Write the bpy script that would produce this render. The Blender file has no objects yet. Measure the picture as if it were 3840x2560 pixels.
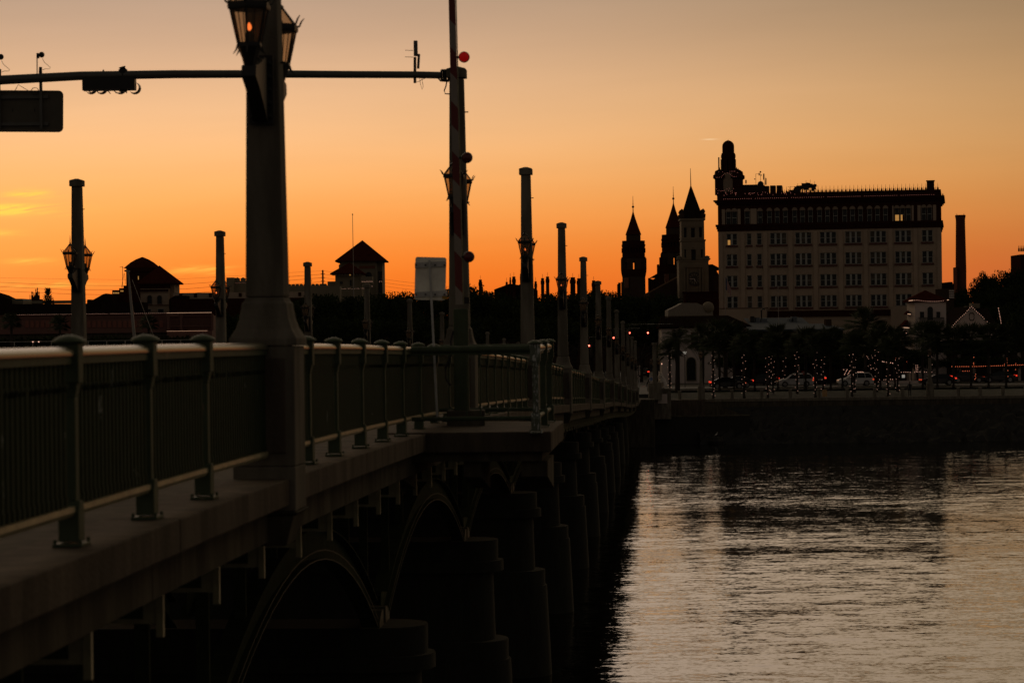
import bpy, bmesh, math, random
from mathutils import Vector, Matrix
random.seed(7)
sc = bpy.context.scene
R = math.radians

# ------------------------------------------------------------------ camera
EYE = 13.6
F = 9067.0                      # 85 mm on a 36 mm sensor, in pixels of the 3840 px photograph
PITCH, ROLL = -40.0 / F, 0.012
_f = Vector((0, math.cos(PITCH), math.sin(PITCH)))
_r0 = Vector((1, 0, 0)); _u0 = _r0.cross(_f)
_r = _r0 * math.cos(ROLL) - _u0 * math.sin(ROLL)
_u = _r0 * math.sin(ROLL) + _u0 * math.cos(ROLL)
cam_d = bpy.data.cameras.new("camera"); cam = bpy.data.objects.new("camera", cam_d)
sc.collection.objects.link(cam); sc.camera = cam
m = Matrix((( _r.x, _u.x, -_f.x), (_r.y, _u.y, -_f.y), (_r.z, _u.z, -_f.z))).to_4x4()
m.translation = Vector((0, 0, EYE)); cam.matrix_world = m
cam_d.lens = 85; cam_d.sensor_width = 36; cam_d.clip_start = .1; cam_d.clip_end = 20000
cam_d.dof.use_dof = True; cam_d.dof.focus_distance = 330; cam_d.dof.aperture_fstop = 4.0

# ------------------------------------------------------------------ dusk sky (the sun is already down)
sc.view_settings.view_transform = 'Standard'; sc.view_settings.look = 'None'
sc.view_settings.exposure = 0; sc.view_settings.gamma = 1
world = bpy.data.worlds.new("World"); sc.world = world; world.use_nodes = True
def make_sky():
    nt = world.node_tree; N = nt.nodes; L = nt.links
    bg = N['Background']
    def mth(op, a, b=None, c=None, clamp=False):
        n = N.new('ShaderNodeMath'); n.operation = op; n.use_clamp = clamp
        for i, q in enumerate((a, b, c)):
            if q is None: continue
            if isinstance(q, (int, float)): n.inputs[i].default_value = q
            else: L.new(q, n.inputs[i])
        return n.outputs[0]
    tc = N.new('ShaderNodeTexCoord'); sp = N.new('ShaderNodeSeparateXYZ'); L.new(tc.outputs['Generated'], sp.inputs[0])
    x, y, z = sp.outputs
    el = mth('MULTIPLY', mth('ARCSINE', z), 180 / math.pi)
    az = mth('MULTIPLY', mth('ARCTAN2', x, y), 180 / math.pi)
    ramp = N.new('ShaderNodeValToRGB'); cr = ramp.color_ramp; cr.interpolation = 'B_SPLINE'
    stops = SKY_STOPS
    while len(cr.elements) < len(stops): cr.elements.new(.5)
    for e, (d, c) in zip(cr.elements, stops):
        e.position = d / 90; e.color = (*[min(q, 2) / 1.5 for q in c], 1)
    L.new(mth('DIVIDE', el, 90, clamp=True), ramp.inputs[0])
    da = mth('DIVIDE', mth('SUBTRACT', az, SUN_AZ), mth('MULTIPLY', SUN_SIG, mth('ADD', 1, mth('MULTIPLY', mth('MAXIMUM', mth('SUBTRACT', el, 8), 0), .04))))
    g = mth('EXPONENT', mth('MULTIPLY', mth('MULTIPLY', da, da), -1))
    up = mth('DIVIDE', mth('SUBTRACT', 80, el), 62, clamp=True)
    fac = mth('MULTIPLY', g, up)
    tint = N.new('ShaderNodeCombineXYZ')
    L.new(fac, tint.inputs[0]); L.new(mth('POWER', fac, 1.10), tint.inputs[1]); L.new(mth('POWER', fac, 1.6), tint.inputs[2])
    glow_ = N.new('ShaderNodeVectorMath'); glow_.operation = 'MULTIPLY'
    L.new(ramp.outputs[0], glow_.inputs[0]); L.new(tint.outputs[0], glow_.inputs[1])
    east = N.new('ShaderNodeValToRGB'); er = east.color_ramp
    while len(er.elements) < len(EAST): er.elements.new(.5)
    for e, (d, c) in zip(er.elements, EAST): e.position = d / 90; e.color = (*c, 1)
    L.new(mth('DIVIDE', el, 90, clamp=True), east.inputs[0])
    es = N.new('ShaderNodeVectorMath'); es.operation = 'SCALE'; L.new(east.outputs[0], es.inputs[0]); L.new(mth('SUBTRACT', 1, fac, clamp=True), es.inputs['Scale'])
    g15 = N.new('ShaderNodeVectorMath'); g15.operation = 'SCALE'; g15.inputs['Scale'].default_value = 1.5; L.new(glow_.outputs[0], g15.inputs[0])
    mul = N.new('ShaderNodeVectorMath'); mul.operation = 'ADD'
    L.new(g15.outputs[0], mul.inputs[0]); L.new(es.outputs[0], mul.inputs[1])
    # yellower afterglow where the sun went down, left of the picture
    p_ = mth('DIVIDE', mth('SUBTRACT', az, -15), 7); q_ = mth('DIVIDE', mth('SUBTRACT', el, 1.5), 2.6)
    gl = mth('EXPONENT', mth('MULTIPLY', mth('ADD', mth('MULTIPLY', p_, p_), mth('MULTIPLY', q_, q_)), -1))
    gc = N.new('ShaderNodeCombineXYZ'); gc.inputs[0].default_value = .18; gc.inputs[1].default_value = .125; gc.inputs[2].default_value = .035
    sc_g = N.new('ShaderNodeVectorMath'); sc_g.operation = 'SCALE'; L.new(gc.outputs[0], sc_g.inputs[0]); L.new(gl, sc_g.inputs['Scale'])
    mul2 = N.new('ShaderNodeVectorMath'); mul2.operation = 'ADD'; L.new(mul.outputs[0], mul2.inputs[0]); L.new(sc_g.outputs[0], mul2.inputs[1]); mul = mul2
    # faint uneven haze layers
    hz_ = N.new('ShaderNodeCombineXYZ'); L.new(mth('MULTIPLY', az, .10), hz_.inputs[0]); L.new(mth('ADD', mth('MULTIPLY', el, .9), mth('MULTIPLY', az, -.04)), hz_.inputs[1])
    hn = N.new('ShaderNodeTexNoise'); hn.inputs['Scale'].default_value = 1.2; hn.inputs['Detail'].default_value = 5; hn.inputs['Distortion'].default_value = .5; L.new(hz_.outputs[0], hn.inputs['Vector'])
    hs = N.new('ShaderNodeVectorMath'); hs.operation = 'SCALE'; L.new(mul.outputs[0], hs.inputs[0]); L.new(mth('ADD', .945, mth('MULTIPLY', hn.outputs[0], .11)), hs.inputs['Scale']); mul = hs
    # cirrus wisps low in the west, still catching yellow light
    mp = N.new('ShaderNodeCombineXYZ')
    L.new(mth('MULTIPLY', az, .55), mp.inputs[0]); L.new(mth('ADD', mth('MULTIPLY', el, 5.0), mth('MULTIPLY', az, -.55)), mp.inputs[1])
    ns = N.new('ShaderNodeTexNoise'); ns.inputs['Scale'].default_value = 1.5; ns.inputs['Detail'].default_value = 6
    ns.inputs['Distortion'].default_value = .7; L.new(mp.outputs[0], ns.inputs['Vector'])
    def blob(a0, e0, sa, se, k):
        p = mth('DIVIDE', mth('SUBTRACT', az, a0), sa); q = mth('DIVIDE', mth('SUBTRACT', el, e0), se)
        return mth('MULTIPLY', mth('EXPONENT', mth('MULTIPLY', mth('ADD', mth('MULTIPLY', p, p), mth('MULTIPLY', q, q)), -1)), k)
    s = blob(-12.1, 2.95, 1.2, .11, 1.8)
    for b in ((-11.2, 3.3, .5, .1, .8), (-7.3, 1.5, .7, .1, .5), (-12.2, 2.4, .6, .07, .8), (-11.0, 1.2, 1.5, .06, .3), (-11.3, 1.75, .5, .09, .3), (-14.5, 3.2, 1.4, .3, 1.0)):
        s = mth('ADD', s, blob(*b))
    wis = mth('MULTIPLY', mth('SUBTRACT', ns.outputs[0], .36, clamp=True), s)
    wis = mth('MULTIPLY', wis, 5.5, clamp=True)
    mix = N.new('ShaderNodeMix'); mix.data_type = 'RGBA'; L.new(wis, mix.inputs['Factor'])
    L.new(mul.outputs[0], mix.inputs['A']); mix.inputs['B'].default_value = (1.05, .68, .10, 1)
    # short contrail
    ct = blob(4.73, 4.45, .16, .012, 1)
    mix2 = N.new('ShaderNodeMix'); mix2.data_type = 'RGBA'; L.new(mth('MULTIPLY', ct, .7, clamp=True), mix2.inputs['Factor'])
    L.new(mix.outputs['Result'], mix2.inputs['A']); mix2.inputs['B'].default_value = (1, .72, .42, 1)
    L.new(mix2.outputs['Result'], bg.inputs[0]); bg.inputs[1].default_value = SKY_STRENGTH
SUN_AZ, SUN_SIG, SKY_STRENGTH = -8.0, 27.0, 1.0
EAST = [(0, (.096, .074, .057)), (20, (.102, .083, .067)), (50, (.050, .046, .042)), (89, (.030, .029, .030))]
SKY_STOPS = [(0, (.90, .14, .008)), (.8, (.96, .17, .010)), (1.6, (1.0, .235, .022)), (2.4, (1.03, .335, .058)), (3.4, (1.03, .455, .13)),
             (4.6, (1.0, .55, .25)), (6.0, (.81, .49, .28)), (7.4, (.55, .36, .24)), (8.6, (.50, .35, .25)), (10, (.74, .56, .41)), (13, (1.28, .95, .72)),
             (23, (1.30, .98, .77)), (33, (.70, .58, .47)), (50, (.18, .16, .155)), (89, (.06, .06, .065))]  # bright band just above the view, added so the water reflects more light
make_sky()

# ------------------------------------------------------------------ geometry helpers
def ray(x, y):
    v = _r * ((x - 1920) / F) + _u * ((1280 - y) / F) + _f
    return v / v.y
def P(x, y, d):
    v = ray(x, y) * d
    return Vector((v.x, d, v.z + EYE))
PHI = R(3.8018)
def Bp(l, t, z=0):
    return Vector((t * math.sin(PHI) - l * math.cos(PHI), t * math.cos(PHI) + l * math.sin(PHI), z))

class MB:
    def __init__(s): s.v = []; s.f = []
    def add(s, vs, fs):
        o = len(s.v); s.v += [tuple(q) for q in vs]; s.f += [tuple(i + o for i in f) for f in fs]; return s
    def box(s, x0, x1, y0, y1, z0, z1):
        return s.add([(x, y, z) for z in (z0, z1) for y in (y0, y1) for x in (x0, x1)],
                     [(0, 2, 3, 1), (4, 5, 7, 6), (0, 1, 5, 4), (2, 6, 7, 3), (0, 4, 6, 2), (1, 3, 7, 5)])
    def cbox(s, cx, cy, z0, z1, w, d=None, w1=None, d1=None, cx1=None, cy1=None):
        d = w if d is None else d; w1 = w if w1 is None else w1; d1 = (d if w1 == w else w1) if d1 is None else d1
        cx1 = cx if cx1 is None else cx1; cy1 = cy if cy1 is None else cy1
        vs = [(cx + a * w / 2, cy + b * d / 2, z0) for b in (-1, 1) for a in (-1, 1)] + [(cx1 + a * w1 / 2, cy1 + b * d1 / 2, z1) for b in (-1, 1) for a in (-1, 1)]
        return s.add(vs, [(0, 2, 3, 1), (4, 5, 7, 6), (0, 1, 5, 4), (2, 6, 7, 3), (0, 4, 6, 2), (1, 3, 7, 5)])
    def lathe(s, prof, n=12, cx=0, cy=0, a0=0.0, cap=True):
        vs = []; fs = []
        for r, z in prof:
            for i in range(n):
                a = a0 + 2 * math.pi * i / n; vs.append((cx + r * math.cos(a), cy + r * math.sin(a), z))
        for k in range(len(prof) - 1):
            for i in range(n):
                j = (i + 1) % n; fs.append((k * n + i, k * n + j, (k + 1) * n + j, (k + 1) * n + i))
        if cap: fs.append(tuple(reversed(range(n)))); fs.append(tuple(range((len(prof) - 1) * n, len(prof) * n)))
        return s.add(vs, fs)
    def tube(s, pts, r, n=6, cap=True):
        pts = [Vector(p) for p in pts]; rs = r if isinstance(r, (list, tuple)) else [r] * len(pts)
        vs = []; fs = []
        for k, p in enumerate(pts):
            t = (pts[min(k + 1, len(pts) - 1)] - pts[max(k - 1, 0)]).normalized()
            a = t.cross(Vector((0, 0, 1)));
            if a.length < .05: a = t.cross(Vector((0, 1, 0)))
            a.normalize(); b = t.cross(a)
            for i in range(n):
                q = 2 * math.pi * (i + .5) / n; vs.append(p + a * (math.cos(q) * rs[k]) + b * (math.sin(q) * rs[k]))
        for k in range(len(pts) - 1):
            for i in range(n):
                j = (i + 1) % n; fs.append((k * n + i, k * n + j, (k + 1) * n + j, (k + 1) * n + i))
        if cap: fs.append(tuple(reversed(range(n)))); fs.append(tuple(range((len(pts) - 1) * n, len(pts) * n)))
        return s.add(vs, fs)
    def prism(s, poly, a, b, ax='y'):
        n = len(poly)
        def q(p, h): return {'y': (p[0], h, p[1]), 'z': (p[0], p[1], h), 'x': (h, p[0], p[1])}[ax]
        return s.add([q(p, a) for p in poly] + [q(p, b) for p in poly],
                     [tuple(range(n)), tuple(reversed(range(n, 2 * n)))] + [(i, i + n, (i + 1) % n + n, (i + 1) % n) for i in range(n)])
    def sweep(s, path, prof):
        """path: list of points (x,y,z) running mainly along +y; prof: (dx,dz) polygon"""
        n = len(prof); vs = [(p[0] + a, p[1], p[2] + b) for p in path for a, b in prof]; fs = []
        for k in range(len(path) - 1):
            for i in range(n):
                j = (i + 1) % n; fs.append((k * n + i, k * n + j, (k + 1) * n + j, (k + 1) * n + i))
        fs.append(tuple(reversed(range(n)))); fs.append(tuple(range((len(path) - 1) * n, len(path) * n)))
        return s.add(vs, fs)
    def ball(s, c, r, n=1):
        if n == 0:
            x, y, z = c
            return s.add([(x + r, y, z), (x - r, y, z), (x, y + r, z), (x, y - r, z), (x, y, z + r), (x, y, z - r)],
                         [(0, 2, 4), (2, 1, 4), (1, 3, 4), (3, 0, 4), (2, 0, 5), (1, 2, 5), (3, 1, 5), (0, 3, 5)])
        m_ = 6 * n; k = 4 * n
        return s.lathe([(max(r * math.sin(math.pi * i / k), .001), c[2] - r * math.cos(math.pi * i / k)) for i in range(k + 1)], m_, c[0], c[1])
    def mesh(s, name, mat, smooth=None, bevel=0):
        me = bpy.data.meshes.new(name); me.from_pydata(s.v, [], s.f); me.validate()
        bm = bmesh.new(); bm.from_mesh(me)
        bmesh.ops.recalc_face_normals(bm, faces=bm.faces)
        if bevel:
            es = [e for e in bm.edges if len(e.link_faces) == 2 and e.calc_face_angle(0) > .5]
            bmesh.ops.bevel(bm, geom=es, offset=bevel, segments=2, affect='EDGES', profile=.5)
        bm.to_mesh(me); bm.free()
        if smooth: me.shade_smooth(); me.set_sharp_from_angle(angle=R(smooth))
        if mat: me.materials.append(mat)
        return me
    def build(s, name, mat, parent=None, smooth=None, bevel=0, loc=None, stuff=False):
        o = bpy.data.objects.new(name, s.mesh(name, mat, smooth, bevel)); sc.collection.objects.link(o)
        if parent: o.parent = parent
        if loc: o.location = loc
        if stuff: o['kind'] = 'stuff'
        return o
def inst(name, me, parent, loc=(0, 0, 0), rz=0, scale=None):
    o = bpy.data.objects.new(name, me); sc.collection.objects.link(o); o.parent = parent; o.location = loc; o.rotation_euler = (0, 0, rz)
    if scale: o.scale = scale
    return o
def tag(o, label=None, cat=None, group=None, kind=None):
    if label: o['label'] = label
    if cat: o['category'] = cat
    if group: o['group'] = group
    if kind: o['kind'] = kind
    return o
def thing(name, label, cat, loc=(0, 0, 0), rz=0, group=None):
    o = bpy.data.objects.new(name, None); sc.collection.objects.link(o); o.empty_display_size = .3
    o.location = loc; o.rotation_euler = (0, 0, rz); return tag(o, label, cat, group)
_kids = {}
def copy_tree(root, loc, rz=None, scale=None, label=None, group=None):
    def rec(o, par):
        c = o.copy(); sc.collection.objects.link(c); c.parent = par
        for ch in o.children: rec(ch, c)
        return c
    r = rec(root, None); r.location = loc
    if rz is not None: r.rotation_euler = (0, 0, rz)
    if scale: r.scale = scale if isinstance(scale, tuple) else (scale,) * 3
    if label: r['label'] = label
    if group: r['group'] = group
    return r

# ------------------------------------------------------------------ materials
def mat(name, col, rough=.8, metal=0, var=.25, scale=3.0, bump=0.0, bscale=20.0, spec=None, streak=False, flake=None):
    mt = bpy.data.materials.new(name); mt.use_nodes = True; nt = mt.node_tree; N = nt.nodes; L = nt.links
    b = N['Principled BSDF']; b.inputs['Roughness'].default_value = rough; b.inputs['Metallic'].default_value = metal
    if spec is not None: b.inputs['Specular IOR Level'].default_value = spec
    tc = N.new('ShaderNodeTexCoord'); src = tc.outputs['Object']
    if streak or flake:
        src = N.new('ShaderNodeNewGeometry').outputs['Position']; raw = src
        mp = N.new('ShaderNodeMapping'); mp.inputs['Scale'].default_value = (1, 1, .18) if streak else (1, 1, .5); L.new(src, mp.inputs[0]); src = mp.outputs[0]
    if var:
        ns = N.new('ShaderNodeTexNoise'); ns.inputs['Scale'].default_value = scale; ns.inputs['Detail'].default_value = 6; ns.inputs['Roughness'].default_value = .65
        L.new(src, ns.inputs['Vector'])
        cr = N.new('ShaderNodeValToRGB'); cr.color_ramp.elements[0].position = .3; cr.color_ramp.elements[1].position = .7
        cr.color_ramp.elements[0].color = (*[c * (1 - var) for c in col], 1); cr.color_ramp.elements[1].color = (*[min(1, c * (1 + var)) for c in col], 1)
        L.new(ns.outputs[0], cr.inputs[0]); out = cr.outputs[0]
        if streak:      # rain drips and grime running down the faces
            m2 = N.new('ShaderNodeMapping'); m2.inputs['Scale'].default_value = (2.6, 2.6, .5); L.new(raw, m2.inputs[0])
            n3 = N.new('ShaderNodeTexNoise'); n3.inputs['Scale'].default_value = 1.6; n3.inputs['Detail'].default_value = 4; L.new(m2.outputs[0], n3.inputs['Vector'])
            c3_ = N.new('ShaderNodeValToRGB'); c3_.color_ramp.elements[0].position = .42; c3_.color_ramp.elements[1].position = .58; c3_.color_ramp.elements[0].color = (.45, .42, .38, 1); c3_.color_ramp.elements[1].color = (1.12, 1.1, 1.05, 1)
            L.new(n3.outputs[0], c3_.inputs[0]); mm = N.new('ShaderNodeMix'); mm.data_type = 'RGBA'; mm.blend_type = 'MULTIPLY'; mm.inputs['Factor'].default_value = .45
            L.new(out, mm.inputs['A']); L.new(c3_.outputs[0], mm.inputs['B']); out = mm.outputs['Result']
        if flake:       # chips where the paint has come off
            n3 = N.new('ShaderNodeTexNoise'); n3.inputs['Scale'].default_value = 4.5; n3.inputs['Detail'].default_value = 8; n3.inputs['Roughness'].default_value = .7; L.new(src, n3.inputs['Vector'])
            c3_ = N.new('ShaderNodeValToRGB'); c3_.color_ramp.elements[0].position = .655; c3_.color_ramp.elements[1].position = .68; L.new(n3.outputs[0], c3_.inputs[0])
            mm = N.new('ShaderNodeMix'); mm.data_type = 'RGBA'; L.new(c3_.outputs[0], mm.inputs['Factor']); L.new(out, mm.inputs['A']); mm.inputs['B'].default_value = (*flake, 1); out = mm.outputs['Result']
        L.new(out, b.inputs['Base Color'])
    else: b.inputs['Base Color'].default_value = (*col, 1)
    if bump:
        n2 = N.new('ShaderNodeTexNoise'); n2.inputs['Scale'].default_value = bscale; n2.inputs['Detail'].default_value = 5; L.new(tc.outputs['Object'], n2.inputs['Vector'])
        bp = N.new('ShaderNodeBump'); bp.inputs['Strength'].default_value = bump; bp.inputs['Distance'].default_value = .02
        L.new(n2.outputs[0], bp.inputs['Height']); L.new(bp.outputs[0], b.inputs['Normal'])
    return mt
def glow(name, col, s, base=(.02, .02, .02)):
    mt = bpy.data.materials.new(name); mt.use_nodes = True; b = mt.node_tree.nodes['Principled BSDF']
    b.inputs['Base Color'].default_value = (*base, 1); b.inputs['Emission Color'].default_value = (*col, 1); b.inputs['Emission Strength'].default_value = s
    mt.cycles.emission_sampling = 'NONE'
    return mt
M = dict(
    concrete=mat('weathered concrete', (.175, .158, .125), .9, spec=.15, var=.3, scale=1.2, bump=.35, bscale=30, streak=True),
    concrete_d=mat('stained concrete', (.078, .068, .050), .92, spec=.15, var=.4, scale=1.5, bump=.4, bscale=18, streak=True),
    pierc=mat('slimy pier concrete', (.014, .015, .009), .9, var=.4, scale=.8, bump=.4, bscale=8, streak=True),
    ledge=mat('ledge concrete', (.092, .074, .057), .9, spec=.15, var=.35, scale=2.0, bump=.5, bscale=25, streak=True),
    green=mat('green painted iron', (.055, .075, .040), .6, 0, flake=(.16, .13, .09), spec=.25, var=.2, scale=9, bump=.15, bscale=60),
    railtop=mat('worn green rail paint', (.13, .13, .085), .26, .15, var=.12, scale=3),
    steel_g=mat('green girder steel', (.04, .05, .025), .85, 0, spec=.1, var=.3, scale=3),
    steel_p=mat('pale painted steel', (.30, .28, .17), .45, .2, var=.3, scale=5),
    edge=mat('highlight edge steel', (.075, .07, .045), .6, var=.3, scale=2, spec=.2),
    alu=mat('dull aluminium', (.50, .50, .48), .6, .1, var=.2, scale=4),
    picket=mat('dark green iron', (.028, .040, .020), .8, 0, flake=(.22, .24, .22), var=.2, scale=9, spec=.1),
    signback=mat('sign back', (.85, .80, .70), .5, .35, var=.25, scale=3),
    sticker=mat('orange sticker', (.5, .28, .03), .6, var=0),
    armgrey=mat('painted mast arm', (.10, .10, .09), .5, .3, var=.1),
    black=mat('black metal', (.016, .016, .016), .5, .3, var=0),
    white_p=mat('white reflective paint', (.25, .215, .18), .5, var=.1),
    red_p=mat('red reflective paint', (.13, .008, .006), .45, var=.1),
    cream=mat('cream stucco', (.40, .305, .22), .9, var=.14, scale=.25),
    cream_d=mat('cream stucco frieze', (.28, .21, .15), .9, var=.1, scale=.5),
    terracotta=mat('dark red terracotta', (.040, .014, .009), .8, var=.25, scale=1.2, spec=.0),
    sill=mat('red sill', (.10, .035, .025), .8, var=.1),
    blind=mat('half drawn blind', (.10, .085, .06), .9, var=.2, scale=.3),
    glassd=mat('dark window glass', (.008, .010, .009), .25, 0, var=0, spec=.3),
    frame=mat('pale window frame', (.36, .36, .32), .6, var=0),
    stone=mat('tower stucco', (.20, .165, .115), .9, var=.15, scale=.5),
    stone_d=mat('tower concrete', (.06, .040, .028), .9, var=.2, scale=.4, spec=.0),
    brick_o=mat('orange terracotta panel', (.16, .06, .03), .8, var=.2, scale=1),
    roof_r=mat('red roof tile', (.055, .014, .009), .85, var=.3, scale=1.5, spec=.0),
    roof_d=mat('dark roof tile', (.022, .015, .012), .85, var=.3, scale=1.5, spec=.0),
    white_w=mat('white stucco', (.58, .49, .44), .9, var=.06, scale=.3),
    pink=mat('pink stucco', (.17, .082, .066), .9, var=.12, scale=.3),
    tan=mat('tan stucco', (.20, .175, .12), .9, var=.1, scale=.3),
    metalroof=mat('zinc roof', (.13, .145, .16), .8, .0, var=.1, spec=.0),
    bluero=mat('blue grey roof', (.07, .085, .10), .6, .2, var=.2, spec=.0),
    brickb=mat('brown brick', (.06, .032, .024), .9, var=.25, scale=2, spec=.0),
    bark=mat('bark', (.035, .026, .018), .95, var=.3, scale=6),
    leaf=mat('oak leaves', (.035, .045, .018), .85, var=.4, scale=.5, spec=.0),
    palm=mat('palm leaves', (.045, .055, .022), .8, var=.3, scale=1.5, spec=.2),
    rock=mat('wet rock', (.010, .009, .006), .7, var=.4, scale=1.5, bump=.6, bscale=4),
    asphalt=mat('asphalt', (.05, .048, .045), .85, var=.2, scale=.3),
    paint=mat('road paint', (.55, .5, .42), .7, var=.1),
    grass=mat('dark lawn', (.02, .024, .010), .95, var=.4, scale=.4),
    land=mat('town ground', (.05, .045, .035), .95, var=.3, scale=.02),
    marble=mat('white marble', (.62, .56, .50), .6, var=.15, scale=3),
    tyre=mat('tyre', (.012, .012, .012), .8, var=0),
    rim=mat('alloy rim', (.25, .25, .25), .35, .7, var=0),
    car_s=mat('silver car paint', (.55, .54, .53), .5, .0, var=0),
    car_w=mat('white car paint', (.75, .72, .69), .5, .0, var=0),
    car_k=mat('black car paint', (.012, .012, .014), .18, .2, var=0),
    cloth=mat('dark clothing', (.02, .02, .024), .9, var=.1),
    skin=mat('skin', (.25, .15, .10), .6, var=0),
    blue=mat('sign blue', (.03, .14, .35), .5, var=0),
    signw=mat('sign white', (.40, .33, .28), .5, var=0),
    signr=mat('sign red', (.45, .03, .02), .5, var=0),
    red_c=mat('flag red', (.30, .05, .05), .9, var=0), white_c=mat('flag white', (.40, .36, .33), .9, var=0), blue_c=mat('flag blue', (.03, .04, .12), .9, var=0),
    bin=mat('tan litter bin', (.40, .24, .10), .7, var=.15),
    wire=mat('wire', (.03, .03, .03), .6, var=0),
    sail=mat('grey mast', (.30, .28, .25), .5, .3, var=.1),
    mortar=mat('red brick chimney', (.12, .045, .03), .9, var=.2, scale=1, spec=.0),
    feather=mat('white feathers', (.75, .72, .65), .9, var=0),
    bulb=glow('warm fairy bulb', (1.0, .52, .36), .95), bulb_r=glow('red fairy bulb', (1.0, .20, .08), 1.3),
    bulb_d=glow('dim roof bulb', (1.0, .34, .26), .45),
    flame=glow('amber lamp flame', (1.0, .22, .05), 2.2), taill=glow('red tail light', (1.0, .05, .02), .9), taild=glow('dim tail light', (1.0, .10, .03), .5),
    siglit=glow('red signal lens', (1.0, .10, .06), 9), headl=glow('amber headlight', (1.0, .45, .22), .6),
    lampred=glow('red lamp lens lit', (1.0, .006, .006), .13, (.15, .005, .004)), winlit=glow('lit window', (1.0, .48, .12), .38),
    glare=glow('light strip', (1.0, .58, .36), .7), lampw=glow('street lamp glass', (1.0, .9, .75), .22),
)
M['lampoff'] = mat('dark red lens', (.10, .003, .003), .3, var=0)
def thin_glass(name, col, fac):
    mt = bpy.data.materials.new(name); mt.use_nodes = True; nt = mt.node_tree; N = nt.nodes; L = nt.links
    b = N['Principled BSDF']; b.inputs['Base Color'].default_value = (*col, 1); b.inputs['Roughness'].default_value = .25
    tr = N.new('ShaderNodeBsdfTransparent'); tr.inputs[0].default_value = (.95, .80, .62, 1)
    mx = N.new('ShaderNodeMixShader'); mx.inputs[0].default_value = fac
    L.new(tr.outputs[0], mx.inputs[1]); L.new(b.outputs[0], mx.inputs[2]); L.new(mx.outputs[0], N['Material Output'].inputs[0]); return mt
M['lglass'] = thin_glass('lantern glass', (.30, .22, .15), .42)

def water_mat():
    mt = bpy.data.materials.new('rippled river water'); mt.use_nodes = True; nt = mt.node_tree; N = nt.nodes; L = nt.links
    b = N['Principled BSDF']; b.inputs['Base Color'].default_value = (.006, .007, .006, 1); b.inputs['Roughness'].default_value = .05; b.inputs['IOR'].default_value = 1.40
    tc = N.new('ShaderNodeTexCoord')
    def noise(sx, sy, scale, det, rot=0, dist=0.0):
        mp = N.new('ShaderNodeMapping'); mp.inputs['Scale'].default_value = (sx, sy, 1); mp.inputs['Rotation'].default_value = (0, 0, rot)
        L.new(tc.outputs['Object'], mp.inputs[0]); n = N.new('ShaderNodeTexNoise'); n.inputs['Scale'].default_value = scale; n.inputs['Detail'].default_value = det
        n.inputs['Distortion'].default_value = dist; L.new(mp.outputs[0], n.inputs['Vector'])
        sp = N.new('ShaderNodeSeparateColor'); L.new(n.outputs['Color'], sp.inputs[0]); return sp.outputs[0], sp.outputs[1]
    def mth(op, a, b_=0.0):
        n = N.new('ShaderNodeMath'); n.operation = op
        for i, q in enumerate((a, b_)):
            if isinstance(q, (int, float)): n.inputs[i].default_value = q
            else: L.new(q, n.inputs[i])
        return n.outputs[0]
    def cen(v, k): return mth('MULTIPLY', mth('SUBTRACT', v, .5), k)
    # wave slopes: wind ripples, wavelets, streaks; the wind blows up river, so the steep sides of the waves face it
    r1, r2 = noise(.8, 1.2, 5.5, 2, .25, .3); m1, m2 = noise(.45, 1.1, 1.5, 3, -.10, .2); b1, b2 = noise(.22, 1.0, .42, 4, .05, .3); p1, p2 = noise(.25, 1, .045, 3, .05, .8)
    sepo = N.new('ShaderNodeSeparateXYZ'); L.new(tc.outputs['Object'], sepo.inputs[0])
    yw = mth('ADD', sepo.outputs[1], mth('MULTIPLY', mth('SUBTRACT', p1, .5), 50.0))
    def lee(y0, w_, k): q = mth('DIVIDE', mth('SUBTRACT', yw, y0), w_); return mth('MULTIPLY', mth('EXPONENT', mth('MULTIPLY', mth('MULTIPLY', q, q), -1)), k)
    mr = N.new('ShaderNodeMapRange'); mr.interpolation_type = 'SMOOTHSTEP'; mr.inputs['From Min'].default_value = 186; mr.inputs['From Max'].default_value = 206; mr.inputs['To Max'].default_value = .28; L.new(yw, mr.inputs['Value'])
    calm = mth('MINIMUM', mth('ADD', mth('ADD', mr.outputs[0], lee(172, 7.0, .55)), mth('ADD', lee(149, 3.0, .45), lee(76, 2.5, .7))), 1)
    rough = mth('SUBTRACT', 1, calm)
    sy = mth('ADD', mth('ADD', W_BIAS, cen(b2, W_BIG)), mth('ADD', cen(r2, W_RIP), cen(m2, W_MID)))
    sy = mth('MAXIMUM', mth('MULTIPLY', sy, rough), -.012)
    sx = mth('MULTIPLY', mth('ADD', cen(r1, W_RIP * .8), cen(m1, W_MID * .6)), rough)
    nv = N.new('ShaderNodeCombineXYZ'); L.new(sx, nv.inputs[0]); L.new(mth('MULTIPLY', sy, -1), nv.inputs[1]); nv.inputs[2].default_value = 1
    nz = N.new('ShaderNodeVectorMath'); nz.operation = 'NORMALIZE'; L.new(nv.outputs[0], nz.inputs[0]); L.new(nz.outputs[0], b.inputs['Normal'])
    return mt
W_RIP, W_MID, W_BIG, W_BIAS = .21, .20, .10, .031
M['water'] = water_mat()

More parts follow.
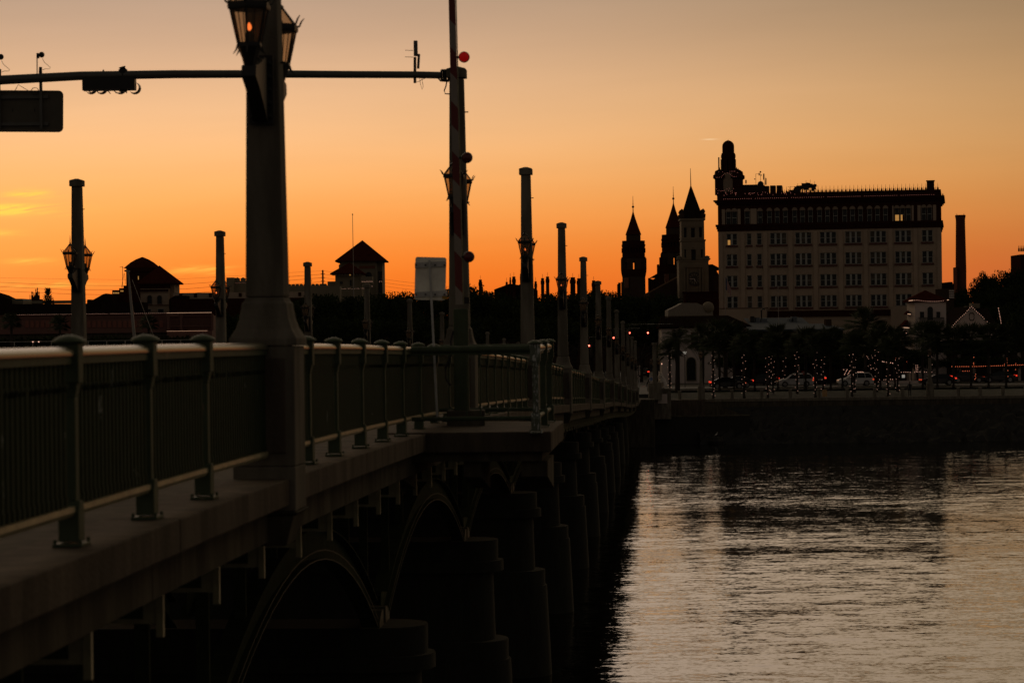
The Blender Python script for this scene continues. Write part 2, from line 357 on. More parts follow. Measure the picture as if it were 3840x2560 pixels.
# ------------------------------------------------------------------ ground, river, shore
def sheet(name, x0, x1, y0, y1, z, mt, kind='structure', label=None):
    o = MB().add([(x0, y0, z), (x1, y0, z), (x1, y1, z), (x0, y1, z)], [(0, 1, 2, 3)]).build(name, mt)
    return tag(o, label, kind=kind)
sheet('river_water', -3000, 3000, -1500, 300, 0, M['water'])
sheet('town_ground', -6000, 6000, 303, 9000, 5.86, M['land'])
sheet('waterfront_road', -400, 400, 305, 322, 5.90, M['asphalt'])
sheet('bridge_street', 3.5, 19.5, 322, 900, 5.90, M['asphalt'])
for k, yy in enumerate((308.2, 313.4, 318.6)):
    for i in range(30):
        if k == 1 or i % 2 == 0: sheet('road_marking', 20 + i * 6, 20 + i * 6 + (5.9 if k != 1 else 3), yy, yy + .14, 5.904, M['paint'])
sheet('promenade', 3, 400, 290.4, 296, 5.05, M['concrete_d'])
tag(MB().add([(3, 296, 5.0), (400, 296, 5.0), (400, 305.2, 5.87), (3, 305.2, 5.87)], [(0, 1, 2, 3)]).build('lawn', M['grass']), kind='structure')
sheet('promenade', -400, -2, 290.4, 305, 5.4, M['concrete_d'])
tag(MB().box(20, 400, 304.9, 305.2, 5.7, 6.03).build('kerb', M['concrete']), kind='structure')

def riprap(x0, x1, y0, z0, y1, z1, name, amp=.35, nx=None):
    nx = nx or int((x1 - x0) / .55); ny = 16; mb = MB(); vs = []
    rnd = random.Random(3)
    for j in range(ny + 1):
        for i in range(nx + 1):
            a = j / ny; k = 0 if j == ny else 1
            vs.append((x0 + (x1 - x0) * i / nx + rnd.uniform(-.2, .2) * k, y0 + (y1 - y0) * a + rnd.uniform(-amp, amp) * .5 * k, z0 + (z1 - z0) * a + rnd.uniform(-amp, amp) * k))
    fs = [(j * (nx + 1) + i, j * (nx + 1) + i + 1, (j + 1) * (nx + 1) + i + 1, (j + 1) * (nx + 1) + i) for j in range(ny) for i in range(nx)]
    return tag(mb.add(vs, fs).build(name, M['rock']), 'dark wet rock and mud bank below the seawall', kind='stuff')
riprap(22, 110, 283.5, -.5, 289.6, 4.15, 'rock_bank')
riprap(-120, -2, 283.5, -.5, 289.6, 4.15, 'rock_bank')

w = thing('seawall', 'long pale concrete seawall along the waterfront road', 'seawall', (60, 290, 0))
mb = MB()
x = 16.0 - 60; k = 0
while x < 330:
    o = MB().box(x + .015, x + 3.985, 0, .45, -1, 4.78).build('wall_panel', M['concrete_d'], w, bevel=.02); x += 4; k += 1
MB().box(-44, 332, -.08, .55, 4.785, 5.14).build('coping', M['concrete'], w, bevel=.03)
w2 = thing('seawall', 'concrete seawall under the pink building beyond the bridge', 'seawall', (-60, 290, 0))
MB().box(-200, 57, 0, .45, -1, 5.1).build('wall_panel', M['concrete_d'], w2)
MB().box(-200, 57, -.06, .55, 5.103, 5.35).build('coping', M['concrete'], w2)
# landing and stair ramp in front of the wall, beside the bridge end
ld = thing('boat_landing', 'low dark concrete landing at the water beside the bridge end', 'landing', (22, 286, 0))
a = P(2469, 1560, 286); b_ = P(2811, 1562, 286)
MB().box(-5.6, b_.x - 22, 0, 3.9, -1, 3.15).build('landing_block', M['rock'], ld)
MB().box(-5.65, b_.x - 22 + .05, -.05, 3.9, 3.153, 3.30).build('landing_edge', M['concrete_d'], ld)
c = P(2644, 1505, 288); d_ = P(2790, 1557, 288)
MB().prism([(c.x - 22, 3.3), (d_.x - 22, 3.3), (c.x - 22, c.z)], 2.0, 2.35).build('ramp_wall', M['concrete_d'], ld)
MB().box(-5.6, c.x - 22, 2.0, 3.9, 3.303, 5.12).build('stair_block', M['ledge'], ld)

# ------------------------------------------------------------------ bridge
def interp(tab, t):
    if t <= tab[0][0]: return tab[0][1]
    for (a, za), (b, zb) in zip(tab, tab[1:]):
        if t <= b: return za + (zb - za) * (t - a) / (b - a)
    return tab[-1][1]
RAIL_T = [(0, -.06), (14.2, -.069), (18.4, -.072), (21.9, -.083), (26.3, -.109), (30.9, -.157), (35.5, -.213), (45.2, -.345), (56, -.56), (67.7, -.83), (78, -1.10), (89, -1.42),
          (110, -2.02), (129, -2.62), (152, -3.22), (171, -3.82), (191, -4.5), (209, -5.15), (223, -5.6), (240, -6.1), (256, -6.5), (275, -6.75), (290, -6.8)]
def zr(t): return EYE + interp(RAIL_T, t)
def zl(t): return zr(t) - 1.325
PT = [23.75] + [24 + 21.4 * j for j in range(1, 13)]
L_R, L_L = 4.0, 16.6
ORD = ['first', 'second', 'third', 'fourth', 'fifth', 'sixth', 'seventh', 'eighth', 'ninth', 'tenth', 'eleventh', 'twelfth', 'thirteenth']

br = thing('road_bridge', 'long dark arched road bridge crossing the river to the town', 'bridge', Bp(10, 0, 0), -PHI)
def bl(l): return 10 - l         # local x of lateral offset l
ts = [2 + 4 * k for k in range(72)]
def strip(name, l0, l1, dz0, dz1, mt, t0=2, t1=286, bevel=0):
    tt = [t0] + [t for t in ts if t0 < t < t1] + [t1]
    mb = MB(); mb.sweep([(0, t, zr(t)) for t in tt], [(bl(l0), dz0), (bl(l0), dz1), (bl(l1), dz1), (bl(l1), dz0)]); return mb.build(name, mt, br, bevel=bevel)
strip('roadway', 5.9, 14.7, -1.75, -1.47, M['asphalt'])
strip('sidewalk', 4.35, 5.897, -1.75, -1.38, M['concrete_d'])
strip('sidewalk', 14.703, 16.3, -1.75, -1.38, M['concrete_d'])
# ledge in cast segments, joints open
def seg_ledge(l0, l1, dz0, dz1, name, mt, step, t0, t1, sgap=.012):
    t = t0
    while t < t1 - .1:
        e = min(t + step, t1)
        MB().sweep([(0, q, zr(q)) for q in (t + sgap, (t + e) / 2, e - sgap)], [(bl(l0), dz0), (bl(l0), dz1), (bl(l1), dz1), (bl(l1), dz0)]).build(name, mt, br, bevel=.012)
        t = e
gaps = [(2, 23.55)] + [(PT[j] + .45, PT[j + 1] - .45) for j in range(12)]
for (a, b) in gaps:
    n = max(1, round((b - a) / 5.2))
    seg_ledge(3.75, 4.347, -1.585, -1.325, 'ledge_slab', M['ledge'], (b - a) / n, a, b)
    seg_ledge(3.97, 4.5, -1.95, -1.588, 'fascia_panel', M['concrete_d'], (b - a) / n, a, b)
    seg_ledge(16.303, 16.9, -1.585, -1.325, 'ledge_slab', M['ledge'], (b - a) / 2, a, b)
beam = MB(); beam.box(-.03, .03, -.0, .012, -.36, 0); 
bm_ = MB().box(-.06, 0, -.028, .028, -.45, 0); bm_.box(-6, 0, -.011, .011, -.34, -.02)
beam_me = bm_.mesh('floor_beam', M['steel_p']); beam_me2 = MB().box(-12, -.17, -.012, .012, -.30, 0).mesh('cross_girder', M['steel_g'])
t = 12.25
while t < 284:
    inst('floor_beam', beam_me, br, (bl(4.2), t, zr(t) - 1.953)); inst('cross_girder', beam_me2, br, (bl(4.2), t, zr(t) - 1.953)); t += 2.46
# arch ribs between piers at t = 31.3 + 21.4k ... springing just under the deck
PIER = [31.5 + 21.4 * k for k in range(-1, 12)]
def arch_z(t, ta, tb):
    m_ = (ta + tb) / 2; u = (t - m_) / ((tb - ta) / 2); s0 = EYE - 6.35
    top = zr(m_) - 3.75; top = max(top, s0 + .3) if zr(m_) - 3.75 < s0 else top
    return top - (top - s0) * u * u
for k in range(len(PIER) - 1):
    ta, tb = PIER[k] + .95, PIER[k + 1] - .95
    tt = [ta + (tb - ta) * i / 20 for i in range(21)]
    s_ok = zr((ta + tb) / 2) - 3.75 > EYE - 6.0
    for li in (6.6, 11.0, 15.4):
        if not s_ok and li > 7: continue
        zz = [arch_z(q, ta, tb) if s_ok else zr(q) - 3.0 - .9 * abs((q - (ta + tb) / 2) / ((tb - ta) / 2)) ** 2 for q in tt]
        rib = MB()
        rib.sweep([(0, q, z) for q, z in zip(tt, zz)], [(bl(li) - .015, .0), (bl(li) - .015, .55), (bl(li) + .015, .55), (bl(li) + .015, .0)])
        o = rib.build('arch_rib', M['steel_g'], br)
        for off in (-.02, .55):
            MB().sweep([(0, q, z + off) for q, z in zip(tt, zz)], [(bl(li) - .17, 0), (bl(li) - .17, .03), (bl(li) + .17, .03), (bl(li) + .17, 0)]).build('flange', M['steel_g'], o)
            if li < 7: MB().sweep([(0, q, z + off) for q, z in zip(tt, zz)], [(bl(li) + .172, .004 if off < 0 else -.40), (bl(li) + .172, .026 if off < 0 else -.378), (bl(li) + .178, .026 if off < 0 else -.378), (bl(li) + .178, .004 if off < 0 else -.40)]).build('flange_edge', M['edge'], o)  # pale strips paint in the light caught along the right-facing rib edges
        g = MB().sweep([(0, q, zr(q)) for q in tt], [(bl(li) - .02, -3.0 if li > 7 else -2.95), (bl(li) - .02, -1.96), (bl(li) + .02, -1.96), (bl(li) + .02, -3.0)]).build('girder', M['steel_g'], br)
        MB().sweep([(0, q, zr(q)) for q in tt], [(bl(li) - .14, -3.03), (bl(li) - .14, -3.003), (bl(li) + .14, -3.003), (bl(li) + .14, -3.03)]).build('flange', M['steel_g'], g)
        rv = MB()
        for q in [ta + .3 * i for i in range(int((tb - ta) / .3))]:
            rv.ball((bl(li) + .03, q, zr(q) - 2.93), .022, 0)
        if k < 4 and li < 7: rv.build('rivet', M['steel_p'], g, stuff=True)
        for q, z in list(zip(tt, zz))[1:-1:3]:
            if z + .6 < zr(q) - 3.03: MB().box(bl(li) - .09, bl(li) + .09, q - .05, q + .05, z + .57, zr(q) - 3.02).build('spandrel_post', M['steel_g'], br)
def pier(tp):
    top = min(EYE - 6.4, zr(tp) - 3.3)
    def stad(hw, l0, l1, z0, z1, hw2=None):
        hw2 = hw2 or hw; out = []
        for h, z, dl in ((hw, z0, hw), (hw2, z1, hw2)):
            pts = []
            for i in range(9): a = -math.pi / 2 + math.pi * i / 8; pts.append((bl(l0) + math.cos(a) * h, math.sin(a) * h, z))
            for i in range(9): a = math.pi / 2 + math.pi * i / 8; pts.append((bl(l1) + math.cos(a) * h, math.sin(a) * h, z))
            out.append(pts)
        n = 18
        return out[0] + out[1], [tuple(reversed(range(n))), tuple(range(n, 2 * n))] + [(i, (i + 1) % n, (i + 1) % n + n, i + n) for i in range(n)]
    def part(name, *a_):
        o = MB().add(*stad(*a_)).build(name, M['pierc'], br, smooth=35); o.location = (0, tp, 0)
    part('pier_cap', .86, 6.3, 16.5, top - .62, top)
    part('pier_collar', 1.02, 6.3, 16.5, top - .95, top - .623)
    part('pier_shaft', .86, 6.4, 16.4, 4.15, top - .953, .80)
    part('pier_collar', 1.15, 6.3, 16.5, 3.55, 4.147)
    part('pier_base', 1.35, 6.2, 16.6, -1.5, 3.547, 1.12)
    # shoes carrying the ribs
    for s_ in (-1, 1):
        o = MB().prism([(-.25 * s_, 0), (.5 * s_, 0), (.5 * s_, .12), (.05 * s_, .34), (-.25 * s_, .34)], bl(6.6) - .2, bl(6.6) + .2, 'x').build('rib_shoe', M['edge'], br); o.location = (0, tp + s_ * .45, top)
for tp in PIER: pier(tp)
MB().box(bl(19), bl(2.2), 279, 292, -1, zl(285)).build('abutment', M['concrete_d'], br)
MB().box(bl(19), bl(2.2), 286.2, 325, zl(285) + .005, 5.93).build('approach_slab', M['asphalt'], br)

# gate platform on the water side, carried by corbels
tz = zl(37.0)
pf = MB().box(bl(4.35), bl(1.85), 36.5, 40.7, tz - .28, tz + .03).build('gate_platform', M['ledge'], br, bevel=.02)
MB().box(bl(4.6), bl(2.0), 36.62, 40.5, tz - .42, tz - .283).build('platform_beam', M['concrete_d'], br)
for l_, w_ in ((2.12, .20), (3.07, .13), (4.3, .15)):
    MB().prism([(36.7, tz - .423), (38.6, tz - .423), (38.6, tz - .95), (36.7, tz - .66)], bl(l_) - w_, bl(l_) + w_, 'x').build('corbel', M['concrete_d'], br)

# ------------------------------------------------------------------ railings
def stanchion_mesh(mt):
    mb = MB()
    mb.box(-.078, .078, -.07, .07, -.24, .022)              # head block
    mb.cbox(0, 0, -.34, -.2403, .09, .09, .13, .12)
    mb.box(-.045, .045, -.045, .045, -1.02, -.3403)
    mb.prism([(-.045, -1.0203), (.045, -1.0203), (.08, -1.10), (.08, -1.29), (-.08, -1.29), (-.08, -1.10)], -.07, .07, 'x')
    mb.box(-.10, .10, -.13, .13, -1.323, -1.3003)
    for a in (-1, 1):
        for b in (-1, 1): mb.lathe([(.014, -1.30), (.014, -1.27)], 6, a * .085, b * .11)
    return mb.mesh('stanchion', mt, bevel=.006)
ST = stanchion_mesh(M['green'])
CAPM = MB().lathe([(.085, .02), (.108, .026), (.112, .036), (.100, .050), (.075, .064), (.04, .076), (.01, .081)], 20).mesh('cap', M['green'], smooth=40)
PICK = MB().box(-.022, .022, -.034, .034, -1.05, -.115); PICK.box(-.028, .028, -.034, .034, -1.05, -.98); PICK.box(-.022, .022, -.034, .034, -.30, -.26)
PICK = PICK.mesh('picket', M['picket'])
def railing(l, t0, t1, label, near=True, stan=None, topmat='railtop', pick=True):
    tm = t0
    g = 'green iron railings along the bridge edge'
    o = thing('bridge_railing', label, 'railing', Bp(l, tm, zl(tm)), -PHI, g)
    def z0(t): return zr(t) - zl(tm)
    n = max(1, round((t1 - t0) / 2.3)); step = (t1 - t0) / n
    st = stan or [t0 + step * (i + .5) for i in range(n)]
    path = [(0, q - tm, z0(q)) for q in [t0 + (t1 - t0) * i / 6 for i in range(7)]]
    prof = [(.055 * math.cos(a), -.045 + .045 * math.sin(a)) for a in [math.pi * i / 8 for i in range(9)]]
    MB().sweep(path, prof + [(-.055, -.06), (.055, -.06)]).build('top_rail', M[topmat], o, smooth=50)
    MB().sweep(path, [(-.04, -.063), (.04, -.063), (.04, -.115), (-.04, -.115)]).build('under_rail', M['green'], o)
    MB().sweep(path, [(-.045, -1.055), (.045, -1.055), (.05, -1.09), (.03, -1.12), (-.03, -1.12), (-.05, -1.09)]).build('bottom_rail', M['steel_p'] if near and l < 5 else M['green'], o)
    MB().sweep(path, [(-.015, -.245), (.015, -.245), (.015, -.275), (-.015, -.275)]).build('mid_bar', M['green'], o)
    sm = MB()
    for q in st:
        if near:
            s_ = inst('stanchion', ST, o, (0, q - tm, z0(q))); inst('cap', CAPM, s_)
        else:
            zz = z0(q)
            sm.box(-.08, .08, q - tm - .07, q - tm + .07, zz - .25, zz + .01); sm.box(-.055, .055, q - tm - .05, q - tm + .05, zz - 1.05, zz - .25)
            sm.box(-.085, .085, q - tm - .09, q - tm + .09, zz - 1.32, zz - 1.05); sm.cbox(0, q - tm, zz + .012, zz + .075, .24, .24, .1, .1)
    if not near: sm.build('stanchions_and_caps'.replace('stanchions_and_caps', 'stanchion'), M['green'], o, stuff=True)
    if pick:
        mb = MB(); q = t0 + .06
        while q < t1:
            if min(abs(q - s_) for s_ in st) > .1:
                if near: inst('picket', PICK, o, (0, q - tm, z0(q)))
                else: mb.box(-.015, .015, q - tm - .03, q - tm + .03, z0(q) - 1.05, z0(q) - .115)
            q += .115
        if not near: mb.build('picket', M['picket'], o, stuff=True)
    return o
railing(L_R, 9.0, 23.55, 'nearest green iron railing, in front of the big lamp pylon', True, [9.0 + .15, 11.3, 13.5, 15.83, 18.15, 20.4])
railing(L_R, 24.45, 44.95, 'green iron railing between the big lamp pylon and the mast arm pylon', True, [24.75, 26.24, 28.38, 30.75, 33.12, 35.43, 37.9, 40.4, 42.8])
for j in range(1, 12):
    railing(L_R, PT[j] + .45, PT[j + 1] - .45, 'green iron railing on the water side just beyond the %s lamp pylon' % ORD[j], j < 3)
    railing(L_L, PT[j] + .45, PT[j + 1] - .45, 'green iron railing on the far side of the road, span %s from the camera' % ORD[j], False)
# platform rail
o = thing('platform_railing', 'open green rail round the gate platform, with a peeling corner post', 'railing', Bp(3.0, 38.4, tz), -PHI)
zt = 1.325 + .01
def pl(l): return 3.0 - l
pth = [(pl(3.95), -2.0), (pl(2.07), -2.0), (pl(2.07), 2.1), (pl(3.95), 2.1)]
for (xa, ya), (xb, yb) in zip(pth, pth[1:]):
    MB().tube([(xa, ya, zt - .05), (xb, yb, zt - .05)], .055, 12).build('top_rail', M['railtop'] if xa == xb else M['green'], o, smooth=50)
    MB().box(min(xa, xb) - .02, max(xa, xb) + .02, min(ya, yb) - .02, max(ya, yb) + .02, zt - .135, zt - .10).build('under_rail', M['green'], o)
    MB().tube([(xa, ya, .24), (xb, yb, .24)], .035, 8).build('bottom_rail', M['green'], o)
peel = mat('peeling green paint', (.17, .18, .14), .6, var=.1)
nt = peel.node_tree; nn = nt.nodes.new('ShaderNodeTexNoise'); nn.inputs['Scale'].default_value = 9; nn.inputs['Detail'].default_value = 8
rr = nt.nodes.new('ShaderNodeValToRGB'); rr.color_ramp.interpolation = 'CONSTANT'; rr.color_ramp.elements[0].color = (.10, .12, .085, 1); rr.color_ramp.elements[1].color = (.50, .52, .50, 1); rr.color_ramp.elements[1].position = .56
nt.links.new(nn.outputs[0], rr.inputs[0]); nt.links.new(rr.outputs[0], nt.nodes['Principled BSDF'].inputs['Base Color'])
STP = stanchion_mesh(peel)
for i, (xx, yy) in enumerate([(pl(2.07), -2.0), (pl(2.07), .1), (pl(2.07), 2.1)]):
    s_ = inst('stanchion', STP if i == 0 else ST, o, (xx, yy, zt)); inst('cap', CAPM, s_)
for i in range(1, 9):
    xx = pl(3.95) + (pl(2.07) - pl(3.95)) * i / 9
    if i in (4, 5, 7): MB().box(xx - .01, xx + .01, -2.01, -1.99, .24, zt - .12).build('picket', M['green'], o)

# ------------------------------------------------------------------ lamp pylons
def lantern_parts():
    """six sided lantern, z=0 at the bottom of the glass body"""
    fr = MB(); h = .37; rb, rt = .115, .20; n = 6; a0 = math.pi / 6
    for i in range(n):
        a = a0 + 2 * math.pi * i / n; c_, s_ = math.cos(a), math.sin(a)
        fr.tube([(rb * c_, rb * s_, 0), (rt * c_, rt * s_, h)], .011, 5)
        fr.tube([(rt * c_, rt * s_, h + .03), (.05 * c_, .05 * s_, h + .21)], .010, 5)
        fr.tube([(rt * 1.02 * c_, rt * 1.02 * s_, h + .02), ((rt + .035) * c_, (rt + .035) * s_, h + .035), ((rt + .055) * c_, (rt + .055) * s_, h + .08), ((rt + .085) * c_, (rt + .085) * s_, h + .115)], [.012, .011, .009, .004], 5)
        fr.tube([(rb * 1.05 * c_, rb * 1.05 * s_, -.01), ((rb + .02) * c_, (rb + .02) * s_, -.05), ((rb + .05) * c_, (rb + .05) * s_, -.09)], [.012, .009, .003], 5)
        b = a + math.pi / n; m1 = rt * math.cos(math.pi / n)
        fr.tube([(rb * .86 * math.cos(b), rb * .86 * math.sin(b), 0), (m1 * math.cos(b), m1 * math.sin(b), h)], .005, 4)
    fr.lathe([(rt + .012, h - .035), (rt + .02, h - .01), (rt + .015, h + .035), (rt - .012, h + .035), (rt - .02, h - .035)], 6, a0=a0, cap=False)
    fr.lathe([(rb + .012, -.02), (rb + .012, .02), (rb - .012, .02), (.02, .02), (.02, -.02)], 6, a0=a0)
    fr.lathe([(.055, h + .20), (.06, h + .225), (.03, h + .25), (.014, h + .30), (.012, h + .36), (.002, h + .50)], 8)
    fr.lathe([(rb, -.02), (.10, -.06), (.075, -.12), (.055, -.2), (.03, -.26), (.01, -.30)], 8)
    gl = MB().lathe([(rb - .006, .022), (rt - .010, h - .036)], 6, a0=a0, cap=False)
    gr = MB().lathe([(rt - .016, h + .035), (.05, h + .20)], 6, a0=a0, cap=False)
    gl.add(gr.v, gr.f)
    bu = MB().lathe([(.010, .14), (.020, .152), (.024, .170), (.016, .192), (.004, .215)], 8)
    so = MB().lathe([(.045, .02), (.045, .10), (.03, .135)], 8)
    return (fr.mesh('lantern', M['black'], smooth=30), gl.mesh('glass', M['lglass']), bu.mesh('bulb', M['flame'], smooth=60), so.mesh('bulb_socket', M['black']))
LAN, LGL, LBU, LSO = lantern_parts()
BR = MB()
def bracket_mesh():
    mb = MB()
    mb.prism([(0, -.60), (.12, -.60), (.30, -.46), (.52, -.32), (.74, -.22), (.72, -.12), (.50, -.08), (.25, .0), (0, .04)], -.07, .07, 'x')
    for i in range(7):
        a = i / 6; mb.ball((0, .06 + .55 * a, -.50 + .32 * a), .055 - .02 * a, 1)
    mb.tube([(0, .1, -.1), (0, .3, .02), (0, .45, -.02), (0, .42, -.14), (0, .3, -.14)], .022, 6)
    mb.box(-.12, .12, -.0, .05, -.62, .05)
    for s_ in (-1, 1):
        for i in range(5): mb.ball((s_ * .08, .04, -.55 + i * .13), .035, 1)
    return mb.mesh('bracket', M['black'], smooth=50)
BRK = bracket_mesh()
def pylon_proto(kind):
    """z = 0 at the ledge; rail top at 1.325"""
    root = thing('lamp_pylon', 'x', 'lamp post')
    H = 1.325 + 5.33
    mb = MB()
    sh = MB().cbox(0, 0, 1.778, H - .22, .38, .38, .26, .26).build('shaft', M['concrete'], root, bevel=.02)
    pass
    fl = MB()
    prof = [(.335, 1.30), (.335, 1.37), (.315, 1.40), (.275, 1.47), (.245, 1.56), (.228, 1.66), (.222, 1.72), (.196, 1.745), (.192, 1.775)]
    fl.lathe([(r * math.sqrt(2), z) for r, z in prof], 4, a0=math.pi / 4)
    fl.build('flared_foot', M['concrete'], root, bevel=.012)
    MB().cbox(0, 0, H - .217, H - .05, .36).add(*(lambda q: (q.v, q.f))(MB().cbox(0, 0, H - .0497, H, .36, .36, .08, .08))).build('capstone', M['concrete'], root, bevel=.01)
    pd = MB().box(-.31, .31, -.32, .32, 0.12, 1.295); pd.box(-.31, .31, -.33, .33, -.32, .118)
    pd.build('pedestal', M['concrete'], root, bevel=.015)
    for s_ in (-1, 1):
        pn = MB().box(-.22, .22, s_ * .33 - .012, s_ * .33 + .012, .25, 1.18).build('pedestal_panel', M['ledge'], root, bevel=.01)
    MB().cbox(0, 0, -.36, -.323, .60, .66, .68, .74).add(*(lambda q: (q.v, q.f))(MB().cbox(0, 0, -.66, -.363, .40, .56, .58, .70))).build('corbel', M['concrete_d'], root, bevel=.01)
    for z in (3.1, 4.8): MB().tube([(.0 + .13, 0, z + 1.0), (.21, 0, z + 1.0)], .012, 5).build('eye_bolt', M['black'], root)
    for s_ in (-1, 1):
        lz = 1.325 + 2.77
        b = inst('bracket', BRK, root, (0, s_ * .19, lz), 0 if s_ > 0 else math.pi)
        l_ = inst('lantern', LAN, root, (0, s_ * .86, lz + .08)); inst('glass', LGL, l_); inst('bulb_socket', LSO, l_)
        if (s_ < 0 and kind == 'lit') or kind == 'both': inst('bulb', LBU, l_)
    return root
pp = {'lit': pylon_proto('lit'), 'dark': pylon_proto('dark'), 'both': pylon_proto('both')}
used = set()
def put_pylon(kind, l, t, label):
    g = 'concrete lamp pylons along the bridge'
    loc = Bp(l, t, zl(t))
    if kind in used: r = copy_tree(pp[kind], loc, -PHI, label=label, group=g)
    else: r = pp[kind]; used.add(kind); r.location = loc; r.rotation_euler = (0, 0, -PHI); r['label'] = label; r['group'] = g
    return r
for j in range(12):
    t = PT[j] if j != 10 else PT[j]
    lab = {0: 'huge near concrete lamp pylon whose lanterns touch the top edge', 1: 'concrete lamp pylon carrying the traffic mast arm beside the striped barrier'}.get(j, '%s concrete lamp pylon from the camera in the row on the water side' % ORD[j])
    put_pylon('both' if j == 0 else 'lit' if j < 4 else 'dark', L_R, t, lab)
for j in range(2, 12):
    r_ = put_pylon('lit' if j in (3,) else 'dark', L_L, PT[j], '%s concrete lamp pylon from the left edge in the row across the road' % ORD[j - 2])
    r_.location.z -= {2: .12, 3: .11, 4: .06}.get(j, 0)
for k_, r_ in pp.items():
    if k_ not in used: raise RuntimeError(k_)
# power box and hose on the near pylon pedestal
o = thing('cable_coil', 'dark cable looped on the pedestal of the huge near pylon', 'cable', Bp(4.0, 23.64, zl(24)) , -PHI)
MB().tube([(.18 * math.cos(a) * .8 + .08, 0, .95 + .2 * math.sin(a)) for a in [i * .33 for i in range(20)]] + [(.2, 0, .7)], .010, 5).build('cable', M['black'], o)
MB().box(-.06, .06, -.03, .012, .92, 1.12).build('junction_box', M['black'], o)

# ------------------------------------------------------------------ traffic mast arm on the second pylon
z1 = P(1690, 268, PT[1]).z
Y1 = 45.6
arm = thing('traffic_mast_arm', 'long dark traffic mast arm reaching across the road from the second pylon', 'mast arm', Vector((P(1690, 268, Y1).x, Y1, z1)))
def AP(x, y, dd=0): return P(x, y, Y1 + dd) - arm.location
ax = [(-700, 360), (-300, 325), (0, 301), (300, 285), (650, 279), (1000, 278), (1300, 280), (1560, 281), (1655, 283)]
MB().tube([AP(x, y) for x, y in ax], [.105, .097, .088, .083, .078, .073, .069, .066, .066], 14).build('arm_tube', M['armgrey'], arm, smooth=50)
MB().tube([AP(1652, 283), AP(1659, 283)], .105, 14).build('flange', M['black'], arm)
cl = MB()
for yy in (264, 301):
    cl.tube([AP(1655, yy), AP(1690, yy)], .02, 6)
cl.tube([AP(1668, 262), AP(1668, 305)], .045, 8); cl.tube([AP(1682, 262), AP(1682, 303)], .02, 6)
cl.build('clamp', M['black'], arm)
cb = MB().tube([AP(1642, 292), AP(1652, 304), AP(1668, 305), AP(1684, 306)], .015, 5)
cb.tube([AP(1676, 303), AP(1672, 325), AP(1666, 340), AP(1669, 352), AP(1688, 353)], .012, 5).tube([AP(1675, 290), AP(1680, 275), AP(1683, 262)], .008, 4)
cb.build('cable', M['black'], arm)
# traffic signal hanging sideways
sg = thing('traffic_signal', 'dark sideways traffic signal clamped under the mast arm', 'traffic light', P(415, 325, Y1))
def SP(x, y, dd=0): return P(x, y, Y1 + dd) - sg.location
a = SP(308, 345); b = SP(508, 310)
MB().tube([SP(312, 318, 0), SP(508, 315, 0)], .165, 4).build('housing', M['black'], sg)
for x_ in (335, 375, 445, 500):
    MB().lathe([(.10, 0), (.115, .22)], 14, cap=False).build('visor', M['black'], sg, loc=SP(x_, 328, .12)).rotation_euler = (R(-90), 0, 0)
for x_, y_ in ((337, 346), (365, 345), (408, 346), (430, 344), (470, 344)): MB().tube([SP(x_ - 5, y_ - 4), SP(x_, y_ - 2), SP(x_ + 6, y_ + 6)], .012, 4).build('bracket_bolt', M['black'], sg)
MB().tube([SP(458, 252), SP(461, 262), SP(462, 345)], [.07, .085, .075], 10).build('clamp', M['black'], sg)
MB().tube([SP(385, 272), SP(388, 262)], .015, 5).build('wire_stub', M['black'], sg)
# back of the hanging sign
sb = thing('overhead_sign', 'back of a rounded sign panel hung under the mast arm', 'road sign', P(60, 415, Y1 + .15))
def rrect(x0, x1, z0, z1, r, n=6):
    pts = []
    for cx, cz, a0 in ((x1 - r, z1 - r, 0), (x0 + r, z1 - r, 90), (x0 + r, z0 + r, 180), (x1 - r, z0 + r, 270)):
        for i in range(n + 1): a = R(a0 + 90 * i / n); pts.append((cx + r * math.cos(a), cz + r * math.sin(a)))
    return pts
def QP(x, y): return P(x, y, Y1 + .15) - sb.location
p0 = QP(-330, 500); p1 = QP(236, 337)
MB().prism(rrect(p0.x, p1.x, p0.z, p1.z, .09), 0, .012).build('panel', mat('sign back dark', (.09, .08, .06), .6, .2, var=.15), sb).rotation_euler = (0, R(1.0), 0)
for yy in (366, 467): MB().box(QP(-300, yy).x, QP(183, yy).x, -.05, -.003, QP(0, yy + 6).z, QP(0, yy - 6).z).build('crossbar', M['armgrey'], sb)
for xx in (0, 157): MB().box(QP(xx - 5, 400).x, QP(xx + 5, 400).x, -.10, -.052, QP(xx, 485).z, QP(xx, 268).z).build('hanger', M['armgrey'], sb)
for xx in (42, 125): MB().box(QP(xx, 0).x - .008, QP(xx, 0).x + .008, -.01, -.002, QP(0, 421).z, QP(0, 410).z).build('bolt', M['black'], sb)
MB().tube([QP(135 + 14 * math.cos(a), 345 + 14 * math.sin(a)) - Vector((0, .1, 0)) for a in [i * .5 for i in range(14)]], .008, 4).build('cable_loop', M['black'], sb)
MB().tube([QP(105, 340), QP(85, 328), QP(68, 318), QP(62, 330), QP(54, 343)], .007, 4).build('cable', M['black'], sb)
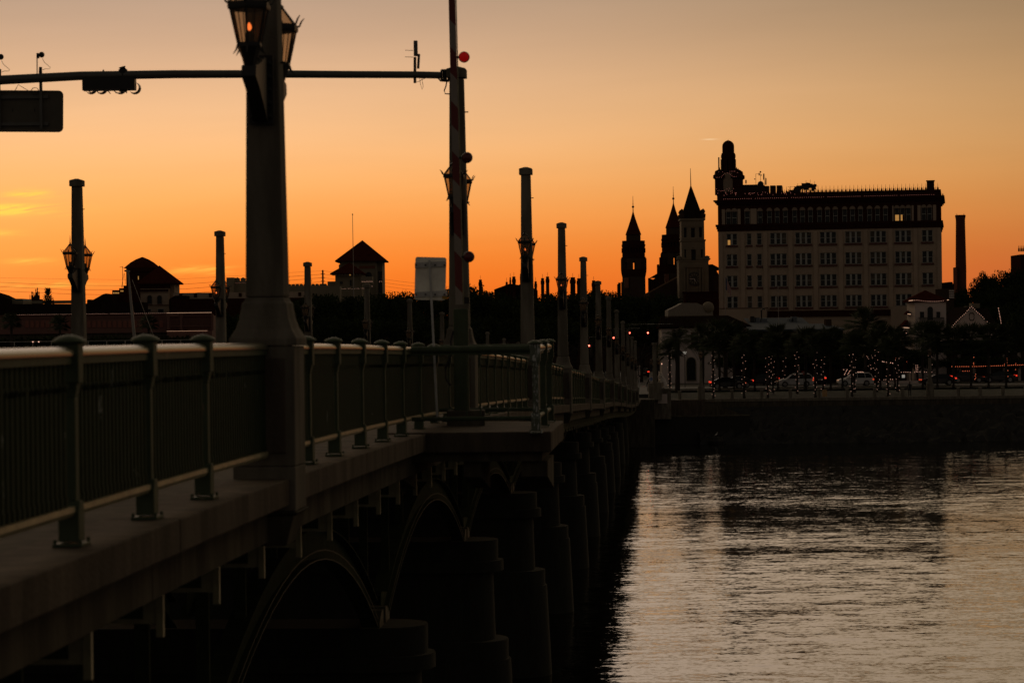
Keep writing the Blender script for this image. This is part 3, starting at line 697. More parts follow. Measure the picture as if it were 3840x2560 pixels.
for lab, dx in (('small round camera on a stalk above the mast arm, with a drooping cable', 0), ('round camera above the mast arm cut by the left edge', -153)):
    cm = thing('traffic_camera', lab, 'camera', P(150 + dx, 285, Y1), group='cameras on the mast arm')
    def CP(x, y, dd=0): return P(x + dx, y + (8 if dx else 0), Y1 + dd) - cm.location
    MB().tube([CP(151, 282), CP(152, 252)], .030, 8).build('stub', M['black'], cm)
    MB().tube([CP(139, 280), CP(139, 205)], .010, 6).build('stalk', M['armgrey'], cm)
    MB().box(CP(135, 0).x, CP(144, 0).x, -.03, .03, CP(0, 221).z, CP(0, 202).z).build('mount', M['black'], cm)
    c0 = CP(156, 206); MB().ball((c0.x, c0.y, c0.z), .056, 2).build('camera_body', M['black'], cm, smooth=60)
    MB().tube([CP(159, 220), CP(166, 234), CP(180, 246), CP(189, 254), CP(186, 259), CP(170, 259), CP(158, 263)], .006, 4).build('cable', M['black'], cm)
an = thing('panel_antenna', 'flat radio antenna standing on the mast arm near the pylon', 'antenna', P(1556, 268, Y1))
def NP(x, y): return P(x, y, Y1) - an.location
MB().box(NP(1549, 0).x, NP(1564, 0).x, -.04, .04, NP(0, 230).z, NP(0, 172).z).build('panel', M['armgrey'], an, bevel=.01)
MB().tube([NP(1556, 312), NP(1556, 215)], .030, 6).build('mast', M['black'], an)
MB().tube([NP(1568, 258), NP(1571, 203)], .024, 6).build('side_panel', M['armgrey'], an)
for yy in (188, 213): MB().tube([NP(1519, yy + 1), NP(1550, yy + 2)], .006, 4).build('rod', M['armgrey'], an)
MB().tube([NP(1573, 292), NP(1577, 318), NP(1583, 336), NP(1587, 325), NP(1583, 300), NP(1580, 291)], .006, 4).tube([NP(1550, 296), NP(1560, 309), NP(1572, 306), NP(1580, 300), NP(1600, 292)], .006, 4).build('cable', M['black'], an)

# ------------------------------------------------------------------ raised barrier arm
Yg = 39.3
gt = thing('barrier_gate', 'raised red and white striped barrier arm with three red lamps', 'barrier', Vector((P(1728, 1560, Yg).x, Yg, tz)))
def GP(x, y, dd=0): return P(x, y, Yg + dd) - gt.location
b0 = GP(1700, 1158); b1 = GP(1760, 1500)
MB().box(b0.x, b1.x, -.12, .18, 0.0, b0.z).build('gate_housing', M['green'], gt, bevel=.02)
MB().box(b0.x - .12, b1.x + .25, -.2, .3, -.0, .28).build('gate_base', M['concrete_d'], gt, bevel=.02)
MB().box(GP(1712, 0).x, GP(1746, 0).x, -.05, .05, GP(0, 1160).z, GP(0, 1135).z).build('arm_socket', M['black'], gt)
axb, axt = GP(1722.5, 1142), GP(1694, -60)
def apt(y, side):   # side -1 left edge, +1 right edge of the arm face, by photo row
    k = (1142 - y) / (1142 + 60); c0 = axb.lerp(axt, k); w_ = .058 - .004 * k
    return Vector((c0.x + side * w_, -.16, c0.z))
ylist = [1142, 1085, 955 + 0, 887, 775, 687, 583, 485, 395, 290, 192, 90, -60]
cols = ['white_p', 'red_p'] * 7
for i in range(12):
    ya, yb = ylist[i], ylist[i + 1]
    sl = 14
    q = [apt(ya + (sl if i else 0), 1), apt(ya - (sl if i else 0), -1), apt(yb - (sl if i < 11 else 0), -1), apt(yb + (sl if i < 11 else 0), 1)]
    MB().add(q + [p + Vector((0, .05, 0)) for p in q], [(0, 1, 2, 3), (7, 6, 5, 4), (0, 4, 5, 1), (1, 5, 6, 2), (2, 6, 7, 3), (3, 7, 4, 0)]).build('arm_stripe', M[cols[i]], gt)
MB().tube([apt(1142, 1) + Vector((.012, .02, 0)), apt(-60, 1) + Vector((.012, .02, 0))], .010, 6).build('edge_strip', M['steel_p'], gt)
for k, yy, xx in ((0, 219, 1741), (1, 594, 1752), (2, 964, 1759)):
    c0 = GP(xx, yy); lm = MB().lathe([(.03, -.06), (.085, -.03), (.092, .0), (.085, .02), (.03, .05)], 20).build('lamp_housing', M['black'], gt, smooth=40); lm.location = (c0.x, -.16, c0.z); lm.rotation_euler = (R(90), 0, 0)
    MB().lathe([(.083, .0), (.078, .03), (.05, .052), (.005, .062)], 20).build('lens', M['lampred'] if k == 0 else M['lampoff'], lm, smooth=60)
    MB().tube([GP(xx - 30, yy) + Vector((0, -.14, 0)), GP(xx - 14, yy) + Vector((0, -.14, 0))], .018, 6).build('lamp_bracket', M['black'], gt)
MB().tube([GP(1700, 1240, -.1), GP(1690, 1280, -.1), GP(1693, 1330, -.1), GP(1670, 1380, -.1), GP(1672, 1420, -.1), GP(1690, 1445, -.1)], .015, 5).build('cable', M['black'], gt)
# sign seen from behind
Ys = 37.0
so_ = thing('road_sign', 'pale back of a rounded road sign on a leaning post in front of the barrier', 'road sign', Vector((P(1640, 1580, Ys).x, Ys, tz)))
def ZP(x, y): return P(x, y, Ys) - so_.location
q0, q1 = ZP(1552, 1128), ZP(1676, 961); cen = (q0 + q1) / 2
pn = MB().prism(rrect(q0.x - cen.x + .02, q1.x - cen.x - .02, q0.z - cen.z + .01, q1.z - cen.z - .01, .035), 0, .006).build('sign_panel', M['signback'], so_, loc=(cen.x, 0, cen.z)); pn.rotation_euler = (0, R(2.2), 0)
MB().tube([ZP(1611, 975) - Vector((0, .06, 0)), ZP(1641, 1580) - Vector((0, .06, 0))], .024, 4).build('post', M['alu'], so_)
for yy, yy2 in ((993, 987), (1103, 1097)):
    MB().add([ZP(1554, yy + 10), ZP(1674, yy2 + 10), ZP(1674, yy2 - 8), ZP(1554, yy - 8)] and [ZP(1556 + (yy > 1050) * 3, yy + 12) - Vector((0, .03, 0)), ZP(1674 + (yy > 1050) * 3, yy2 + 12) - Vector((0, .03, 0)), ZP(1674 + (yy > 1050) * 3, yy2 - 8) - Vector((0, .03, 0)), ZP(1556 + (yy > 1050) * 3, yy - 8) - Vector((0, .03, 0))] +
             [ZP(1556 + (yy > 1050) * 3, yy + 12) - Vector((0, .005, 0)), ZP(1674 + (yy > 1050) * 3, yy2 + 12) - Vector((0, .005, 0)), ZP(1674 + (yy > 1050) * 3, yy2 - 8) - Vector((0, .005, 0)), ZP(1556 + (yy > 1050) * 3, yy - 8) - Vector((0, .005, 0))],
             [(0, 1, 2, 3), (7, 6, 5, 4), (0, 4, 5, 1), (2, 6, 7, 3), (1, 5, 6, 2), (3, 7, 4, 0)]).build('crossbar', M['alu'], so_)
    for xx in (1560, 1596, 1632, 1667): MB().box(-.012, .012, -.01, 0, -.012, .012).build('bolt', M['black'], so_, loc=ZP(xx, yy + 1) - Vector((0, .031, 0)))
MB().box(-.04, .04, -.004, 0, -.04, .04).build('sticker', M['sticker'], so_, loc=ZP(1670, 1112) - Vector((0.01, .002, 0)))

# ------------------------------------------------------------------ facades
class Fac:
    """vertical plane through photo columns xL (distance dL) and xR (distance dR)"""
    def __init__(s, xL, dL, xR, dR, yref=1100, zb=5.8):
        a = P(xL, yref, dL); b = P(xR, yref, dR); s.o = Vector((a.x, a.y, zb)); s.dir = Vector((b.x - a.x, b.y - a.y, 0)).normalized()
        s.w = Vector((b.x - a.x, b.y - a.y)).length; s.rz = math.atan2(s.dir.y, s.dir.x); s.n = Vector((-s.dir.y, s.dir.x, 0)); s.zb = zb
    def uz(s, x, y, v=0):
        d = ray(x, y); e = Vector((0, 0, EYE)); k = ((s.o + s.n * v - e).dot(s.n)) / d.dot(s.n); p = e + d * k
        return (p - s.o).dot(s.dir), p.z - s.zb
    def u(s, x, y=1100, v=0): return s.uz(x, y, v)[0]
    def z(s, x, y, v=0): return s.uz(x, y, v)[1]
    def thing(s, name, label, cat, group=None): return thing(name, label, cat, s.o, s.rz, group)
def wall_open(mb, u0, u1, z0, z1, ops, v=0.0, dep=.3):
    us = sorted({u0, u1, *[q for o in ops for q in (o[0], o[1]) if u0 < q < u1]}); zs = sorted({z0, z1, *[q for o in ops for q in (o[2], o[3]) if z0 < q < z1]})
    for a, b in zip(us, us[1:]):
        run = None
        for c, d in zip(zs, zs[1:]):
            mu, mz = (a + b) / 2, (c + d) / 2
            if any(o[0] < mu < o[1] and o[2] < mz < o[3] for o in ops): continue
            mb.add([(a, v, c), (b, v, c), (b, v, d), (a, v, d)], [(0, 1, 2, 3)])
    for a, b, c, d in ops:
        for q in ([(a, v, c), (a, v + dep, c), (a, v + dep, d), (a, v, d)], [(b, v, c), (b, v, d), (b, v + dep, d), (b, v + dep, c)],
                  [(a, v, d), (a, v + dep, d), (b, v + dep, d), (b, v, d)], [(a, v, c), (b, v, c), (b, v + dep, c), (a, v + dep, c)]): mb.add(q, [(0, 1, 2, 3)])
    return mb
def c3(x, y): return 2560 + x / 1.8234, 400 + y / 1.8234
def cA(x, y): return x / 3.36, 900 + y / 3.36
def cB(x, y): return 780 + x / 3.36, 860 + y / 3.36
def cC(x, y): return 1700 + x / 3.92, 900 + y / 3.92
def cD(x, y): return 2280 + x / 2.6136, 620 + y / 2.6136
def cE(x, y): return 2660 + x / 4.126, 500 + y / 4.126
def cF(x, y): return 3340 + x / 3.136, 1050 + y / 3.136
def cG(x, y): return 2300 + x / 3.485, 1150 + y / 3.485
def cH(x, y): return 2850 + x / 3.92, 1200 + y / 3.92
def c6(x, y): return 2260 + x / 1.8234, 1140 + y / 1.8234
def bulbs(name, pts, r, mt, parent, cord=True):
    mb = MB()
    for p in pts: mb.ball(p, r, 0)
    return mb.build(name, mt, parent, stuff=True)
def string_light(label, pts, r, mt='bulb', n=1, cord=True):
    """pts world points of each bulb; a thing: cord + bulbs"""
    o = thing('string_light', label, 'string lights', Vector(pts[0]))
    q = [Vector(p) - Vector(pts[0]) for p in pts]
    if cord: MB().tube([p + Vector((0, .02, .02)) for p in q], .008, 3).build('cord', M['wire'], o)
    bulbs('bulb', q, r, M[mt], o); return o

# ------------------------------------------------------------------ the bank building
bk = Fac(*(c3(247, 0)[0], 424, c3(1769, 0)[0], 417.0))
B = bk.thing('bank_building', 'tall cream bank building with dark red top floor and corner cupola', 'building')
def ku(x, y=895): return bk.u(*c3(x, y))
def kz(y, x=650): return bk.z(*c3(x, y))
W_ = bk.w; DP = 22.0
rows = [(862, 942), (1004, 1085), (1150, 1231), (1293, 1373)]
cols_ = [(300, 372, 2), (438, 470, 1), (507, 540, 1), (597, 710, 3), (770, 880, 3), (938, 1050, 3), (1111, 1221, 3), (1281, 1391, 3), (1452, 1562, 3), (1636, 1710, 2)]
ops = []
for (ya, yb) in rows:
    for (xa, xb, n) in cols_: ops.append((ku(xa), ku(xb), kz(yb), kz(ya)))
zc = kz(846)
mb = wall_open(MB(), 0, W_, 0, zc, ops, 0, .35)
mb.box(0, W_, .36, DP, 0, zc); mb.build('wall', M['cream'], B)
for xa, xb in ((248, 274), (396, 424), (551, 579), (722, 752), (894, 922), (1065, 1095), (1237, 1265), (1407, 1435), (1578, 1605), (1740, 1768)):
    MB().box(ku(xa), ku(xb), -.28, -.003, kz(1395), kz(858)).build('pilaster', M['cream'], B)
k = 0
for (ya, yb) in rows:
    for ci, (xa, xb, n) in enumerate(cols_):
        u0, u1, z0, z1 = ku(xa), ku(xb), kz(yb), kz(ya)
        fr = MB(); fw = .09
        fr.box(u0, u0 + fw, .2, .3, z0, z1).box(u1 - fw, u1, .2, .3, z0, z1).box(u0 + fw, u1 - fw, .2, .3, z0, z0 + fw).box(u0 + fw, u1 - fw, .2, .3, z1 - fw, z1)
        pw = (u1 - u0) / n; zm = (z0 + z1) / 2
        for i in range(1, n): fr.box(u0 + pw * i - .17, u0 + pw * i + .17, .05, .31, z0 + fw, z1 - fw)
        o = fr.build('window', M['frame'], B)
        for i in range(n):
            a, b = u0 + pw * i + (.17 if i else fw), u0 + pw * (i + 1) - (.17 if i < n - 1 else fw)
            MB().box(a, b, .22, .28, zm - .04, zm + .04).build('sash', M['frame'], o)
            lit = (ya == 862 and ci == 0 and i == 0)
            if lit:
                MB().box(a, b, .30, .33, zm, z1 - fw).build('pane', M['glassd'], o); MB().box(a + .1, b - .15, .30, .33, z0 + fw, zm - .1).build('pane', M['winlit'], o)
            else:
                MB().box(a, b, .30, .33, z0 + fw, z1 - fw).build('pane', M['glassd'], o)
                if random.random() < .30:
                    bh = random.choice((.25, .45, .5, .9)) * (z1 - z0 - 2 * fw); MB().box(a + .03, b - .03, .285, .297, z1 - fw - bh, z1 - fw).build('blind', M['blind'], o)
        MB().box(u0 - .15, u1 + .15, -.22, .2, z0 - .32, z0 - .003).build('sill', M['sill'], o)
# top floor, dark red terracotta with arched windows
zt0, zt1 = zc + 1.2, kz(664)
arch = [(297, 330), (335, 372), (423, 458), (512, 545), (577, 610), (630, 662), (686, 718), (750, 782), (803, 836), (858, 890), (920, 952), (974, 1006), (1028, 1060), (1092, 1124), (1145, 1178), (1200, 1232),
        (1262, 1295), (1316, 1349), (1371, 1403), (1450, 1482), (1488, 1520), (1527, 1560), (1633, 1665), (1673, 1705)]
ops = []
for xa, xb in arch: ops.append((ku(xa, 750), ku(xb, 750), kz(796), kz(712)))
wall_open(MB(), 0, W_, zt0, zt1, ops, 0, .4).box(0, W_, .41, DP, zt0, zt1).build('frieze_wall', M['terracotta'], B)
for i, (xa, xb) in enumerate(arch):
    u0, u1 = ku(xa, 750), ku(xb, 750); z0, z1 = kz(796), kz(712); um = (u0 + u1) / 2; rr_ = (u1 - u0) / 2
    hood = MB().prism([(u0 - .1, z1)] + [(um - math.cos(a) * (rr_ + .1), z1 + math.sin(a) * (rr_ + .15)) for a in [math.pi * q / 8 for q in range(1, 8)]] + [(u1 + .1, z1)], -.12, .05).build('arch_hood', M['cream_d'], B)
    fr = MB().box(u0, u0 + .08, .15, .25, z0, z1).box(u1 - .08, u1, .15, .25, z0, z1).box(u0, u1, .15, .25, z0 - .08, z0).box(u0 + .08, u1 - .08, .15, .25, (z0 + z1) / 2 - .05, (z0 + z1) / 2 + .05)
    o = fr.build('window', M['frame'], B)
    lit = i in (19, 20)
    MB().box(u0 + .08, u1 - .08, .26, .3, (z0 + z1) / 2, z1).build('pane', M['glassd'], o); MB().box(u0 + .08, u1 - .08 - (.35 if i == 20 else 0), .26, .3, z0, (z0 + z1) / 2 - .003).build('pane', M['winlit'] if lit else M['glassd'], o)
for xa, xb in ((268, 290), (376, 396), (463, 506), (1433, 1443), (1566, 1580), (1606, 1628), (1712, 1734)):
    MB().box(ku(xa, 750), ku(xb, 750), -.08, -.003, kz(800), kz(694)).build('panel', M['cream'], B)
def cornice(z0, z1, out, name='cornice'):
    n = 3; mb = MB()
    for i in range(n):
        a = z0 + (z1 - z0) * i / n; b = z0 + (z1 - z0) * (i + 1) / n; o_ = out * (i + 1) / n
        mb.box(-o_, W_ + o_, -o_, DP + o_, a + .003 * i, b)
    return mb.build(name, M['terracotta'], B)
cornice(zc, zt0 - .003, .40); cornice(zt1 + .003, kz(632), .70)
zp0, zp1 = kz(632) + .003, kz(590)
MB().box(-.1, W_ + .1, -.1, .5, zp0, zp1).box(-.1, .4, .503, DP, zp0, zp1).box(W_ - .4, W_ + .1, .503, DP, zp0, zp1).box(0, W_, .6, DP - .1, zp0, zp0 + .1).build('parapet', M['terracotta'], B)
fin = MB(); 
for i in range(56):
    u = .4 + (W_ - .8) * i / 55
    if i % 1 == 0:
        fin.cbox(u, .2, zp1 - .02, zp1 + .32, .34, .34, .26, .26); fin.cbox(u, .2, zp1 + .32, zp1 + .45, .16); fin.tube([(u, .2, zp1 + .4), (u, .2, zp1 + 1.12)], [.06, .02], 4)
    u2 = u + (W_ - .8) / 110
    if i < 55: fin.tube([(u2, .2, zp1 - .1), (u2, .2, zp1 + .25), (u2, .2, zp1 + .62)], [.12, .06, .02], 4)
fin.build('finial', M['terracotta'], B, stuff=True)
bulbs('roof_bulb', [(W_ * i / 104, -.62, kz(632) + .16) for i in range(3, 103) if i % 17], .045, M['bulb_d'], B)
bulbs('roof_bulb', [(W_ * .42 * random.random(), -.15, zp1 - .1 + random.uniform(-.25, .3)) for i in range(46)], .045, M['bulb_d'], B)
# base storey, red canopy band and annexes
MB().box(ku(583, 1400), ku(1430, 1400), -1.6, -.003, kz(1432, 1000), kz(1392, 1000)).build('canopy', M['terracotta'], B)
MB().box(ku(262, 1400), ku(583, 1400) - .003, -3, -.003, 0, kz(1381, 400)).build('annex_wall', M['cream'], B)
MB().box(ku(258, 1400), ku(586, 1400), -3.1, 0.1, kz(1380, 400), kz(1376, 400)).build('coping', M['sill'], B)
MB().box(ku(1425, 1400), W_ + .2, -2.2, -.003, 0, kz(1364, 1500)).build('annex_wall', M['cream'], B)
MB().box(ku(583, 1400), ku(1424, 1400), -1.2, -.003, 0, kz(1433, 1000)).build('base_wall', M['cream'], B)
# corner cupola
ct_u = ku(312, 500); tv = 4.2
def eu(x, y=600): return bk.u(*cE(x, y), v=tv)
def ez(y, x=290): return bk.z(*cE(x, y), v=tv)
hw = (eu(470, 800) - eu(140, 800)) / 2; cu = (eu(470, 800) + eu(140, 800)) / 2
tb = MB().box(cu - hw * .93, cu + hw * .93, tv - hw * .93, tv + hw * .93, zp0, ez(700)); tb.build('cupola_base', M['terracotta'], B)
for sx in (-1, 1):
    for sy in (-1, 1):
        MB().lathe([(.85, zp1), (.85, ez(720)), (1.15, ez(700)), (1.15, ez(655)), (.9, ez(640)), (.8, ez(590)), (.35, ez(570)), (.12, ez(562)), (.03, ez(535))], 8, cu + sx * hw * .8, tv + sy * hw * .8).build('turret', M['terracotta'], B)
MB().box(cu - .95, cu + .95, tv - hw - .05, tv - hw * .93 - .003, zp1 + .5, ez(625)).build('niche_panel', M['cream_d'], B)
MB().lathe([(hw * .95, ez(700) + .003), (hw * .95, ez(640)), (hw * .75, ez(610))], 8, cu, tv, a0=math.pi / 8).build('drum', M['terracotta'], B)
r1 = (eu(400, 500) - eu(190, 500)) / 2; cu2 = (eu(400, 500) + eu(190, 500)) / 2
z0, z1 = ez(612), ez(405)
for i in range(8):
    a = math.pi / 8 + i * math.pi / 4
    MB().cbox(cu2 + math.cos(a) * r1 * .88, tv + math.sin(a) * r1 * .88, z0, z1, .62, .62).build('column', M['terracotta'], B)
MB().lathe([(r1, z1 + .003), (r1 * 1.08, z1 + .35), (r1 * 1.08, z1 + .8), (r1, z1 + .9), (r1, ez(310)), (r1 * .88, ez(306)), (r1 * .88, ez(205)), (r1 * .84, ez(175)), (r1 * .72, ez(150)), (r1 * .5, ez(128)), (r1 * .25, ez(115)), (.06, ez(110)), (.03, ez(98))], 16, cu2, tv).build('dome', M['terracotta'], B, smooth=40)
MB().box(eu(158, 500), eu(173, 500), tv - 2.5, tv - 2.2, ez(610), ez(382)).box(eu(181, 500), eu(186, 500), tv - 2.3, tv - 2.2, ez(600), ez(385)).build('side_antenna', M['black'], B)
bulbs('cupola_bulb', [(eu(x, y), tv - hw - .9, ez(y)) for x, y in ((130, 693), (158, 693), (183, 693), (208, 695), (222, 672), (240, 655), (265, 637), (300, 628), (328, 636), (350, 655), (372, 672), (392, 688), (412, 690), (436, 688), (170, 610), (228, 612), (340, 608), (362, 606), (384, 606), (405, 606), (418, 606), (458, 630))], .04, M['bulb_d'], B)
bulbs('cupola_bulb', [(eu(150 + 20 * i, 920), -.3, ez(905 + random.uniform(-30, 30))) for i in range(14)], .04, M['bulb_d'], B)
# things on the roof
v6 = 7.0
def ru(x, y=560): return bk.u(*c3(x, y), v=v6)
def rz_(y, x=600): return bk.z(*c3(x, y), v=v6)
o = thing('roof_penthouse', 'low plastered penthouse on the bank roof beside the cupola', 'penthouse', bk.o + bk.dir * ru(400) + bk.n * v6 + Vector((0, 0, zp0 + .1)), bk.rz)
MB().prism([(0, 0), (ru(565) - ru(400), 0), (ru(565) - ru(400), rz_(545) - zp0), (ru(548) - ru(400), rz_(534) - zp0), (0, rz_(534) - zp0)], 0, 5).build('wall', M['stone_d'], o)
for (xa, xb, yt) in ((567, 588, 545), (597, 633, 543), (642, 677, 543)):
    o = thing('roof_unit', 'boxy dark air unit on the bank roof, %s from the penthouse' % {567: 'first', 597: 'second', 642: 'third'}[xa], 'air unit', bk.o + bk.dir * ru(xa) + bk.n * v6 + Vector((0, 0, zp0 + .1)), bk.rz)
    MB().box(0, ru(xb) - ru(xa), 0, 2, 0, rz_(yt) - zp0).build('casing', M['black'], o); MB().box(.1, ru(xb) - ru(xa) - .1, -.05, -.003, .3, rz_(yt) - zp0 - .2).build('louvre', M['terracotta'], o)
o = thing('chiller_rack', 'jumble of pipes and tanks on the middle of the bank roof', 'machinery', bk.o + bk.dir * ru(718) + bk.n * v6 + Vector((0, 0, zp0 + .1)), bk.rz)
rnd = random.Random(5); W2 = ru(925) - ru(718); H2 = rz_(530) - zp0
for i in range(26):
    x_ = W2 * (.05 + .9 * i / 26); top = H2 * (.55 + .45 * min(1, i / 14)) * rnd.uniform(.85, 1.02)
    w_ = rnd.uniform(.25, .9); MB().box(x_ - w_ / 2, x_ + w_ / 2, rnd.uniform(0, .5), 1.6, top - rnd.uniform(.4, 1.0), top).build('tank', M['black'], o)
    MB().tube([(x_, .5, 0), (x_, .5, top + (rnd.uniform(.2, .9) if i % 4 == 0 else 0))], .035, 4).build('pipe', M['black'], o)
for zz in (.35, .6, .8): MB().tube([(0, .3, H2 * zz), (W2, .3, H2 * zz)], .03, 4).build('rail', M['black'], o)
o = thing('roof_chimney', 'square chimney with a flat cap at the right end of the bank roof', 'chimney', bk.o + bk.dir * ru(1669) + bk.n * v6 + Vector((0, 0, zp0 + .1)), bk.rz)
MB().box(0, ru(1720) - ru(1669), 0, 1.6, 0, rz_(513, 1700) - zp0).build('stack', M['terracotta'], o); MB().box(-.1, ru(1720) - ru(1669) + .1, -.1, 1.7, rz_(513, 1700) - zp0 + .003, rz_(507, 1700) - zp0).build('cap', M['stone_d'], o)
for lab, xa, ya, kind in (('short whip antenna nearest the cupola on the bank roof', 430, 495, 0), ('hooked antenna pole on the bank penthouse roof', 498, 455, 1), ('tallest antenna pole above a small dome on the bank penthouse', 530, 442, 2), ('twin panel antenna pole at the end of the bank penthouse', 556, 455, 3)):
    b0_ = rz_(534)
    o = thing('roof_antenna', lab, 'antenna', bk.o + bk.dir * ru(xa) + bk.n * (v6 + 1) + Vector((0, 0, b0_)), bk.rz, 'antennas on the bank roof')
    h = rz_(ya) - b0_
    MB().tube([(0, 0, 0), (0, 0, h)], .035, 5).build('pole', M['black'], o)
    if kind == 0: MB().box(-.12, .12, -.05, .05, h * .1 + .3, h).build('panel', M['black'], o)
    if kind == 1: MB().tube([(0, 0, h), (.6, 0, h)], .03, 4).box(.5, .7, -.05, .05, h - .3, h + .15).ball((-.2, 0, h * .55), .12, 1).build('arm', M['black'], o)
    if kind == 2: MB().ball((0, 0, h), .16, 1).ball((.12, 0, h - .6), .12, 1).build('head', M['black'], o); MB().ball((0, 0, .2), .55, 2).build('small_dome', M['black'], o)
    if kind == 3: MB().box(-.2, .0, -.05, .05, h - 1.1, h).box(.18, .38, -.05, .05, h - 2.0, h - .8).tube([(.1, 0, 0), (.25, 0, h - .6)], .03, 4).build('panel', M['black'], o)
# bird on the right end of the cornice
bd = P(*c3(1779, 598), 416); o = thing('perched_bird', 'small dark bird perched on the right corner of the bank cornice', 'bird', bd - Vector((0, 0, .35)))
MB().lathe([(.02, 0), (.09, .06), (.12, .18), (.09, .30), (.05, .36), (.07, .42), (.05, .48), (.01, .5)], 8).build('body', M['black'], o, smooth=60)
MB().tube([(-.05, 0, .1), (-.2, 0, -.12)], [.05, .02], 4).build('tail', M['black'], o)

# ------------------------------------------------------------------ cathedral bell tower
ca = Fac(cD(700, 0)[0], 460, cD(960, 0)[0], 460)
C_ = ca.thing('cathedral_bell_tower', 'pale cathedral bell tower with clock and tall pyramid spire', 'tower')
def du(x, y=900): return ca.u(*cD(x, y))
def dz(y, x=835): return ca.z(*cD(x, y))
DT = du(950) - du(722)
def lvl(name, xa, xb, ya, yb, mt, ops_=(), inset=0):
    u0, u1 = du(xa), du(xb); z0, z1 = dz(yb), dz(ya); w_ = u1 - u0; v0 = (DT - w_) / 2
    o_ = [(du(a), du(b), dz(d), dz(c)) for a, b, c, d in ops_]
    mb = wall_open(MB(), u0, u1, z0, z1, o_, v0, .5); mb.add([(u0, v0, z0), (u0, v0 + w_, z0), (u0, v0 + w_, z1), (u0, v0, z1)], [(0, 1, 2, 3)]).add([(u1, v0, z0), (u1, v0 + w_, z0), (u1, v0 + w_, z1), (u1, v0, z1)], [(0, 1, 2, 3)])
    mb.add([(u0, v0 + w_, z0), (u1, v0 + w_, z0), (u1, v0 + w_, z1), (u0, v0 + w_, z1)], [(0, 1, 2, 3)]).add([(u0, v0, z1), (u1, v0, z1), (u1, v0 + w_, z1), (u0, v0 + w_, z1)], [(0, 1, 2, 3)])
    mb.build(name, mt, C_)
    for a, b, c, d in o_:
        MB().box(a, b, v0 + .4, v0 + .5, c, d).build('louvre', M['glassd'], C_)
        if b - a > 1.2 or True:
            um = (a + b) / 2; r_ = (b - a) / 2; MB().prism([(um + (r_ + .18) * math.cos(q), d + (r_ + .18) * math.sin(q)) for q in [math.pi * i / 8 for i in range(9)]] + [(um + r_ * .8 * math.cos(q), d + r_ * .8 * math.sin(q)) for q in [math.pi * i / 8 for i in range(8, -1, -1)]], v0 - .12, v0 - .003).build('arch_trim', mt, C_)
lvl('belfry', 722, 946, 540, 725, M['stone'], [(747, 773, 610, 705), (817, 854, 612, 705), (897, 923, 610, 705)])
lvl('upper_stage', 722, 954, 745, 925, M['stone'], [(817, 860, 825, 930), (749, 766, 825, 905), (911, 928, 825, 905)])
lvl('clock_stage', 692, 982, 945, 1350, M['stone'])
lvl('lower_stage', 692, 982, 1352, 1650, M['stone'])
def band(xa, xb, ya, yb):
    u0, u1 = du(xa), du(xb); w_ = u1 - u0; v0 = (DT - w_) / 2; MB().box(u0, u1, v0, v0 + w_, dz(yb), dz(ya)).build('cornice', M['stone'], C_)
band(710, 958, 520, 538); band(716, 960, 727, 743); band(690, 986, 930, 943)
for xs in (700, 972): MB().lathe([(.5, dz(930)), (.7, dz(915)), (.4, dz(905)), (.55, dz(895)), (.1, dz(885))], 8, du(xs), .2).build('urn', M['stone'], C_)
for xs in (745, 775, 895, 925): MB().box(du(xs) - .15, du(xs) + .15, -.9, (DT - (du(982) - du(692))) / 2 - .003, dz(1245), dz(1010)).build('pilaster', M['stone'], C_)
pz = dz(1000); v0 = (DT - (du(982) - du(692))) / 2
MB().prism([(du(750), pz), (du(925), pz), (du(838), dz(950))], v0 - .3, v0 - .003).build('pediment', M['stone'], C_)
cc = du(840), dz(1112)
ck = MB().lathe([(1.32, 0), (1.32, .12), (1.1, .14)], 28).build('clock_face', mat('clock face', (.05, .042, .034), .7, var=0), C_, loc=(cc[0], v0 - .15, cc[1])); ck.rotation_euler = (R(90), 0, 0)
mk = MB()
for i in range(12):
    a = math.pi * i / 6; c_, s_ = math.cos(a), math.sin(a)
    mk.add([(.62 * c_ - .07 * s_, .62 * s_ + .07 * c_, .16), (.62 * c_ + .07 * s_, .62 * s_ - .07 * c_, .16), (1.0 * c_ + .1 * s_, 1.0 * s_ - .1 * c_, .16), (1.0 * c_ - .1 * s_, 1.0 * s_ + .1 * c_, .16)], [(0, 1, 2, 3)])
mk.build('hour_marks', M['stone'], ck)
hd = MB(); hd.box(-.05, .05, 0, .7, .17, .19)
def hand(a, ln, w_): c_, s_ = math.cos(a), math.sin(a); return MB().add([(-w_ * s_, w_ * c_, .18), (w_ * s_, -w_ * c_, .18), (ln * c_ + w_ * s_, ln * s_ - w_ * c_, .18), (ln * c_ - w_ * s_, ln * s_ + w_ * c_, .18)], [(0, 1, 2, 3)])
hand(R(183), .85, .06).build('minute_hand', M['white_w'], ck); hand(R(-70), .55, .08).build('hour_hand', M['white_w'], ck)
w_ = du(940) - du(728); vv = DT / 2
MB().cbox(du(834), vv, dz(518), dz(495), w_ * 1.02, w_ * 1.02).build('spire_base', M['roof_d'], C_)
MB().cbox(du(834), vv, dz(494.5), dz(190), w_ * .92, w_ * .92, .12, .12, cx1=du(828)).build('spire', M['roof_d'], C_)
MB().tube([(du(828), vv, dz(192)), (du(826), vv, dz(22))], [.10, .04], 5).build('spire_rod', M['black'], C_)
for sx in (-1, 1):
    for sy in (-1, 1): MB().lathe([(.42, dz(518)), (.5, dz(480)), (.25, dz(470)), (.42, dz(455)), (.3, dz(438)), (.05, dz(424))], 8, du(834) + sx * w_ * .49, vv + sy * w_ * .49).build('pinnacle', M['stone_d'], C_)
ch = thing('cathedral_nave', 'dark hipped wing roof behind the bell tower', 'building', ca.o + ca.dir * du(985) + ca.n * 6, ca.rz)
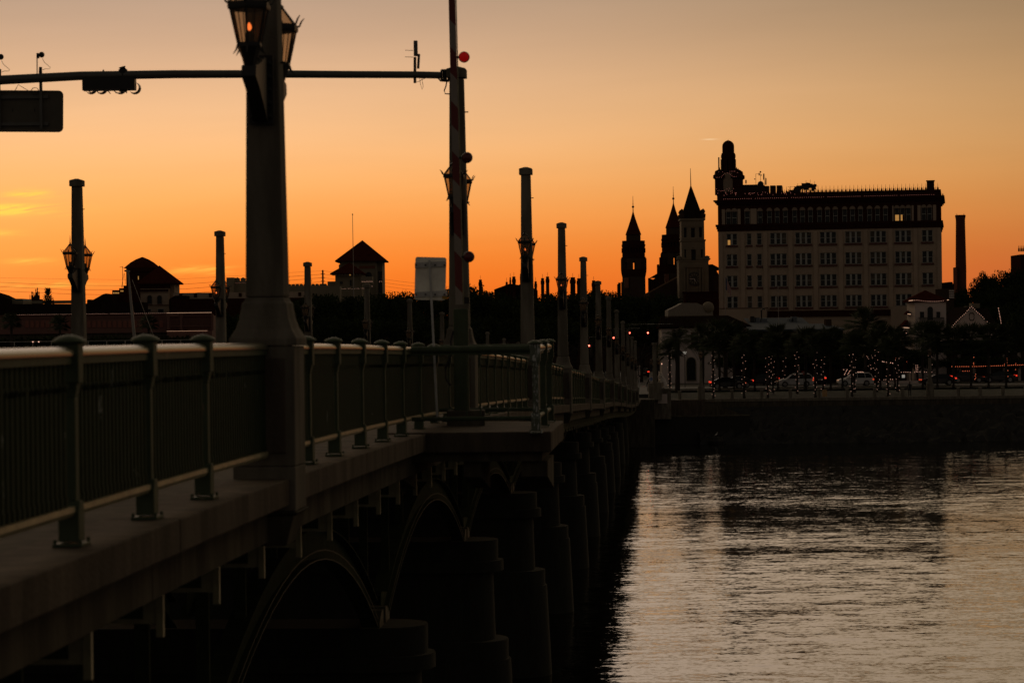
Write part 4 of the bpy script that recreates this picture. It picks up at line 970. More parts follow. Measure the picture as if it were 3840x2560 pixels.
u9 = du(1110) - du(985)
MB().prism([(-11, 0), (u9, 0), (u9, dz(1065)), (1.5, dz(975)), (-1, dz(968)), (-11, dz(1240))], 0, 20).build('wall', M['stone_d'], ch)
MB().prism([(-.5, dz(968)), (.8, dz(975)), (u9 + .4, dz(1018)), (u9 + .4, dz(1010)), (1.2, dz(963))], -.6, 20.6).build('roof', M['roof_d'], ch)
ch = thing('church_porch', 'dark red roofed block at the foot of the bell tower', 'building', ca.o + ca.dir * du(732) - ca.n * 6, ca.rz)
MB().box(0, du(1092) - du(732), 0, 5.4, 0, dz(1247)).build('wall', M['terracotta'], ch); MB().box(-.3, du(1092) - du(732) + .3, -.3, 5.5, dz(1247) + .003, dz(1243)).build('roof', M['roof_r'], ch)

# ------------------------------------------------------------------ the two round college towers
def college(cx, d, lab, w, ys, flip=False):
    cen = P(cD(cx, 0)[0], cD(0, 1000)[1], d); s = d / F / 2.6136
    o = thing('college_tower', lab, 'tower', (cen.x, cen.y, 5.8), group='twin towers of the old college')
    def z(y): return P(*cD(cx, y), d).z - 5.8
    ap, bs, dr, up, md, bal, lo = ys
    rs = w['base'] * s / 2
    MB().lathe([(rs * 1.1, z(bs)), (rs * .72, z(bs - (bs - ap) * .33)), (rs * .30, z(ap + (bs - ap) * .28)), (.12, z(ap))], 8, a0=math.pi / 8).build('spire', M['roof_r'], o)
    MB().tube([(0, 0, z(ap + 6)), (0, 0, z(ap - w['rod']))], [.14, .04], 5).build('rod', M['black'], o); MB().ball((0, 0, z(ap - w['ball'])), 12 * s, 2).ball((0, 0, z(ap - w['ball'] - 27)), 4.5 * s, 1).build('ball_finial', M['black'], o, smooth=60)
    MB().lathe([(rs, z(dr)), (rs, z(bs + 3)), (rs * 1.08, z(bs + 2.8))], 8, a0=math.pi / 8).build('drum', M['stone_d'], o)
    ru_ = w['up'] * s / 2
    n = 8
    MB().lathe([(ru_ * 1.0, z(up)), (ru_ * 1.0, z(up - (up - dr) * .28)), (ru_ * .96, z(up - (up - dr) * .28 + .5))], n, a0=math.pi / 8).lathe([(ru_, z(dr + (up - dr) * .45)), (ru_ * 1.06, z(dr + (up - dr) * .24)), (ru_, z(dr + (up - dr) * .22)), (ru_, z(dr))], n, a0=math.pi / 8).build('parapet', M['terracotta'], o)
    for i in range(n * 3):
        a = math.pi / 8 + 2 * math.pi * i / (n * 3); MB().cbox(ru_ * .93 * math.cos(a), ru_ * .93 * math.sin(a), z(up - (up - dr) * .27), z(dr + (up - dr) * .45), .42).build('column', M['terracotta'], o)
    MB().lathe([(ru_ * .62, z(up)), (ru_ * .62, z(dr))], 8).build('core', M['stone_d'], o)
    rm = w['mid'] * s / 2; MB().lathe([(rm * 1.05, z(up) - .003), (rm * 1.05, z(up + 6)), (rm, z(up + 12))], n, a0=math.pi / 8).build('cornice', M['terracotta'], o)
    # belfry stage: open arches
    zt_, zb_ = z(up + 12), z(bal)
    for i in range(8):
        a = math.pi / 8 + i * math.pi / 4; MB().cbox(rm * .84 * math.cos(a), rm * .84 * math.sin(a), zb_, zt_, rm * .46).build('pier', M['stone_d'], o)
    MB().lathe([(rm, zt_ - (zt_ - zb_) * .38), (rm, zt_ - .003)], n, a0=math.pi / 8).build('arch_head', M['stone_d'], o)
    rb = w['bal'] * s / 2; MB().lathe([(rm, z(lo)), (rb, z(bal + (lo - bal) * .4)), (rb * 1.02, z(bal) - .003)], n, a0=math.pi / 8).build('balcony', M['terracotta'], o)
    MB().lathe([(w['low'] * s / 2, -2), (w['low'] * s / 2, z(lo) - .003)], n, a0=math.pi / 8).build('shaft', M['stone_d'], o)
    MB().box(-w['low'] * s / 2 * .80, -w['low'] * s / 2 * .48, -w['low'] * s / 2 - .1, -w['low'] * s / 2 * .8, z(lo + 110), z(lo) - .3).build('panel', M['brick_o'], o)
    return o
college(252, 640, 'left college tower with round finial, sky showing through its arch', dict(base=150, up=236, mid=244, bal=262, low=240, rod=155, ball=48), (455, 680, 740, 900, 0, 1020, 1092))
t2 = college(648, 660, 'right college tower half hidden behind the bell tower', dict(base=158, up=250, mid=254, bal=262, low=250, rod=165, ball=46), (372, 612, 680, 850, 0, 975, 1058))
None and bulbs('rim_bulb', [(math.cos(a) * 9.2, -math.sin(a) * 9.2, P(*cD(648, yy), 660).z - 5.8) for yy in (672, 610) for a in [R(20 + 14 * i) for i in range(10)]], .09, M['bulb_d'], t2)
o = thing('college_wing', 'small turreted wing with sloping roof beside the right college tower', 'building', P(*cD(400, 1190), 650) * 1.0)
def w1(x, y): return P(*cD(x, y), 650) - o.location
MB().prism([(w1(502, 0).x, -10), (w1(530, 0).x, -10), (w1(530, 0).x, w1(0, 905).z), (w1(502, 0).x, w1(0, 905).z)], 0, 5).prism([(w1(478, 0).x, -10), (w1(502, 0).x, -10), (w1(502, 0).x, w1(0, 990).z), (w1(490, 0).x, w1(0, 990).z), (w1(490, 0).x, w1(0, 975).z), (w1(478, 0).x, w1(0, 975).z)], 0, 5).build('turret', M['terracotta'], o)
MB().prism([(w1(405, 0).x, w1(0, 1105).z), (w1(480, 0).x, w1(0, 1105).z), (w1(480, 0).x, w1(0, 1062).z)], 0, 8).build('roof', M['roof_d'], o)
MB().box(w1(462, 0).x, w1(480, 0).x, .5, 7, -10, w1(0, 1106).z).build('wall', M['stone_d'], o)
for xx, yy in ((385, 1108), (400, 1118), (425, 1122), (440, 1115), (90, 1150), (120, 1143), (80, 1165)):
    MB().box(w1(xx, 0).x, w1(xx + 22, 0).x, 0, 3, -12, w1(0, yy).z).build('battlement', M['terracotta'], o)

# ------------------------------------------------------------------ factory-like chimney
o = thing('brick_chimney', 'lone round brick chimney standing right of the bank', 'chimney', P(*c3(1905, 1300), 520)); lc = o.location
def h_(y): return P(*c3(1905, y), 520).z - lc.z
s = 520 / F / 1.8234
prof = [(36 * s, -20)] + [(36 * s - (h_(1100) * 0), h_(1100)), (31 * s, h_(800)), (31 * s, h_(775)), (35.5 * s, h_(750)), (35.5 * s, h_(742)), (30 * s, h_(741))]
MB().lathe(prof, 24).build('stack', M['mortar'], o, smooth=30)
for i in range(28):
    y_ = 775 + i * 13; MB().lathe([(31.2 * s + (y_ - 800) * .0155 * s + .04, h_(y_)), (31.2 * s + (y_ - 800) * .0155 * s + .04, h_(y_ + 4))], 24).build('brick_course', M['mortar'], o)
for i in range(4): a = i * 1.57 + .5; MB().tube([(34 * s * math.cos(a), 34 * s * math.sin(a), h_(745)), (34 * s * math.cos(a), 34 * s * math.sin(a), h_(733))], .04, 4).build('lightning_rod', M['black'], o)
MB().box(-42 * s, -36 * s, -2, 2, -20, h_(1098)).build('flue', M['mortar'], o)

# ------------------------------------------------------------------ generic silhouetted buildings
def block(name, label, cat, x0, x1, yt, d, mt, depth=8, extra=None, zb=5.8, group=None):
    f = Fac(x0, d, x1, d, yref=yt, zb=zb); o = f.thing(name, label, cat, group)
    MB().box(0, f.w, 0, depth, 0, f.z((x0 + x1) / 2, yt)).build('wall', mt, o); return f, o
def hip(f, o, u0, u1, z0, z1, depth, mt, over=.6, ridge=.0, cu=None, v0=0):
    cu = (u0 + u1) / 2 if cu is None else cu
    a, b, c, d = (u0 - over, v0 - over), (u1 + over, v0 - over), (u1 + over, v0 + depth + over), (u0 - over, v0 + depth + over)
    t1, t2_ = (cu - ridge, v0 + depth / 2), (cu + ridge, v0 + depth / 2)
    MB().add([(*a, z0), (*b, z0), (*c, z0), (*d, z0), (*t1, z1), (*t2_, z1), (*a, z0 - .25), (*b, z0 - .25), (*c, z0 - .25), (*d, z0 - .25)],
             [(0, 1, 5, 4), (1, 2, 5), (2, 3, 4, 5), (3, 0, 4), (0, 6, 7, 1), (1, 7, 8, 2), (2, 8, 9, 3), (3, 9, 6, 0), (6, 9, 8, 7)]).build('roof', mt, o)
def win(f, o, x0, x1, y0, y1, cr=lambda x, y: (x, y), mt='glassd', v=0, arch=False, fm='frame'):
    u0, z1 = f.uz(*cr(x0, y0)); u1, z0 = f.uz(*cr(x1, y1))
    fw = min(.1, (u1 - u0) * .12)
    fr = MB().box(u0 - fw, u0, v - .12, v - .003, z0, z1).box(u1, u1 + fw, v - .12, v - .003, z0, z1).box(u0 - fw, u1 + fw, v - .14, v - .003, z0 - fw, z0)
    if not arch: fr.box(u0 - fw, u1 + fw, v - .12, v - .003, z1, z1 + fw)
    w_ = fr.build('window', M[fm], o)
    poly = [(u0, z0), (u1, z0), (u1, z1)] + ([((u0 + u1) / 2 + (u1 - u0) / 2 * math.cos(a), z1 + (u1 - u0) / 2 * math.sin(a)) for a in [math.pi * i / 8 for i in range(1, 8)]] if arch else []) + [(u0, z1)]
    MB().prism(poly, v - .03, v - .004).build('pane', M[mt], w_)
    if arch: MB().prism([((u0 + u1) / 2 + ((u1 - u0) / 2 + fw) * math.cos(a), z1 + ((u1 - u0) / 2 + fw) * math.sin(a)) for a in [math.pi * i / 8 for i in range(9)]] + [((u0 + u1) / 2 + (u1 - u0) / 2 * math.cos(a), z1 + (u1 - u0) / 2 * math.sin(a)) for a in [math.pi * i / 8 for i in range(8, -1, -1)]], v - .12, v - .003).build('arch_trim', M[fm], w_)
    return w_

# --- left: red roofed tower pair
f = Fac(cA(1770, 0)[0], 470, cA(2125, 0)[0], 470); o = f.thing('hotel_tower', 'cream tower with red pyramid roof and twin arched windows', 'tower')
def az_(y, x=1950): return f.z(*cA(x, y))
MB().box(0, f.w, 0, 9, 0, az_(610)).build('wall', M['cream'], o)
MB().box(f.w + .003, f.w + .9, 1.6, 9, 0, az_(545)).build('side_wall', M['cream_d'], o)
MB().box(-.1, f.w + .1, -.1, 9.1, az_(610) + .003, az_(545)).build('arcade', M['terracotta'], o)
for i in range(18): u = f.w * (i + .5) / 18; MB().box(u - .13, u + .13, -.2, -.103, az_(652), az_(620)).build('dentil', M['terracotta'], o)
MB().box(-.15, f.w + .15, -.18, -.003, az_(662), az_(654)).build('string_course', M['cream_d'], o); MB().box(-.15, f.w + .15, -.18, -.003, az_(824), az_(816)).build('string_course', M['sill'], o)
hip(f, o, .2, 6.4, az_(540), az_(312, 1970), 8, M['roof_r'], over=.8, cu=f.u(*cA(1970, 312)))
win(f, o, 1857, 1915, 725, 805, cA, arch=True, fm='cream_d'); win(f, o, 1982, 2040, 725, 805, cA, arch=True, fm='cream_d'); win(f, o, 1828, 1900, 872, 900, cA); win(f, o, 1992, 2062, 870, 912, cA)
f2 = Fac(cA(1592, 0)[0], 486, cA(1910, 0)[0], 486); o2 = f2.thing('hotel_tower', 'dark brick tower with a low curved red roof behind the sailboat mast', 'tower')
def a2(y, x=1750): return f2.z(*cA(x, y))
MB().box(0, f2.w, 0, 9, 0, a2(345)).build('wall', M['terracotta'], o2)
MB().box(-.3, f2.w + .3, -.3, 9.3, a2(395), a2(380)).build('string_course', M['terracotta'], o2)
zz = [(350, -.9), (310, 1.0), (262, 3.0), (225, 5.6), (205, 8.4)]
mb = MB(); hw = (f2.w) / 2 + 1.1; pf_ = [(hw, a2(350)), (hw * .86, a2(322)), (hw * .62, a2(275)), (hw * .34, a2(235)), (.1, a2(205))]
mb.lathe([(r * 1.30, z) for r, z in pf_], 4, hw - 1.0, 4.5, a0=math.pi / 4); mb.build('roof', M['roof_r'], o2)
win(f2, o2, 1738, 1750, 455, 498, cA, mt='winlit', fm='terracotta')
# antenna on its left eave
p = P(*cA(1548, 400), 480); q = thing('tv_antenna', 'spindly antenna at the eave of the curved roof tower', 'antenna', p)
def r3(x, y): return P(*cA(x, y), 480) - p
MB().tube([r3(1545, 600), r3(1545, 335)], .06, 4).build('mast', M['wire'], q); MB().tube([r3(1508, 343), r3(1550, 332)], .05, 4).tube([r3(1540, 352), r3(1556, 346)], .04, 4).build('element', M['wire'], q)
MB().tube([r3(1563, 420), r3(1528, 600)], .04, 4).tube([r3(1570, 420), r3(1580, 555)], .04, 4).build('guy_wire', M['wire'], q)
# --- left low silhouettes
def sil(name, label, pts, cr, d, mt, depth=8, cat='building', zb=5.8, part='wall', roof=None):
    q = [P(*cr(x, y), d) for x, y in pts]; o = thing(name, label, cat, (q[0].x, d, zb))
    MB().prism([(p.x - q[0].x, p.z - zb) for p in q] + [(q[-1].x - q[0].x, 0), (0, 0)], 0, depth).build(part, mt, o); return o
sil('dark_building', 'long low dark building behind the pink wall', [(-1400, 805), (300, 805), (905, 803), (1770, 780), (1780, 780)], cA, 440, M['roof_d'])
sil('hip_roof_house', 'dark hip roofed house left of the curved roof tower', [(1095, 770), (1100, 748), (1138, 748), (1140, 765), (1150, 765), (1300, 680), (1335, 672), (1400, 700), (1420, 790)], cA, 452, M['roof_d'])
o = sil('rooftop_lookout', 'small rooftop lookout with glowing openings beside the brick tower', [(1413, 690), (1413, 632), (1500, 632), (1500, 606), (1556, 606), (1556, 572), (1600, 572), (1600, 850)], cA, 460, M['terracotta'])
f = Fac(cA(1413, 0)[0], 459.9, cA(1600, 0)[0], 459.9)
for xx in (1425, 1445, 1465, 1485): 
    u0, z1 = f.uz(*cA(xx, 658)); u1, z0 = f.uz(*cA(xx + 15, 675)); MB().box(u0, u1, -.15, -.05, z0, z1).build('opening', M['winlit'], o)
for xx in (1520, 1540):
    u0, z1 = f.uz(*cA(xx, 633)); u1, z0 = f.uz(*cA(xx + 14, 650)); MB().box(u0, u1, -.15, -.05, z0, z1).build('opening', M['winlit'], o)
sil('flat_roof_building', 'flat roofed grey building low on the left skyline', [(45, 805), (50, 738), (280, 738), (292, 760), (292, 800)], cA, 450, M['tan'])
sil('gable_house', 'dark gable roof cut by the left edge of the picture', [(-500, 790), (-160, 640), (0, 688), (105, 740), (110, 800)], cA, 447, M['roof_d'])
o = thing('flat_roof_building', 'long thin flat roof with glowing gap below, on the left skyline', 'building', P(*cA(290, 800), 470))
def L1(x, y): return P(*cA(x, y), 470) - o.location
MB().box(0, L1(910, 0).x, 0, 8, L1(600, 795).z, L1(600, 762).z).build('roof_slab', M['tan'], o)
for xx in (300, 440, 640, 905): MB().box(L1(xx, 0).x, L1(xx + 8, 0).x, 1, 2, -12, L1(600, 796).z).build('column', M['tan'], o)
o = thing('ornate_roof_pinnacles', 'cluster of small onion topped pinnacles on the left skyline', 'pinnacles', P(*cA(375, 800), 520))
def L2(x, y): return P(*cA(x, y), 520) - o.location
for xx, yt, wd in ((377, 685, 6), (400, 643, 9), (413, 645, 7), (428, 662, 8), (451, 612, 10), (471, 597, 11), (492, 645, 9), (440, 690, 14), (480, 690, 14), (460, 660, 14)):
    s = 520 / F / 3.36; c0 = L2(xx, yt); MB().lathe([(wd * s, -3), (wd * s, c0.z - 60 * s), (wd * s * .4, c0.z - 40 * s), (wd * s * .75, c0.z - 24 * s), (wd * s * .5, c0.z - 12 * s), (.04, c0.z)], 8, c0.x, 0).build('pinnacle', M['terracotta'], o)
MB().box(L2(378, 0).x, L2(498, 0).x, -1, 3, -14, L2(430, 745).z).build('wall', M['terracotta'], o)
# --- pink arcaded building
f = Fac(cA(-1400, 0)[0], 336, cA(2092, 0)[0], 334, zb=5.4); o = f.thing('pink_building', 'long pink waterfront wall with a row of blind arches and roof lights', 'building')
def pz_(y, x=1000): return f.z(*cA(x, y))
MB().box(0, f.w, 0, 9, pz_(1175), pz_(945)).build('wall', M['pink'], o); MB().box(-.1, f.w + .1, -.25, 9, pz_(945) + .003, pz_(935)).build('coping', M['pink'], o)
MB().box(0, f.w, .4, 9, 0, pz_(1175) - .003).build('base_wall', M['concrete_d'], o)
MB().box(0, f.w, -.10, -.003, pz_(985), pz_(970)).build('moulding', M['pink'], o)
x = 320
while x < 2060:
    if not (600 < x < 620 or 1620 < x < 1650):
        u0, u1 = f.u(*cA(x, 1060)), f.u(*cA(x + 44, 1060)); z0, z1 = pz_(1100, x), pz_(1035, x)
        MB().prism([(u0, z0), (u1, z0), (u1, z1)] + [((u0 + u1) / 2 + (u1 - u0) / 2 * math.cos(a), z1 + (u1 - u0) / 2 * math.sin(a)) for a in [math.pi * i / 8 for i in range(1, 8)]] + [(u0, z1)], -.10, -.003).build('arch_panel', mat('pink arch', (.24, .09, .065), .9, var=.1) if x == 320 else bpy.data.materials['pink arch'], o)
    x += 65
p0, p1 = f.o + f.dir * f.u(*cA(0, 940)), f.o + f.dir * f.u(*cA(2090, 920))
z0_, z1_ = P(*cA(0, 945), 336).z, P(*cA(2090, 918), 334).z
string_light('row of tiny bulbs along the top of the pink wall', [(p0.x + (p1.x - p0.x) * i / 84, p0.y - .5, f.zb + pz_(932, 1000)) for i in range(4, 84) if i not in (37, 38, 39, 55)], .030)
f3 = Fac(cA(2096, 0)[0], 332, cA(2352, 0)[0], 332, zb=5.4); o = f3.thing('pink_terrace', 'pink balustraded terrace lit along its rails, at the end of the pink wall', 'terrace')
def q3(y, x=2200): return f3.z(*cA(x, y))
W3 = f3.w + 3.4
MB().box(0, W3, .8, 6, 0, q3(955)).build('wall', M['pink'], o); MB().box(0, W3, 0, .8, 0, q3(1145)).build('base_wall', M['pink'], o)
for i in range(40): MB().box(W3 * (i + .3) / 40, W3 * (i + .75) / 40, .1, .25, q3(1075), q3(985)).build('baluster', M['pink'], o)
for yy in (950, 1080): MB().box(0, W3, 0, .35, q3(yy + 12), q3(yy)).build('rail', M['pink'], o)
MB().box(0, W3, -.06, 0, q3(919), q3(916)).build('light_strip', M['glare'], o); MB().box(0, W3, -.05, .5, q3(940), q3(920)).build('cornice', M['pink'], o)
MB().box(0, W3 * .9, -.06, -.003, q3(1147), q3(1145)).build('light_strip', M['glare'], o)
for xx in (0, .29, .98): MB().box(W3 * xx, W3 * xx + .35, -.05, .5, q3(1144), q3(941)).build('pier', M['pink'], o)
# dark hedge below the pink wall and a pale dock rail
mb = MB(); rnd = random.Random(2); a = P(*cA(-60, 1260), 318); b = P(*cA(2500, 1240), 318)
for i in range(2600):
    u = rnd.random(); p = a.lerp(b, u); z = rnd.uniform(11.0, 13.4); s = .35; vs = [Vector((p.x, 318 + rnd.uniform(-.8, .8), z)) + Vector((rnd.uniform(-s, s), rnd.uniform(-s, s), rnd.uniform(-s, s))) for _ in range(3)]
    mb.add(vs, [(0, 1, 2)])
mb.box(a.x, b.x, 318.5, 320, 5.4, 13.2)
tag(mb.build('hedge', M['leaf']), 'long dark hedge below the pink wall', kind='stuff')
p = P(*cA(-60, 1283), 300); q = P(*cA(2500, 1241), 300)
o = thing('dock_rail', 'thin pale rail line crossing behind the left lamp pylons', 'rail', p)
MB().box(0, q.x - p.x, 0, .1, -.05, .04).build('rail', M['sail'], o)
for i in range(12): MB().box((q.x - p.x) * i / 11, (q.x - p.x) * i / 11 + .12, .02, .12, -8.5, -.053).build('post', M['sail'], o)
for xx in (414, 488): 
    p_ = P(*cA(xx, 1283), 299.8); o = thing('dock_light', 'small bright lamp on the dock rail, %s of two' % ('left' if xx < 450 else 'right'), 'lamp', p_, group='lamps on the dock rail'); MB().lathe([(.03, -.06), (.09, -.02), (.09, .05), (.02, .09)], 8).build('lamp', M['bulb'], o)
# --- centre left: museum tower and crenellated walls
f = Fac(cB(1665, 0)[0], 500, cB(2125, 0)[0], 500); o = f.thing('museum_tower', 'big pale tower with broad red pyramid roof beside a flagpole', 'tower')
def bz(y, x=1900): return f.z(*cB(x, y))
MB().box(0, f.w, 0, 12, 0, bz(398)).build('wall', M['tan'], o); MB().box(f.w + .003, f.w + 1.15, 1.5, 11.8, 0, bz(398)).build('side_wall', M['tan'], o)
hip(f, o, .3, 8.4, bz(392), bz(126), 9, M['roof_r'], over=1.2, cu=f.u(*cB(1928, 130)))
MB().box(f.u(*cB(1872, 470)), f.u(*cB(2105, 470)), -.15, -.003, bz(496), bz(460)).build('frieze', M['brick_o'], o)
win(f, o, 1985, 2062, 575, 640, cB, arch=True, fm='tan')
for xx in (0, .5, 1): MB().box(f.w * xx - .2, f.w * xx + .2, -.2, -.003, 0, bz(440)).build('pilaster', M['tan'], o)
for xx in (2145, 2160, 2178): u = f.u(*cB(xx, 600)); MB().box(u, u + .25, 1.35, 1.49, bz(800), bz(530)).build('slit_window', M['glassd'], o)
bulbs('bulb', [(f.u(*cB(x_, y_)), -1.2, bz(y_, x_)) for x_, y_ in ((2165, 658), (2185, 658), (2072, 718), (2105, 866), (2070, 902))], .05, M['bulb'], o)
f = Fac(cB(1605, 0)[0], 488, cB(1940, 0)[0], 488); o = f.thing('museum_tower', 'smaller pale tower with low red roof in front of the big museum tower', 'tower')
def b2(y, x=1770): return f.z(*cB(x, y))
MB().box(0, f.w, 0, 9, 0, b2(560)).build('wall', M['tan'], o)
hip(f, o, .25, 4.6, b2(552), b2(412), 6, M['roof_r'], over=1.2, cu=f.u(*cB(1770, 412)))
for i in range(9): u = f.w * (i + .5) / 9; MB().box(u - .12, u + .12, -1.2, 0, b2(580), b2(560)).build('corbel', M['tan'], o)
win(f, o, 1662, 1700, 655, 690, cB, fm='tan'); win(f, o, 1788, 1812, 648, 715, cB, arch=True, fm='tan')
MB().box(f.u(*cB(1785, 600)), f.u(*cB(1808, 600)), -.1, -.003, b2(580), b2(556)).build('lit_louvre', M['winlit'], o)
MB().box(f.u(*cB(1930, 640)), f.u(*cB(2078, 640)), -1.5, 1.5, b2(690), b2(600)).build('balcony', M['tan'], o)
bulbs('bulb', [(f.u(*cB(1680 + 16 * i, 748)), -1.6, b2(748)) for i in range(20) if i % 5] + [(f.u(*cB(1945 + 9 * i, 662)), -1.6, b2(662)) for i in range(16)], .035, M['bulb'], o)
def merlons(label, x0, x1, yt, yb, step, d, cr, mt, wid=.5, cap=True, low=None):
    f = Fac(cr(x0, 0)[0], d, cr(x1, 0)[0], d); o = f.thing('crenellated_wall', label, 'wall'); z0, z1 = f.z(*cr((x0 + x1) / 2, yb)), f.z(*cr((x0 + x1) / 2, yt))
    MB().box(0, f.w, 0, 4, 0, z0).build('wall', mt, o)
    n = max(1, round((x1 - x0) / step))
    for i in range(n):
        u = f.w * (i + .5) / n; w_ = f.w / n * wid
        MB().box(u - w_ / 2, u + w_ / 2, 0, .8, z0 + .003, z0 + (z1 - z0) * (.55 if cap else 1)).build('merlon', mt, o)
        if cap: MB().prism([(u - w_ * .62, z0 + (z1 - z0) * .553), (u + w_ * .62, z0 + (z1 - z0) * .553), (u, z1)], -.1, .9).build('merlon_cap', mt, o)
    return f, o
f, o = merlons('pale building top with pointed battlements left of the huge pylon', 265, 620, 603, 648, 66, 480, cB, M['tan'], .8)
bulbs('bulb', [(f.w * i / 26, -.2, f.z(*cB(400, 675))) for i in range(26)], .03, M['bulb_d'], o)
block('corner_block', 'dark capped corner block ending the pointed battlements', 'building', cB(232, 0)[0], cB(322, 0)[0], cB(0, 606)[1], 478, M['tan'], 5)
merlons('long low wall topped with small pointed battlements', 700, 1500, 686, 708, 49, 478, cB, M['tan'], .8)
block('museum_wing', 'pale wing stepping up beside the smaller museum tower', 'building', cB(1505, 0)[0], cB(1612, 0)[0], cB(0, 655)[1], 490, M['tan'], 5)
block('museum_wing', 'pale parapet wing with square openings below the pointed battlements', 'building', cB(1310, 0)[0], cB(1660, 0)[0], cB(0, 715)[1], 474, M['tan'], 5)
f, o = block('cream_building', 'long cream terrace building left of the huge pylon', 'building', cA(2182, 0)[0], cB(1250, 0)[0], cB(0, 792)[1], 462, M['cream'], 8)
for i in range(9): MB().box(f.w * (i + .4) / 9, f.w * (i + .6) / 9, -.1, -.003, f.z(*cB(300, 850)), f.z(*cB(300, 802))).build('shutter', M['terracotta'], o)
f, o = block('red_wall_building', 'dark red walled building below the cream terrace', 'building', cA(2150, 0)[0], cB(1250, 0)[0], cB(0, 868)[1], 455, M['terracotta'], 5)
p = P(*cA(2120, 760), 450); sil('lean_to_roof', 'sloping dark roof at the foot of the arched window tower', [(2130, 745), (2205, 700), (2352, 700), (2352, 900)], cA, 458, M['roof_d'])
# utility pole and wires
up_ = P(*cB(1448, 700), 560); o = thing('utility_pole', 'thin utility pole between the battlements and the museum tower', 'utility pole', (up_.x, 560, 5.8))
MB().tube([(0, 0, 0), (0, 0, P(*cB(1448, 512), 560).z - 5.8)], [.3, .22], 6).build('pole', M['wire'], o)
for yy in (565, 610, 655): MB().box(-.5, .5, -.1, .1, P(*cB(1448, yy), 560).z - 5.8, P(*cB(1448, yy - 6), 560).z - 5.8).build('insulator', M['wire'], o)
lines = [('uppermost power line over the left skyline', [(-200, 1040), (0, 1042), (480, 1049), (700, 1045), (1211, 1015)]), ('second power line from the top over the left skyline', [(-200, 1052), (0, 1059), (280, 1070), (480, 1071), (700, 1065), (1211, 1028)]),
         ('third power line from the top over the left skyline', [(-200, 1065), (0, 1075), (280, 1087), (460, 1088), (700, 1083), (1211, 1041)]), ('lowest power line over the left skyline', [(-200, 1082), (0, 1091), (280, 1103), (460, 1106), (700, 1101), (1211, 1056)])]
for k, (lab, pts) in enumerate(lines):
    p = P(*pts[0], 560); o = thing('power_line', lab, 'power line', p, group='power lines over the left skyline')
    MB().tube([P(x_, y_, 560) - p for x_, y_ in pts], .045 if k else .025, 4).build('wire', M['wire'], o)
    q = pts[-1]; MB().tube([P(q[0], q[1], 560) - p, P(1500, q[1] + 40, 560) - p, P(1700, q[1] + 62, 560) - p], .03, 4).build('wire', M['wire'], o)
fp = P(*cB(1836, 450), 470); o = thing('flagpole', 'tall bare flagpole in front of the museum tower', 'flagpole', (fp.x, 470, 5.8))
zt_ = P(1322, 806, 470).z - 5.8; MB().tube([(0, 0, 0), (P(1322, 806, 470).x - fp.x, 0, zt_)], [.13, .05], 6).build('pole', M['sail'], o); MB().ball((P(1322, 806, 470).x - fp.x, 0, zt_ + .1), .14, 1).build('ball_finial', M['wire'], o)
# --- centre: roofs and chimneys above the oaks
sil('gable_house', 'dark gable roof among the oaks behind the water side pylons', [(600, 725), (830, 640), (960, 660), (1000, 640), (1030, 620), (1240, 740)], cC, 470, M['roof_d'])
ck_ = [((765, 805), 615), ((825, 850), 548), ((862, 920), 535), ((980, 1000), 495), ((1005, 1040), 522), ((1190, 1232), 605), ((1285, 1340), 558), ((1358, 1414), 535), ((1715, 1800), 545), ((1815, 1880), 560), ((2035, 2095), 592), ((370, 425), 580)]
labs = ['lowest chimney on the gable slope', 'narrow chimney joined beside the wider one left of the third pylon', 'wide corbelled chimney left of the third pylon', 'thin tall chimney against the third pylon', 'squat chimney half behind the third pylon', 'stepped chimney right of the third pylon', 'left half of the chimney pair between two pylons', 'right half of the chimney pair between two pylons', 'broad chimney right of the fourth pylon', 'chimney close left of the fifth pylon', 'chimney left of the sixth pylon', 'chimney rising from trees right of the barrier arm']
for ((xa, xb), yt), lb in zip(ck_, labs):
    p = P(*cC(xa, 740), 466); q = P(*cC(xb, yt), 466); o = thing('corbelled_chimney', 'dark ' + lb, 'chimney', (p.x, 466, p.z - 8), group='chimneys above the oaks')
    w_ = q.x - p.x; h = q.z - p.z + 8
    MB().box(w_ * .08, w_ * .92, 0, 1.2, 0, h - 1.2).box(0, w_, -.1, 1.3, h - 1.2 + .003, h - .5).box(w_ * .12, w_ * .88, .1, 1.1, h - .5 + .003, h).build('stack', M['terracotta'], o)
    MB().tube([(w_ * .5, .5, h), (w_ * .5, .5, h + .8)], .04, 4).build('rod', M['wire'], o)
# arch links of the paired chimneys
f, o = block('plaza_building', 'low dark building hidden behind the oaks, across the middle skyline', 'building', 770, 2560, 1185, 455, M['stone_d'], 8)
for i in range(24): MB().box(f.w * (i + .3) / 24, f.w * (i + .7) / 24, -.1, -.003, 3, 5.2).build('window', M['glassd'], o)
